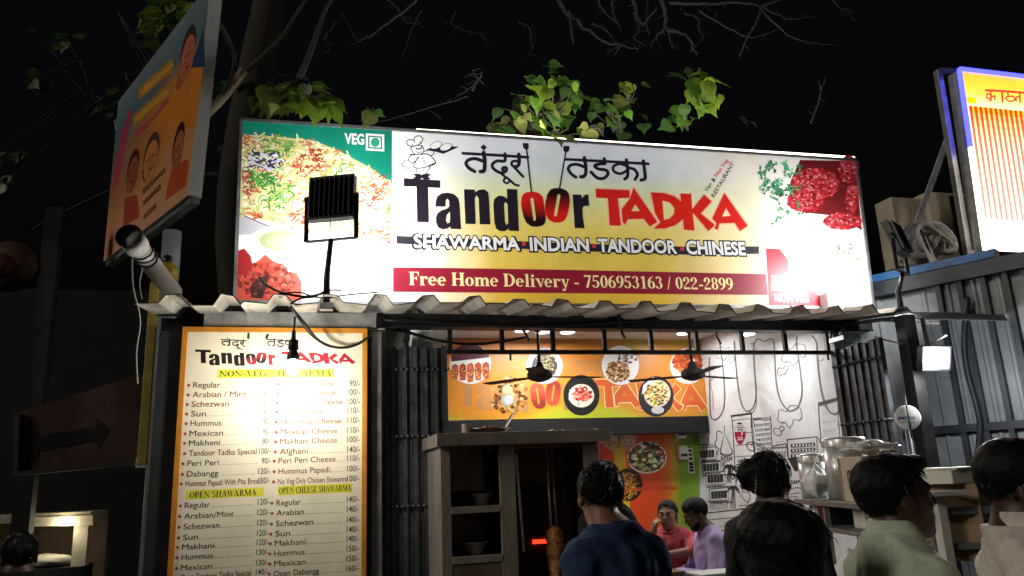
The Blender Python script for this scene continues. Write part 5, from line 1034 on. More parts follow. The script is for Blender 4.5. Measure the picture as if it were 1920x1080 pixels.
MB().tube(smooth([onY(1724, 426, 5.6), onY(1742, 470, 5.5), onY(1768, 520, 5.34)], 6), .012, 6).build('black_tape', M['cable'], cp)

# ================================================================== LEFT SIDE: POSTER, PIPE, ARROW BOARD, STALL
n0 = np.array([-.894, -.449, 0.]); n0 = np.array([.893, .449, 0]); B0 = onY(350, 366, 5.2)
n0 = n0 if n0 @ (CAM - B0) > 0 else -n0
po = thing('poster_board', 'tilted orange political poster board with portraits above the left alley', 'poster', B0)
def pb(x, y): return on_plane(x, y, B0, n0)
C4 = [pb(222, 190), pb(395, -35), pb(352, 366), pb(194, 490)]
MB().prism(C4, -n0 * .09).build('panel', M['white'], po)
g = MB(); 
p = Print(B0 + n0 * .003, n0)
R_ = random.Random(8)
p.grid([(222, 190), (395, -35), (352, 366), (194, 490)], 24, 24, lambda u, v: ramp([(0, lin('#7a8a94')), (.22, lin('#54707a')), (.34, mix(lin('#5a6a66'), lin('#e0862c'), u * 1.6)), (.55, mix(lin('#a86a50'), lin('#e08a34'), u * 1.2)), (.8, lin('#d89a6a')), (1, lin('#dfa680'))], v), 0)
def q5(x, y): return (180 + x / 4.154, y / 4.154)
def q6(x, y): return (180 + x / 4.154, 240 + y / 4.154)
p.poly([q5(*q) for q in [(840, 210), (850, 520), (735, 530), (770, 430)]], lin('#2a3f6a'), 1); p.poly([q5(*q) for q in [(735, 530), (835, 525), (770, 1000), (470, 980), (520, 850)]], lin('#e0882c'), 1)
for y0, y1, x0, x1 in ((690, 480, 330, 600), (900, 640, 290, 610)):
    p.poly([q5(x0, y0), q5(x1, y0 - (x1 - x0) * .9), q5(x1, y0 - (x1 - x0) * .9 + 110), q5(x0, y0 + 90)], lin('#c08a3a'), 1)
    for k in range(9):
        x = x0 + 20 + k * 28; y = y0 + 45 - (x - x0) * .9; p.stroke([q5(x, y + 20), q5(x + 8, y - 20), q5(x + 20, y - 8), q5(x + 12, y + 16), q5(x + 26, y)], 2, lin('#f0b848'), 2)
p.poly([q5(*q) for q in [(300, 1030), (450, 900), (570, 740), (560, 800), (450, 930), (310, 1075)]], lin('#c8505a'), 2); p.poly([q5(*q) for q in [(255, 870), (285, 860), (235, 1080), (205, 1080)]], lin('#c03a5a'), 2); p.poly([q6(*q) for q in [(205, 0), (250, 0), (165, 460), (140, 420)]], lin('#c8406a'), 2)
def portrait(f, hx, hy, rx, ry, body, hair_, skin_, bcol):
    rx *= .78
    p.poly([f(*q) for q in body], bcol, 2); 
    def E_(cx_, cy_, a1, b1): return [f(cx_ + a1 * math.cos(a_) - b1 * .18 * math.sin(a_), cy_ + b1 * math.sin(a_)) for a_ in (6.28 * j / 22 for j in range(22))]
    p.poly(E_(hx + rx * .05, hy - ry * .12, rx, ry * .95), hair_, 3); p.poly(E_(hx, hy + ry * .14, rx * .92, ry * .86), skin_, 4)
    for k_ in range(26):
        a_, q_ = R_.random() * 6.28, R_.random() ** .6 * .75; p.poly(E_(hx + rx * q_ * math.cos(a_) - ry * q_ * .18 * math.sin(a_), hy + ry * .14 + ry * .8 * q_ * math.sin(a_), rx * .16, ry * .09), mix(skin_, lin(R_.choice(('#5a2a1c', '#d8906a', '#8a4a34'))), .28), 5)
    for dx in (-.32, .26): p.poly([f(hx + (dx - .16) * rx, hy - ry * (.0 + .3 * dx) + 3), f(hx + (dx + .16) * rx, hy - ry * (.06 + .3 * dx)), f(hx + (dx + .16) * rx, hy - ry * (.0 + .3 * dx)), f(hx + (dx - .12) * rx, hy - ry * (-.06 + .3 * dx) + 3)], mix(skin_, lin('#2a1410'), .8), 7)
    p.poly([f(hx - rx * .38, hy + ry * .5), f(hx + rx * .3, hy + ry * .38), f(hx + rx * .28, hy + ry * .44), f(hx - rx * .3, hy + ry * .56)], mix(skin_, lin('#3a1a14'), .7), 7); p.poly([f(hx + rx * .1, hy), f(hx + rx * .55, hy - ry * .1), f(hx + rx * .4, hy + ry * .7), f(hx, hy + ry * .85)], mix(skin_, lin('#7a3a28'), .45), 4)
portrait(q5, 715, 420, 66, 215, [(640, 560), (700, 620), (640, 710), (620, 690)], lin('#3a2a28'), lin('#c8704c'), lin('#b8603c'))
portrait(q6, 640, 150, 50, 190, [(590, 330), (700, 240), (725, 270), (700, 450), (540, 565), (560, 440)], lin('#2c1210'), lin('#b8684a'), lin('#c8552c'))
portrait(q6, 285, 340, 52, 170, [(225, 540), (320, 520), (340, 690), (210, 770)], lin('#4a1c1c'), lin('#a85a40'), lin('#b84a3c'))
portrait(q6, 430, 230, 70, 190, [(360, 330), (480, 220), (440, 390), (370, 420)], lin('#5a3a34'), lin('#d88a4c'), lin('#4a1c1c'))
for k, (x, y) in enumerate(((365, 500), (370, 590), (372, 700))):
    for j in range(9 - 2 * k):
        xx = x + j * 20; yy = y - j * 20; p.stroke([q6(xx, yy - 18), q6(xx + 16, yy - 32)], 1.6, lin('#4a241c'), 2, 0); p.stroke([q6(xx + 4, yy + 12), q6(xx + 4, yy - 16), q6(xx + 14, yy - 10), q6(xx + 12, yy + 4)], 1.8, lin('#4a241c'), 2, 2)
p.build('poster_print', M['print'], po)
bt = pb(352, 366); tp = pb(395, -35)
MB().bar(C4[3] - n0 * .05 + (0, 0, -.02), C4[2] - n0 * .05 + (0, 0, -.02), .06, .05).build('lower_rail', M['galv'], po)
a, b = onY(372, 228, 5.35), onY(458, 130, 5.1); single(MB().tube(smooth([onY(350, 250, 5.5), a, onY(420, 180, 5.2), b], 4), [.035] * 4 + [.033] * 4 + [.03] * 5, 10), 'bamboo_pole', mat('old_bamboo', (.3, .24, .17), .7, nscale=12, namt=.4), 'bare bamboo pole poking up behind the poster board', 'pole')
a = onY(312, 600, 5.6); single(MB().tube([(a[0], 5.6, 0), (a[0], 5.6, 3.0), (a[0], 5.6, 3.4)], .062, 14), 'lamp_pole', mat('pale_green_pole', (.2, .235, .23), .6, nscale=6, namt=.35), 'pale green street pole standing under the poster board', 'pole')
dp = thing('drain_pipe', 'white drain pipe sticking out over the awning with a dark open end', 'pipe', onY(330, 555, 5.0))
a, b = onY(241, 442, 4.35), onY(325, 548, 5.1); d = _unit(b - a)
MB().tube([a + d * .03, a + d * .13], .066, 18).build('collar', M['pvc'], dp); MB().tube([a + d * .12, a + (b - a) * .45, b], [.055, .055, .054], 18).build('pipe', M['pvc'], dp)
MB().lathe(a, [(.064, .03), (.07, .0), (.066, -.004), (.058, .01), (.056, .1), (0, .12)], 20, axis=d).build('open_end', M['darkhole'], dp)
for k in range(3):
    u = np.cross(d, (0, 0, 1)); u = _unit(u); w = np.cross(u, d); cc = a + d * (.2 + .03 * k)
    MB().tube([cc + .06 * (math.cos(q) * u + math.sin(q) * w) + d * .025 * math.sin(q + k) for q in (6.28 * j / 14 for j in range(15))], .005, 5).build('wire_tie', M['cable'], dp)
c = onY(312, 512, 5.3); k = thing('yellow_ball_lamp', 'dull yellow globe behind the white drain pipe', 'globe', c)
MB().ball(c, .075, 22).build('globe', M['ball'], k); MB().lathe(c + (0, 0, .07), [(.03, 0), (.034, .02), (.02, .05), (0, .05)], 14).build('neck', M['black'], k)
a, b = onY(291, 530, 5.45), onY(268, 872, 5.45)
single(MB().box((a[0] - .028, 5.43, b[2]), (a[0] + .028, 5.47, a[2])), 'yellow_strip', M['yellow'], 'tall narrow yellow post at the left alley corner', 'post', bevel=.004)
a, b = onY(310, 900, 5.5), onY(276, 900, 5.5)
single(MB().box((-.9, 5.32, 0), (-.66, 5.42, 2.72)), 'dark_side_wall', M['darkwall'], 'dark narrow wall between the yellow post and the menu board', 'wall')
ab = thing('arrow_board', 'brown board painted with a dark arrow pointing right in the alley', 'board', onY(150, 870, 6.2))
P4 = [onY(28, 775, 6.2), onY(268, 700, 6.2), onY(266, 864, 6.2), onY(26, 886, 6.2)]
MB().prism(P4, (0, .04, 0)).build('panel', M['brown'], ab)
pt = Print((0, 6.196, 1), (0, -1, 0)); pt.poly([(52, 812), (68, 806), (70, 818), (178, 800), (180, 784), (206, 804), (184, 842), (181, 826), (72, 846), (70, 856), (54, 860), (62, 838)], lin('#1a1512'), 1); pt.build('arrow', M['mural'], ab)
MB().bar(P4[3] + (0, -.02, -.01), P4[2] + (0, -.02, -.01), .03, .05, up=(0, 1, 0)).build('lower_rail', mat('rail_pale', (.045, .04, .036), .7, nscale=9), ab); MB().bar(P4[0] + (.02, -.02, 0), P4[3] + (.02, -.02, 0), .03, .03, up=(0, 1, 0)).build('side_rail', bpy.data.materials['rail_pale'], ab)
MB().box((P4[2][0] - .03, 6.14, P4[2][2] - .05), (P4[2][0] + .06, 6.19, P4[2][2] + .02)).build('corner_fitting', M['pvc'], ab)
# small lit stall far left
stl = thing('lit_stall', 'small lit food stall deep in the left alley', 'stall', onY(100, 1050, 7.0) * (1, 1, 0))
s0, s1 = onY(30, 1062, 7.0), onY(176, 968, 7.0)
MB().box((s0[0] - 1.2, 7.5, 0), (s1[0], 7.6, s1[2] - .03)).build('back_wall', mat('stall_wall', (.26, .19, .13), .7, nscale=5), stl)
MB().box((s0[0] - 1.2, 6.9, s1[2] - .02), (s1[0], 7.49, s1[2] + .04)).build('canopy_board', M['cream'], stl)
MB().prism([onY(28, 988, 6.88), onY(174, 985, 6.88), onY(174, 966, 6.88), onY(28, 972, 6.88)], (0, .015, 0)).build('fascia', M['cream'], stl)
MB().box((s0[0] - 1.2, 6.85, 0), (s1[0] - .02, 7.2, s0[2] - .02)).build('counter', M['darkwall'], stl)
MB().box((s1[0] - .11, 6.9, s0[2] - .02), (s1[0] - .01, 7.0, s1[2] - .05)).build('side_post', M['cream'], stl)
q = onY(122, 974, 6.86); MB().lathe(q, [(0, -.03), (.05, -.028), (.06, 0), (.02, .02), (0, .02)], 16).build('lamp', M['stall'], stl)
l = bpy.data.lights.new('stall_light', 'POINT'); l.energy = 1.3; l.color = (1, .86, .6); l.shadow_soft_size = .05; o = bpy.data.objects.new('stall_light', l); COL.objects.link(o); o.parent = stl; o.location = Vector(q + (0, -.05, -.05)) - stl.location
q = onY(88, 1055, 6.95); single(lumpy((q[0], 6.98, s0[2] - .02), (.17, .1, .05), 12, 20, .1), 'white_bundle', M['boxw'], 'white bundle lying on the far stall counter', 'bundle')
q = onY(2, 735, 9.); k = thing('alley_lamp', 'small white lamp glowing at the far left edge', 'lamp', q); MB().obox(q, (.1, 0, 0), (0, .03, 0), (0, 0, .075)).build('glow', M['lamp2'], k); MB().box((q[0] - .03, q[1] + .03, 0), (q[0] + .03, q[1] + .09, q[2] + .15)).build('post', M['black'], k)
q = onY(18, 500, 6.6); k = thing('round_shop_sign', 'faint round orange and red sign at the far left edge', 'sign', q)
MB().lathe(q, [(0, .03), (.2, .03), (.2, -.03), (0, -.03)], 30, axis=(0, -1, 0)).build('disc', mat('dull_orange', (.06, .028, .015), .6, nscale=7), k); MB().lathe(q + (-.06, -.031, 0), [(0, .004), (.1, .004), (.1, 0)], 24, axis=(0, -1, 0)).build('centre', mat('dull_red', (.08, .018, .013), .6, nscale=12), k); MB().box((q[0] + .21, q[1] - .02, 0), (q[0] + .33, q[1] + .1, q[2] + .5)).build('post', M['darkwall'], k)
single(MB().box((-7.5, 8.2, 0), (-1.2, 8.4, 3.6)), 'alley_back_wall', M['darkwall'], 'dark building wall closing the left alley behind the stall', 'wall')

# ================================================================== TREES
def leaf(g, c, d, up, s, m):
    """heart-shaped drip-tip leaf folded along its midrib"""
    d = _unit(np.asarray(d, float)); w = np.cross(d, up); w = _unit(w); nn = np.cross(w, d); P = [np.asarray(c, float)]
    half = ((-.04, .2, .05), (.12, .42, .08), (.36, .5, .09), (.62, .36, .06), (.82, .14, .02))
    mids = [c + d * s * t - nn * s * b for t, b in ((0, 0), (.15, .0), (.38, .0), (.63, .02), (.83, .06))]; tip = c + d * s * 1.18 - nn * s * .14
    L = [c + d * s * t + w * s * x_ + nn * s * (b_ - (.06 if i > 2 else 0)) for i, (t, x_, b_) in enumerate(half)]; R = [c + d * s * t - w * s * x_ + nn * s * (b_ - (.06 if i > 2 else 0)) for i, (t, x_, b_) in enumerate(half)]
    vs = mids + [tip] + L + R; fs = []
    for i in range(4): fs += [(i, i + 1, 7 + i, 6 + i), (i, 11 + i, 12 + i, i + 1)]
    fs += [(4, 5, 10), (4, 15, 5)]; g.add(vs, fs, m, True)
def cluster(g, tw, px, py, y, rx, ry, n, seed, pal, base, size=(.07, .17)):
    R = random.Random(seed); b = onY(*base, y); par = tw; tw = MB()
    for i in range(n):
        a_, q = R.random() * 6.28, R.random() ** .5; c = onY(px + rx * q * math.cos(a_), py + ry * q * math.sin(a_), y + R.uniform(-.22, .22))
        s = R.uniform(*size); d = np.array((R.uniform(-.7, .7), R.uniform(-.8, .2), R.uniform(-1., -.1))); up = np.array((R.uniform(-.5, .5), -.9, R.uniform(0, 1.)))
        leaf(g, c, d, up, s, R.choice(pal))
        if i % 2 == 0: m_ = (b + c) / 2 + np.array((R.uniform(-.05, .05), 0, R.uniform(-.02, .08))); tw.tube(smooth([b, m_, c], 3), [.007] * 4 + [.004] * 3, 5)
    if tw.v: tw.build('shoot', M['twig'], par)
t1 = thing('peepal_tree', 'dark leafless spreading tree with leafy shoots rising behind the main sign', 'tree', (2.6, 9.2, 0))
MB().tube(smooth([(2.6, 9.2, 0), (2.7, 9.2, 2), (2.5, 9.1, 4), (2.8, 9.0, 6.5)], 4), [.34, .33, .32, .31, .3, .29, .28, .27, .25, .24, .22, .21, .2], 14).build('trunk', M['bark'], t1)
def limb(pts, r0, r1):
    P = smooth([onY(*q) for q in pts], 6); k = len(P); r0 *= .8; r1 *= .8; jr = random.Random(int(pts[0][0]) + int(pts[-1][1])); P = [q_ + np.array([jr.uniform(-1, 1) for _ in range(3)]) * max(.006, r0 * .55) for q_ in P]
    g = MB().tube(P, [r0 + (r1 - r0) * i / (k - 1) for i in range(k)], 7); o_ = g.build('limb', M['twig'], t1)
    for i in range(3, k - 1, 3):
        d_ = np.array((jr.uniform(-1, 1), jr.uniform(-.5, .5), jr.uniform(-1, .4))) * jr.uniform(.05, .16); MB().tube([P[i], P[i] + d_ * .5 + np.array((0, 0, .01)), P[i] + d_], [max(.003, r0 * .3), max(.0025, r0 * .2), .0015], 5).build('twig', M['twig'], o_)
    return o_
limb([(1020, -60, 7.2), (1052, 5, 7.0), (1080, 40, 6.9), (1130, 75, 6.8), (1200, 95, 6.8)], .045, .008); limb([(1068, 20, 6.9), (1072, 60, 6.8), (1075, 82, 6.8)], .02, .008)
limb([(1235, -30, 6.8), (1248, 30, 6.8), (1250, 55, 6.8), (1290, 70, 6.7), (1305, 105, 6.7)], .035, .012); limb([(1250, 50, 6.8), (1230, 70, 6.8), (1222, 82, 6.8)], .02, .006); limb([(1250, 50, 6.8), (1256, 75, 6.8), (1262, 92, 6.8)], .016, .005)
limb([(1180, -40, 7.0), (1190, 10, 7.0), (1205, 45, 7.0), (1230, 15, 6.9)], .03, .012); limb([(1110, -30, 7.2), (1130, 20, 7.2), (1160, 45, 7.1)], .022, .01); limb([(1215, -20, 7.1), (1212, 40, 7.1), (1218, 68, 7.1)], .018, .006); limb([(1150, -20, 7.1), (1148, 15, 7.1), (1165, 58, 7.1)], .02, .007)
limb([(1255, 5, 6.6), (1320, 8, 6.5), (1390, 5, 6.5), (1430, 15, 6.4), (1480, 35, 6.4), (1530, 30, 6.4)], .022, .006); limb([(1430, 12, 6.4), (1410, 55, 6.3), (1385, 105, 6.3)], .02, .007); limb([(1310, 20, 6.5), (1370, 55, 6.5), (1410, 70, 6.5), (1460, 55, 6.5)], .014, .005); limb([(1425, 15, 6.4), (1470, 60, 6.3), (1510, 78, 6.3), (1570, 85, 6.3)], .014, .004); limb([(1430, 12, 6.4), (1500, -15, 6.4), (1560, -30, 6.4)], .016, .006)
limb([(885, 170, 6.0), (897, 150, 6.0), (905, 133, 6.0)], .012, .005); limb([(897, 150, 6.0), (890, 138, 6.0), (886, 130, 6.0)], .008, .004); limb([(900, 152, 6.0), (908, 158, 6.0)], .008, .004)
limb([(1520, 230, 6.2), (1532, 200, 6.2), (1540, 170, 6.2), (1548, 145, 6.2)], .014, .006); limb([(1540, 170, 6.2), (1536, 150, 6.2)], .008, .004)
limb([(670, 80, 6.4), (720, 50, 6.4), (770, 10, 6.4), (800, -20, 6.4)], .01, .016); limb([(790, 20, 6.6), (770, 60, 6.6), (755, 110, 6.6)], .009, .004)
limb([(1130, 240, 5.75), (1060, 255, 5.7), (990, 262, 5.7)], .012, .006); limb([(640, 215, 5.9), (700, 228, 5.8), (800, 205, 5.9), (875, 182, 5.9)], .008, .004); limb([(860, 178, 6.), (878, 168, 6.), (905, 140, 6.)], .007, .004)
R_ = random.Random(17)
for k in range(9):
    x_, y_ = R_.uniform(620, 1560), R_.uniform(-20, 60); P = [(x_, y_, 6.9)]
    for j in range(4): x_ += R_.uniform(-28, 28); y_ += R_.uniform(6, 26); P.append((x_, y_, 6.9))
    limb(P, R_.uniform(.008, .018), .003)
g, tw = MB(), t1
cluster(g, tw, 1032, 175, 5.75, 58, 58, 44, 1, [0, 0, 1, 0, 2], (1030, 230)); cluster(g, tw, 985, 218, 5.7, 55, 30, 30, 2, [0, 2, 3], (1000, 245)); cluster(g, tw, 1040, 246, 5.5, 22, 10, 8, 3, [1, 1], (1050, 258), (.12, .17))
cluster(g, tw, 1160, 215, 5.9, 55, 36, 20, 4, [2, 2, 3, 0], (1165, 250)); cluster(g, tw, 1185, 160, 5.8, 24, 10, 6, 5, [1, 3], (1178, 195)); cluster(g, tw, 1322, 172, 5.6, 28, 34, 20, 6, [1, 0, 1], (1318, 210), (.12, .2)); cluster(g, tw, 1275, 215, 5.8, 30, 24, 9, 7, [2, 2, 0], (1290, 245)); cluster(g, tw, 1405, 222, 6.4, 20, 8, 2, 8, [2, 2], (1420, 240))
cluster(g, tw, 1290, 140, 6., 26, 12, 8, 9, [2, 3], (1310, 170)); cluster(g, tw, 930, 240, 5.8, 26, 14, 8, 10, [2, 3], (945, 262)); cluster(g, tw, 1110, 240, 5.7, 26, 12, 8, 41, [3, 0], (1130, 255))
g.build('crown', LEAF, t1)
t2 = thing('alley_tree', 'tall dark tree with green leaves tinted as if lit yellow beside the poster board', 'tree', (-.4, 7.6, 0))
q = onY(470, 300, 7.6); t2.location = (q[0], 7.6, 0)
MB().tube(smooth([(q[0], 7.6, 0), (q[0] + .05, 7.6, 2.5), (q[0] - .1, 7.5, 4.5), (q[0] + .2, 7.4, 7)], 4), [.26, .25, .24, .23, .22, .21, .2, .2, .19, .18, .17, .16, .15], 12).build('trunk', M['bark'], t2)
g, tw = MB(), t2
cluster(g, tw, 548, 172, 5.15, 58, 20, 38, 21, [1, 3, 1, 0], (560, 150), (.1, .17)); cluster(g, tw, 610, 192, 5.15, 30, 10, 12, 22, [1, 1, 0], (600, 165), (.1, .16)); cluster(g, tw, 505, 180, 5.25, 26, 22, 14, 23, [3, 3], (520, 160)); cluster(g, tw, 700, 215, 5.2, 12, 4, 3, 24, [0, 3], (690, 222), (.09, .13))  # lime and olive leaves stand in for yellow lamplight on this foliage
cluster(g, tw, 306, 22, 6.3, 42, 32, 30, 25, [1, 0, 1], (320, -20), (.1, .16)); cluster(g, tw, 285, 55, 6.3, 14, 26, 8, 26, [3, 1], (300, 10))
for k in range(12): cluster(g, tw, R_.uniform(-30, 470), R_.uniform(-10, 460), 8.4, 45, 25, 7, 60 + k, [2, 2, 2, 3], (R_.uniform(100, 400), R_.uniform(0, 300)), (.09, .16))
g.build('crown', LEAF, t2)
g = MB()
for P in ([(430, 160, 7.3), (520, 80, 7.), (560, 20, 6.8), (600, -40, 6.8)], [(440, 330, 7.5), (300, 330, 7.6), (180, 370, 7.6), (60, 430, 7.6)], [(560, 150, 5.7), (585, 90, 5.9), (610, 20, 6.2), (640, -30, 6.4)], [(395, 30, 5.6), (420, 60, 5.7), (440, 120, 6), (410, 200, 6.2)]): g.tube(smooth([onY(*q_) for q_ in P], 5), [.03, .03, .028, .026, .025, .024, .023, .022, .02, .019, .018, .016, .015, .013, .012, .01], 7)
g.build('limb', M['twig'], t2)
# ================================================================== PEOPLE
def surface(F, org, h):
    """surface nets: the zero level of F as quads"""
    s = F < 0; nx, ny, nz = F.shape
    cs = [(i, j, k) for i in (0, 1) for j in (0, 1) for k in (0, 1)]
    sub = lambda A, c: A[c[0]:nx - 1 + c[0], c[1]:ny - 1 + c[1], c[2]:nz - 1 + c[2]]
    cnt = sum(sub(s, c).astype(np.int8) for c in cs); act = (cnt > 0) & (cnt < 8); idx = np.argwhere(act)
    acc = np.zeros((len(idx), 3)); num = np.zeros(len(idx))
    for a in cs:
        for ax in range(3):
            if a[ax] == 0:
                b = list(a); b[ax] = 1
                fa, fb = F[tuple((idx + a).T)], F[tuple((idx + b).T)]; x = (fa < 0) != (fb < 0)
                t = np.where(x, fa / np.where(x, fa - fb, 1), 0); P = np.tile(np.array(a, float), (len(idx), 1)); P[:, ax] += t; acc[x] += P[x]; num += x
    V = org + (idx + acc / num[:, None]) * h
    vid = -np.ones(act.shape, int); vid[tuple(idx.T)] = np.arange(len(idx)); Q = []
    for ax in range(3):
        lo = [slice(1, -1)] * 3; lo[ax] = slice(0, -1); hi = list(lo); hi[ax] = slice(1, None)
        sa, sb = s[tuple(lo)], s[tuple(hi)]; e = np.argwhere(sa != sb); flip = sa[tuple(e.T)]
        off = np.ones(3, int); off[ax] = 0; e = e + off; u, w = [a for a in range(3) if a != ax]
        def at(du, dw): q = e.copy(); q[:, u] -= du; q[:, w] -= dw; return vid[tuple(q.T)]
        q = np.stack([at(1, 1), at(0, 1), at(0, 0), at(1, 0)], 1); fl = flip if ax != 1 else ~flip; q[~fl] = q[~fl][:, ::-1]; Q.append(q)
    return V, np.concatenate(Q)
def caps(a, b, ra, rb=None, k=.02, op='u'): return ('c', np.array(a, float), np.array(b, float), ra, ra if rb is None else rb, k, op)
def ell(c, r, R=None, k=.02, op='u'): return ('e', np.array(c, float), np.array(r, float), np.eye(3) if R is None else R, None, k, op)
def field(prims, h, pad=.03, inflate=0.):
    lo = np.full(3, 9e9); hi = -lo
    for p in prims:
        if p[6] != 'u': continue
        if p[0] == 'c': m = max(p[3], p[4]); lo = np.minimum(lo, np.minimum(p[1], p[2]) - m); hi = np.maximum(hi, np.maximum(p[1], p[2]) + m)
        else: m = max(p[2]); lo = np.minimum(lo, p[1] - m); hi = np.maximum(hi, p[1] + m)
    lo -= pad + inflate; hi += pad + inflate; n = np.ceil((hi - lo) / h).astype(int) + 1
    F = np.full(n, .2, np.float32); ax = [lo[i] + np.arange(n[i]) * h for i in range(3)]
    for p in prims:
        k = p[5]; m = (max(p[3], p[4]) if p[0] == 'c' else max(p[2])) + inflate + 2 * k + 3 * h + .012
        a, b = (np.minimum(p[1], p[2]), np.maximum(p[1], p[2])) if p[0] == 'c' else (p[1], p[1])
        i0 = np.clip(np.floor((a - m - lo) / h).astype(int), 0, n); i1 = np.clip(np.ceil((b + m - lo) / h).astype(int) + 1, 0, n); sl = tuple(slice(x, y) for x, y in zip(i0, i1))
        X, Y, Z = np.meshgrid(*(ax[i][sl[i]] for i in range(3)), indexing='ij'); P = np.stack([X, Y, Z], -1)
        if p[0] == 'c':
            d = p[2] - p[1]; q = P - p[1]; t = np.clip((q @ d) / (d @ d + 1e-12), 0, 1); D = np.linalg.norm(q - t[..., None] * d, axis=-1) - (p[3] + (p[4] - p[3]) * t)
        else:
            q = (P - p[1]) @ p[3]; k0 = np.linalg.norm(q / p[2], axis=-1); k1 = np.linalg.norm(q / p[2] ** 2, axis=-1) + 1e-9; D = k0 * (k0 - 1) / k1
        f = F[sl]
        if p[6] == 'u':
            D = D - inflate; t = np.clip(.5 + .5 * (f - D) / k, 0, 1); F[sl] = f * (1 - t) + D * t - k * t * (1 - t)
        else:
            t = np.clip(.5 - .5 * (f + D) / k, 0, 1); F[sl] = f * (1 - t) + (-D) * t + k * t * (1 - t)
    return F, lo, ax
def grid_of(ax): return np.meshgrid(*ax, indexing='ij')
def eul(yaw=0, pitch=0, roll=0):
    cy, sy, cp, sp_2, cr, sr = math.cos(rad(yaw)), math.sin(rad(yaw)), math.cos(rad(pitch)), math.sin(rad(pitch)), math.cos(rad(roll)), math.sin(rad(roll))
    return np.array([[cy, -sy, 0], [sy, cy, 0], [0, 0, 1]]) @ np.array([[1, 0, 0], [0, cp, -sp_2], [0, sp_2, cp]]) @ np.array([[cr, 0, sr], [0, 1, 0], [-sr, 0, cr]])
def emit_mesh(name, F, lo, h, m, parent, T):
    V, Q = surface(F, lo, h); V = V @ T[0].T
    me = bpy.data.meshes.new(name); me.from_pydata(V.tolist(), [], Q.tolist()); me.materials.append(m)
    me.polygons.foreach_set('use_smooth', [True] * len(me.polygons)); me.update()
    import bmesh
    bm = bmesh.new(); bm.from_mesh(me); bmesh.ops.recalc_face_normals(bm, faces=bm.faces); bmesh.ops.smooth_vert(bm, verts=bm.verts, factor=.35, use_axis_x=True, use_axis_y=True, use_axis_z=True); bm.to_mesh(me); bm.free()
    o = bpy.data.objects.new(name, me); COL.objects.link(o); o.parent = parent; return o
def hand(w, d, side, curl, palm_n):
    """palm, five unequal bent fingers; w wrist, d pointing direction, palm_n way the palm faces"""
    d = _unit(np.array(d, float)); n = np.array(palm_n, float); n = _unit(n - d * (n @ d)); s = np.cross(d, n) * side; w = np.array(w, float)
    P = [caps(w, w + d * .035, .026, .028, .02), ell(w + d * .055, (.012, .012, .012), None, .02), caps(w + d * .03 + s * .018, w + d * .078 + s * .024, .016, .014, .015), caps(w + d * .03 - s * .018, w + d * .074 - s * .024, .016, .013, .015), caps(w + d * .03, w + d * .08, .018, .015, .015)]
    for off, l in ((.028, .068), (.010, .076), (-.009, .071), (-.027, .056)):
        b = w + d * .082 + s * off; a1, a2, a3 = rad(curl * .6), rad(curl * 1.4), rad(curl * 2.0); q1 = b + (d * math.cos(a1) + n * math.sin(a1)) * l * .42; q2 = q1 + (d * math.cos(a2) + n * math.sin(a2)) * l * .33; q3 = q2 + (d * math.cos(a3) + n * math.sin(a3)) * l * .28
        P += [caps(b, q1, .0092, .0088, .006), caps(q1, q2, .0088, .0082, .004), caps(q2, q3, .0082, .007, .004)]
    b = w + d * .028 + s * .028; q1 = b + _unit(d * .7 + s * .75 + n * .35) * .038; q2 = q1 + _unit(d + s * .2 + n * (.3 + curl / 120)) * .03
    return P + [caps(b, q1, .013, .0105, .008), caps(q1, q2, .0105, .0085, .004)]
def head_prims(c, R):
    q = lambda v: np.array(c) + R @ np.array(v, float); E = lambda v, r, k=.015, op='u', Rl=None: ell(q(v), r, R if Rl is None else R @ Rl, k, op); Cc = lambda a, b, ra, rb, k=.012, op='u': caps(q(a), q(b), ra, rb, k, op)
    P = [E((0, -.012, .03), (.076, .096, .086), .01), E((0, .022, -.03), (.06, .068, .08), .03), E((0, .045, -.078), (.04, .036, .034), .03), Cc((0, .073, -.097), (0, .07, -.092), .016, .014, .02),
         Cc((-.036, .078, .03), (.036, .078, .03), .011, .011, .014), E((.045, .052, -.018), (.022, .024, .02), .02), E((-.045, .052, -.018), (.022, .024, .02), .02),
         Cc((0, .088, .02), (0, .106, -.016), .008, .0105, .012), E((.012, .095, -.02), (.009, .009, .007), .006), E((-.012, .095, -.02), (.009, .009, .007), .006), E((0, .108, -.018), (.010, .009, .008), .006),
         E((.032, .092, .010), (.016, .012, .010), .008, 's'), E((-.032, .092, .010), (.016, .012, .010), .008, 's'),
         Cc((-.017, .084, -.05), (.017, .084, -.05), .0065, .0065, .008), Cc((-.015, .083, -.061), (.015, .083, -.061), .007, .007, .008), Cc((-.018, .094, -.0555), (.018, .094, -.0555), .0025, .0025, .004, 's')]
    for s in (-1, 1):
        Re = eul(yaw=-s * 14); P += [E((s * .079, -.012, -.003), (.010, .021, .032), .006, 'u', Re), E((s * .09, -.006, .0), (.008, .011, .018), .005, 's', Re), E((s * .078, -.006, -.032), (.008, .009, .011), .006)]
    return P
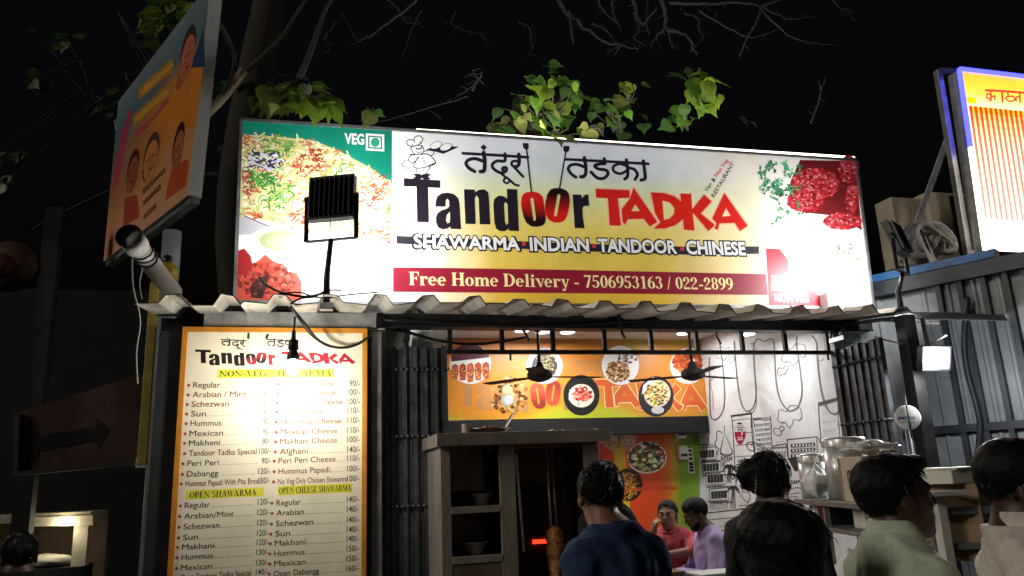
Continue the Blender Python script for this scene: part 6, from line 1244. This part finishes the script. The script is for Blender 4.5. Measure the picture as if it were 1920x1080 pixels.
def person(label, loc, heading, J, skin, hair, clothes, headrot=(0, 0, 0), h=.0085, face=False, hairfn=None, group=None, hair_amp=.0016, beard=False, long_hair=None, strands=1800, mess=.35, slen=1.):
    """J: joint positions in the person's own frame (x to the right hand, y ahead, z up)"""
    r = thing('person', label, 'person', loc, group); yaw = heading; T = (eul(yaw), )
    J = {k: np.array(v, float) for k, v in J.items()}; HC = J['head']; HR = eul(*headrot); P = head_prims(HC, HR)
    nb = HC + HR @ np.array((0, -.022, -.075)); body = []
    P.append(caps(J['neck'], nb, .058, .052, .035)); body.append(ell(J['chest'], (.165, .112, .185), J.get('_Rc'), .05)); body.append(ell(J['waist'], (.142, .104, .15), J.get('_Rc'), .06)); body.append(ell(J['pelvis'], (.16, .118, .125), None, .05))
    arms, legs = [], []
    for s in ('l', 'r'):
        sh, el, wr = J['sh_' + s], J['el_' + s], J['wr_' + s]
        body += [caps(J['neck'] * .8 + sh * .2 + (0, -.012, .037), sh + (0, -.005, .0), .048, .048, .05), caps(J['chest'] + (0, 0, .08), sh + (0, 0, -.02), .08, .055, .05)]
        arms += [('up', s, caps(sh, el, .05, .04, .03)), ('fore', s, caps(el, wr, .04, .027, .02))]
        hp, kn, an = J['hip_' + s], J['kn_' + s], J['an_' + s]; fd = J.get('_foot', np.array((0, 1., 0)))
        legs += [caps(hp, kn, .085, .056, .04), caps(kn, (kn * .6 + an * .4), .054, .052, .03), caps((kn * .6 + an * .4), an, .052, .036, .02)]; P += [caps(an, an + fd * .16 + (0, 0, -.045), .038, .028, .03), caps(an + fd * -.04 + (0, 0, -.03), an + fd * .1 + (0, 0, -.045), .034, .03, .02)]
    P += body + [a[2] for a in arms] + legs
    for s, sd in (('l', -1), ('r', 1)): P += hand(J['wr_' + s], J['hd_' + s], sd * J.get('_hs', 1), float(J.get('_curl', 25)), J['pn_' + s])
    F, lo, ax = field(P, h); emit_mesh('body', F, lo, h, skin, r, T)
    # clothing: the same limbs, a little fuller, cut at neckline, cuffs and hems
    for cname, m, kind, opt in clothes:
        if kind == 'top':
            pr = list(body)
            for wh, s, cp in arms:
                if wh == 'up': a, b = cp[1], cp[2]; f = min(1, opt.get('sleeve', .6)); pr.append(caps(a, a + (b - a) * f, cp[3] + opt.get('loose', .004), cp[3] + (cp[4] - cp[3]) * f + opt.get('loose', .004), .03))
                elif opt.get('sleeve', .6) > 1: a, b = cp[1], cp[2]; f = opt['sleeve'] - 1; pr.append(caps(a, a + (b - a) * f, cp[3] + .008, cp[4] + .010, .02))
            if opt.get('hem', 0) > 0: pr += [caps(J['hip_l'], J['hip_l'] * (1 - opt['hem']) + J['kn_l'] * opt['hem'], .1, .09, .05), caps(J['hip_r'], J['hip_r'] * (1 - opt['hem']) + J['kn_r'] * opt['hem'], .1, .09, .05)]
            if opt.get('collar'): pr += [caps(J['neck'] + (0, -.012, .02), J['neck'] + (0, -.012, .02) + (nb - J['neck']) * .42, .066, .064, .01)]
            F, lo, ax = field(pr, h, inflate=.013); X, Y, Z = grid_of(ax)
            amp = opt.get('wr', .0035); F = F + amp * (np.sin(X * 24 + 9 * np.sin(Z * 9 + Y * 7)) * np.sin(Z * 19 + 6 * np.sin(X * 11)) + .5 * np.sin((X * 1.2 + Z * .7) * 52 + 7 * np.sin(Y * 14 + Z * 9)) * np.sin(Z * 13 + X * 5))
            nk = J['neck'] + np.array((0, .0, opt.get('nz', .045))); q = (X - nk[0]) ** 2 / .0 if False else None
            tilt = opt.get('tilt', -.25); rn = opt.get('rn', .076); ho = np.sqrt((X - nk[0]) ** 2 + ((Y - nk[1] - opt.get('ny', .012)) * 1.08) ** 2) - rn; F = np.maximum(F, -np.maximum(ho, -((Z - nk[2] + .05) - tilt * (Y - nk[1]))))
            F = np.maximum(F, Z - (J['neck'][2] + opt.get('top', .06)))
        else:
            pr = [ell(J['pelvis'], (.162, .12, .12), None, .05)] + legs; F, lo, ax = field(pr, h, inflate=.014); X, Y, Z = grid_of(ax); F = F + .003 * np.sin(X * 33 + 8 * np.sin(Z * 14)) * np.sin(Z * 24 + Y * 21); F = np.maximum(F, Z - (J['pelvis'][2] + .09))
        co = emit_mesh(cname, F, lo, h, m, r, T)
        if kind == 'top':                                   # neckband or folded shirt collar following the cut edge
            ring = []
            for i in range(40):
                a_ = 6.2832 * i / 40; x_, y_ = nk[0] + (rn * 1.03) * math.cos(a_), nk[1] + opt.get('ny', .012) + (rn * 1.03) / 1.08 * math.sin(a_)
                ci = [min(max(int(round((v_ - lo[q_]) / h)), 0), F.shape[q_] - 1) for q_, v_ in ((0, nk[0] + rn * 1.1 * math.cos(a_)), (1, nk[1] + opt.get('ny', .012) + rn * 1.1 / 1.08 * math.sin(a_)))]
                zz = np.where(F[ci[0], ci[1]] < 0)[0]; ring.append((x_, y_, lo[2] + zz.max() * h if len(zz) else nk[2] - .05, a_))
            zs = np.array([q_[2] for q_ in ring]); zs = np.clip(zs, np.median(zs) - .045, np.median(zs) + .03)
            for _ in range(3): zs = (np.roll(zs, 1) + 2 * zs + np.roll(zs, -1)) / 4
            g = MB(); tw = lambda v_: T[0] @ np.array(v_) + np.array(r.location)
            if opt.get('collar'):
                vs, n_ = [], 40
                for (x_, y_, _, a_), z_ in zip(ring, zs):
                    c_, s_ = math.cos(a_), math.sin(a_); fr_ = max(0, s_) ** 3
                    for dr_, dz_ in ((.002, -.012), (-.006, .02), (-.004, .034 - .012 * fr_), (.006, .036 - .012 * fr_), (.016, .008 - .03 * fr_), (.024, -.008 - .055 * fr_)): vs.append(tw((x_ + dr_ * c_, y_ + dr_ * s_, z_ + dz_)))
                gap = {9, 10}; g.add(vs, [(6 * i + k_, 6 * ((i + 1) % n_) + k_, 6 * ((i + 1) % n_) + k_ + 1, 6 * i + k_ + 1) for i in range(n_) if i not in gap for k_ in range(5)], 0, True)
                ob = g.build('collar', m, r); md = ob.modifiers.new('thickness', 'SOLIDIFY'); md.thickness = .003
            else:
                pts_ = [tw((x_, y_, z_ + .001)) for (x_, y_, _, a_), z_ in zip(ring, zs)]; g.tube(pts_ + pts_[:1], .0085, 8); g.build('neckband', m, r)
    # hair
    q = lambda v: HC + HR @ np.array(v, float)
    hp = [ell(q((0, -.016, .036)), (.084, .104, .09), HR, .02)] + (hairfn(q, HR) if hairfn else []); hh = .0055
    F, lo, ax = field(hp, hh, inflate=.002); X, Y, Z = grid_of(ax); L = (np.stack([X, Y, Z], -1) - HC) @ HR; lx, ly, lz = L[..., 0], L[..., 1], L[..., 2]
    F0 = F; F = F + hair_amp * (np.sin(lx * 150 + 3 * np.sin(lz * 40)) * np.sin(ly * 130 + lz * 60) + .8 * np.sin(lx * 70 + ly * 90 + 2 * np.sin(lz * 55)) * np.sin(lz * 80))
    inner = np.sqrt((lx / .078) ** 2 + (ly / .1) ** 2) - 1
    cut = (.85 * (ly + .012) - lz + .0) * .76
    if long_hair: cut = np.minimum(cut, np.where(ly < -.03, -1., 1.))
    cut = np.maximum(cut, np.where((ly > .03) & (lz < .055 + .3 * (ly - .03)), .01, -1.)); tp = np.clip((cut + .034) / .034, 0, 1); F = F + .0085 * tp * tp; F = np.maximum(F, cut); emit_mesh('hair', F, lo, hh, M['hair'], r, T)
    def world(v): return T[0] @ (HC + HR @ np.array(v, float)) + np.array(r.location)
    # fine strands combed out from the crown over the hair mass
    rs = np.random.default_rng(int(abs(loc[0]) * 1000)); N = strands; u = rs.normal(size=(N, 3)); u /= np.linalg.norm(u, axis=1)[:, None]
    lp = u * np.array((.086, .106, .092)) + np.array((0, -.016, .036)); cu = .85 * (lp[:, 1] + .012) - lp[:, 2]; ok = (cu < .006) & ~((lp[:, 1] > .03) & (lp[:, 2] < .05 + .3 * (lp[:, 1] - .03)))
    lp, u = lp[ok], u[ok]; fl = lp - np.array((.012, -.05, .125)); fl -= u * np.sum(fl * u, 1)[:, None]; fl /= np.linalg.norm(fl, axis=1)[:, None] + 1e-9; fl += rs.normal(size=fl.shape) * mess; fl -= u * np.sum(fl * u, 1)[:, None]; fl /= np.linalg.norm(fl, axis=1)[:, None] + 1e-9
    ln = rs.uniform(.012, .034, len(lp))[:, None] * slen; li = rs.uniform(-.001, .004, len(lp))[:, None]; sd_ = np.cross(u, fl) * .0011
    def pos(t, lift):
        q_ = lp + fl * ln * t; d_ = (q_ - np.array((0, -.016, .036))) / np.array((.086, .106, .092)); d_ /= np.linalg.norm(d_, axis=1)[:, None]; return d_ * np.array((.086, .106, .092)) + np.array((0, -.016, .036)) + u * (li + lift)
    rows = [pos(0, -.002), pos(.5, .0015), pos(1., .001)]; wd = (1., .9, .15); P_ = []
    for q_, w_ in zip(rows, wd): P_ += [q_ - sd_ * w_, q_ + sd_ * w_, q_ + u * .0012 * w_]
    P_ = np.stack(P_, 1) @ HR.T + HC; n_ = len(P_); P_ = P_.reshape(-1, 3) @ T[0].T; fc_ = np.array([(0, 3, 5, 2), (2, 5, 4, 1), (3, 6, 8, 5), (5, 8, 7, 4)])
    me = bpy.data.meshes.new('hair_strands'); me.from_pydata(P_.tolist(), [], (fc_[None] + 9 * np.arange(n_)[:, None, None]).reshape(-1, 4).tolist()); me.materials.append(M['strand']); me.update()
    o = bpy.data.objects.new('hair_strands', me); COL.objects.link(o); o.parent = r
    if face:
        for s in (-1, 1):
            g = MB(); g.ball(world((s * .031, .0775, .009)), .0098, 12); ey = g.build('eye', M['eye'], r); MB().ball(world((s * .031, .0848, .0085)), .005, 8).build('iris', M['iris'], ey)
            MB().tube([world((s * .016, .0925, .026)), world((s * .032, .0925, .031)), world((s * .05, .077, .026))], [.003, .004, .002], 6).build('eyebrow', M['hair'], r)
    if beard:
        bp_ = [ell(q((0, .049, -.08)), (.0445, .0405, .040), HR, .02), ell(q((0, .024, -.05)), (.0615, .06, .062), HR, .02)]; F, lo, ax = field(bp_, hh); X, Y, Z = grid_of(ax); L = (np.stack([X, Y, Z], -1) - HC) @ HR
        F = F + .002 * np.sin(L[..., 0] * 190) * np.sin(L[..., 2] * 170 + L[..., 1] * 90); F = np.maximum(F, L[..., 2] + .048 - .5 * np.abs(L[..., 0])); F = np.maximum(F, -(np.sqrt((L[..., 0] / .026) ** 2 + ((L[..., 2] + .056) / .011) ** 2) - 1) * .012); emit_mesh('beard', F, lo, hh, M['hair'], r, T)
        MB().tube([world((-.026, .086, -.046)), world((0, .097, -.038)), world((.026, .086, -.046))], [.004, .006, .004], 6).build('moustache', M['hair'], r)
    return r, world
def standing(hz, lean=(0, 0), arm='down', sw=1.):
    """joints of a standing adult whose head centre is hz above the ground"""
    s = hz / 1.585; lx, ly = lean; v = lambda x, y, z: np.array((x * s + lx * max(0, z - .9) / .7, y * s + ly * max(0, z - .9) / .7, z * s))
    J = dict(head=v(0, .02, 1.585), neck=v(0, -.015, 1.43), chest=v(0, -.005, 1.26), waist=v(0, 0, 1.08), pelvis=v(0, 0, .94))
    for n, q in (('l', -1), ('r', 1)):
        J['sh_' + n] = v(q * .168 * sw, -.015, 1.365); J['el_' + n] = v(q * .215 * sw, -.03, 1.1); J['wr_' + n] = v(q * .22 * sw, .05, .87); J['hd_' + n] = (0, .1, -1); J['pn_' + n] = (-q, 0, 0)
        if arm == 'front': J['wr_' + n] = v(q * .12, .24, 1.12); J['hd_' + n] = (-q * .4, 1, .1); J['pn_' + n] = (-q * .8, 0, -.4)
        J['hip_' + n] = v(q * .09, 0, .88); J['kn_' + n] = v(q * .1, .02, .48); J['an_' + n] = v(q * .105, -.02, .085)
    return J
cloth = lambda n, c, s=60, a=.15: mat(n, c, .85, nscale=s, namt=a, bump=.25, bscale=220, spec=.2)
trousers = cloth('dark_trousers', (.03, .032, .04)); blk = cloth('black_cloth', (.012, .012, .013))
def stand(label, px, py, y, heading, skin, top, opt, hr=(0, 0, 0), lean=(0, 0), arm='down', sw=1., **k):
    c = onY(px, py, y); J = standing(c[2], lean, arm, sw); hd = T_ = eul(heading) @ J['head']
    return person(label, (c[0] - T_[0], c[1] - T_[1], .004), heading, J, skin, None, [('shirt', top, 'top', opt), ('trousers', trousers, 'bottom', {})], hr, **k)
# man in dark blue tee, seen from behind
check = mat('blue_tee', (.035, .062, .15), .85, nscale=30, namt=.45, bump=.3, bscale=160, spec=.2)
stand('man in a dark blue tee seen from behind in front of the cabinet', 1125, 934, 2.85, 14, M['skin'], check, dict(sleeve=.75, nz=.05, tilt=.1, wr=.0065), (-22, -8, 3), lean=(-.07, .02), arm='front', sw=.9)
stand('person mostly hidden in front of the dark blue tee, only hair showing', 1134, 905, 4.4, -20, M['skin'], blk, dict(sleeve=.6), (0, 0, 0), sw=.5)
# woman with a bun and curls
def bun(q, R): return [ell(q((-.07, -.075, .03)), (.045, .04, .05), R, .02), ell(q((-.085, -.05, -.01)), (.03, .03, .045), R, .02), ell(q((-.06, -.09, .06)), (.028, .026, .028), R, .015), ell(q((-.1, -.06, .045)), (.02, .02, .026), R, .01), ell(q((0, -.06, -.03)), (.07, .05, .07), R, .02)]
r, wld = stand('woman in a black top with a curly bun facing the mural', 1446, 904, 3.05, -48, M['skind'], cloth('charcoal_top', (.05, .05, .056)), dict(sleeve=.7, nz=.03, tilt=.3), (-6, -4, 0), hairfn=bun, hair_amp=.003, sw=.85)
g = MB()
for i in range(34):
    rr = random.Random(i); b = np.array((-.07, -.07, .03)) + np.array([rr.uniform(-.05, .03), rr.uniform(-.04, .04), rr.uniform(-.06, .06)]); g.tube([wld(b), wld(b + (rr.uniform(-.02, .005), rr.uniform(-.02, .01), .012)), wld(b + (rr.uniform(-.035, .0), rr.uniform(-.03, .01), rr.uniform(-.02, .02))), wld(b + (rr.uniform(-.04, .0), rr.uniform(-.02, .02), rr.uniform(-.04, .0)))], [.003, .003, .0022, .0008], 5)
g.build('curl', M['hair'], r)
g = MB()
for i in range(16): t = i / 15; g.ball(wld((-.066 + .132 * t, .02 - .085 * math.sin(t * 3.14), -.135 - .012 * math.sin(t * 3.14))), .0035, 6)
g.build('necklace', M['steel'], r)
g = MB()
for i in range(9): g.ball(wld((-.012 - .002 * i, -.118 + .001 * i, .045 - .012 * i)), .0045, 6)
g.build('hair_clip', M['steel'], r)
# big dark head close to the camera
def messy(q, R): return [ell(q((0, -.03, -.02)), (.092, .095, .1), R, .02), ell(q((.02, -.05, .05)), (.085, .085, .075), R, .03), ell(q((-.03, -.02, .06)), (.08, .09, .07), R, .03)]
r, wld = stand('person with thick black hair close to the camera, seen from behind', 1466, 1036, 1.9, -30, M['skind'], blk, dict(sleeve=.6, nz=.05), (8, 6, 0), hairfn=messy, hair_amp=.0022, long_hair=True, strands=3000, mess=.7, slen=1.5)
g = MB()
for i in range(70):
    rr = random.Random(100 + i); a_ = rr.uniform(.1, 3.04); o_ = np.array((math.cos(a_) * .098, rr.uniform(-.09, .0), math.sin(a_) * .1 + .03)); t_ = np.array((rr.choice((-1, 1)) * .5, rr.uniform(-.3, .1), -.5 * rr.random())); g.tube([wld(o_ * .93), wld(o_ * 1.03 + t_ * .012), wld(o_ * 1.04 + t_ * .035), wld(o_ * .98 + t_ * .06)], [.0016, .0014, .001, .0005], 4)
for k_ in range(2): g.tube([wld((-.08, -.02, .03)), wld((-.112, -.01, .035 - k_ * .01)), wld((-.125, 0, 0)), wld((-.115, 0, -.04)), wld((-.1, 0, -.06))], [.008, .007, .006, .005, .002], 6)
g.build('loose_strand', M['hair'], r)
# man in pale green shirt in profile
def quiff(q, R): return [ell(q((0, .04, .1)), (.058, .052, .024), R, .03), ell(q((0, .088, .09)), (.044, .02, .02), R, .03), ell(q((0, -.035, .06)), (.082, .085, .07), R, .03)]
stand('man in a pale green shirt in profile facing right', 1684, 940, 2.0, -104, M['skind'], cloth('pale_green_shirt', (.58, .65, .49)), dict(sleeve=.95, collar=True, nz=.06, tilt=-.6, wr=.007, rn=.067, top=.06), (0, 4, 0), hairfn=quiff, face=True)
# man in cream shirt at the right edge
stand('man in a cream open collar shirt at the right edge, looking down', 1922, 922, 1.75, -122, M['skind'], cloth('cream_shirt', (.78, .71, .63)), dict(sleeve=.95, collar=True, nz=.06, tilt=-1., wr=.007, rn=.068, ny=.02, top=.06), (-6, -12, 0), hairfn=quiff, face=True)
# silhouette far left
stand('dark figure standing at the far left before the lit stall', 36, 1046, 4.9, 20, M['skind'], blk, dict(sleeve=.6), (0, 0, 0))
# seated pair: woman in pink, man in lavender
def seated(hz, fz=.134):
    v = lambda x, y, z: np.array((x, y, z)); z0 = hz - .0
    J = dict(head=v(0, .03, z0), neck=v(0, -.01, z0 - .155), chest=v(0, -.01, z0 - .32), waist=v(0, -.01, z0 - .5), pelvis=v(0, -.0, z0 - .64)); hipz = z0 - .66; kz = fz + .5
    for n, q in (('l', -1), ('r', 1)):
        J['sh_' + n] = v(q * .168, -.02, z0 - .205); J['hip_' + n] = v(q * .09, .03, hipz); J['kn_' + n] = v(q * .11, .45, kz); J['an_' + n] = v(q * .11, .42, fz + .08)
    return J
c = onY(1252, 966, 6.45); hz = c[2] - .134; HB = 130
J = seated(c[2], .134)
for k_ in list(J): J[k_] = J[k_] - np.array((0, 0, .134))
zt_ = .74
J.update(el_r=(.26, .24, zt_ + .05), wr_r=(.085, .165, J['head'][2] - .13), hd_r=(-.35, .1, 1), pn_r=(-.6, -.7, 0), el_l=(-.25, .12, zt_ + .1), wr_l=(-.02, .3, zt_ + .07), hd_l=(1, .25, -.05), pn_l=(0, -.3, -1), _curl=62)
pinkm = mat('pink_kurti', (.5, .09, .1), .8, nscale=22, namt=.35, bump=.3, bscale=120, spec=.2)
def plait(q, R): return [caps(q((0, -.085, 0)), q((-.03, -.1, -.12)), .045, .034, .02), caps(q((-.03, -.1, -.12)), q((-.05, -.095, -.26)), .034, .02, .02)]
hd = eul(HB) @ np.array(J['head'])
r, wld = person('seated woman in a pink top and glasses resting her fist against her mouth', (c[0] - hd[0], c[1] - hd[1], .134), HB, J, M['skin'], None, [('tunic', pinkm, 'top', dict(sleeve=.98, nz=.03, tilt=-.7, hem=.45)), ('trousers', trousers, 'bottom', {})], (10, 0, 0), h=.006, face=True, hairfn=plait, long_hair=True)
g = MB()
for s in (-1, 1):
    g.tube([wld((s * .033 + .023 * math.cos(a_), .104 - abs(s * .033 + .023 * math.cos(a_)) * .12, .008 + .017 * math.sin(a_))) for a_ in (6.28 * j / 16 for j in range(17))], .0019, 5); g.tube([wld((s * .056, .096, .014)), wld((s * .08, .05, .014)), wld((s * .086, -.005, .01))], .0019, 5)
g.tube([wld((-.011, .104, .012)), wld((.011, .104, .012))], .0019, 5); g.build('glasses', M['black'], r)
c = onY(1304, 963, 6.0); HC_ = 78
J = seated(c[2], .134)
for k_ in list(J): J[k_] = J[k_] - np.array((0, 0, .134))
J['head'] = J['head'] + (0, .05, -.01)
J.update(el_l=(-.27, .05, J['sh_l'][2] - .27), wr_l=(-.08, .3, J['sh_l'][2] - .25), hd_l=(.3, 1, -.1), pn_l=(.7, 0, -.5), el_r=(.27, .08, J['sh_r'][2] - .27), wr_r=(.05, .31, J['sh_r'][2] - .28), hd_r=(-.35, 1, -.05), pn_r=(-.7, 0, -.5), _curl=48)
hd = eul(HC_) @ np.array(J['head'])
rC, wld = person('seated bearded man in a lavender shirt looking down at his hands', (c[0] - hd[0], c[1] - hd[1], .134), HC_, J, M['skinm'], None, [('shirt', mat('lavender_shirt', (.48, .37, .62), .8, nscale=40, namt=.08, bump=.2, bscale=160, spec=.2), 'top', dict(sleeve=1.93, nz=.05, tilt=-.35, hem=.3, wr=.0045)), ('trousers', trousers, 'bottom', {})], (6, -24, 0), h=.006, face=True, beard=True, hairfn=lambda q, R: [ell(q((0, -.01, .06)), (.084, .1, .075), R, .03)])
wc = eul(HC_) @ np.array((-.01, .41, J['wr_l'][2] + .0)) + np.array(rC.location)
single(MB().obox(wc, (.008, .0, .004), (0, .07, 0), (-.002, 0, .036)), 'phone', M['black'], 'dark phone held in the hands of the lavender shirted man', 'phone', bevel=.003)
# table, chairs, plate, tray
tx, ty = c[0] - .52, 6.12
tb = thing('dining_table', 'small dining table in front of the seated pair', 'table', (tx, ty, .134)); MB().box((tx - .3, ty - .3, .134 + .70), (tx + .3, ty + .45, .134 + .735)).build('table_top', M['wood'], tb, .006)
for sx in (-1, 1):
    for yy in (ty - .26, ty + .41): MB().box((tx + sx * .26 - .02, yy - .02, .134), (tx + sx * .26 + .02, yy + .02, .134 + .7)).build('leg', M['black'], tb)
q = onY(1345, 1078, 5.55); single(MB().box((q[0] - .2, 5.42, .86), (q[0] + .15, 5.68, .885)), 'white_tray', M['boxw'], 'flat white tray in front of the lavender shirted man', 'tray', bevel=.008)
st_ = thing('serving_stand', 'dark side stand carrying the flat white tray', 'stand', (q[0], 5.55, .134)); MB().box((q[0] - .22, 5.4, .83), (q[0] + .17, 5.7, .859)).build('top', M['black'], st_)
for sx in (-.2, .15):
    for yy in (5.42, 5.68): MB().box((q[0] + sx - .012, yy - .012, .134), (q[0] + sx + .012, yy + .012, .83)).build('leg', M['black'], st_)
def chair(label, x_, y_, hdg):
    k = thing('wooden_chair', label, 'chair', (x_, y_, .134), 'wooden chairs at the table'); R = eul(hdg); w = lambda a_, b_, z_: R @ np.array((a_, b_, 0)) + np.array((x_, y_, .134 + z_)); X_, Y_ = R @ np.array((1, 0, 0)), R @ np.array((0, 1, 0))
    MB().obox(w(0, 0, .43), X_ * .2, Y_ * .2, (0, 0, .015)).build('seat', M['wood'], k, .006)
    for a_ in (-.17, .17): MB().obox(w(a_, .17, .207), X_ * .018, Y_ * .018, (0, 0, .207)).build('leg', M['wood'], k); MB().bar(w(a_, -.185, 0), w(a_ * 1.02, -.25, .86), .034, .034, up=tuple(Y_)).build('rear_leg', M['wood'], k)
    for z_ in (.58, .7, .82): MB().bar(w(-.165, -.2 - .06 * z_, z_), w(.165, -.2 - .06 * z_, z_), .05, .015, up=tuple(Y_)).build('back_slat', M['wood'], k)
chair('wooden chair under the lavender shirted man, its back post showing', rC.location.x, rC.location.y, HC_); chair('wooden chair under the woman in pink', r.location.x, r.location.y, HB)
q = onY(1388, 1058, 5.0); single(MB().prism([(q[0] - .05, 4.98, .7), (q[0] + .06, 4.96, .7), (q[0] + .055, 4.96, q[2] + .06), (q[0] - .045, 4.98, q[2] + .075)], (.02, .12, 0)), 'blue_carton', mat('pale_blue_carton', (.33, .5, .58), .6, nscale=18, namt=.3), 'pale blue and white carton beside the thick black hair', 'carton', bevel=.003)
single(MB().box((q[0] - .12, 4.9, 0), (q[0] + .14, 5.14, .698)), 'steel_drum', M['galv'], 'grey metal stand under the pale blue carton', 'stand', bevel=.01)
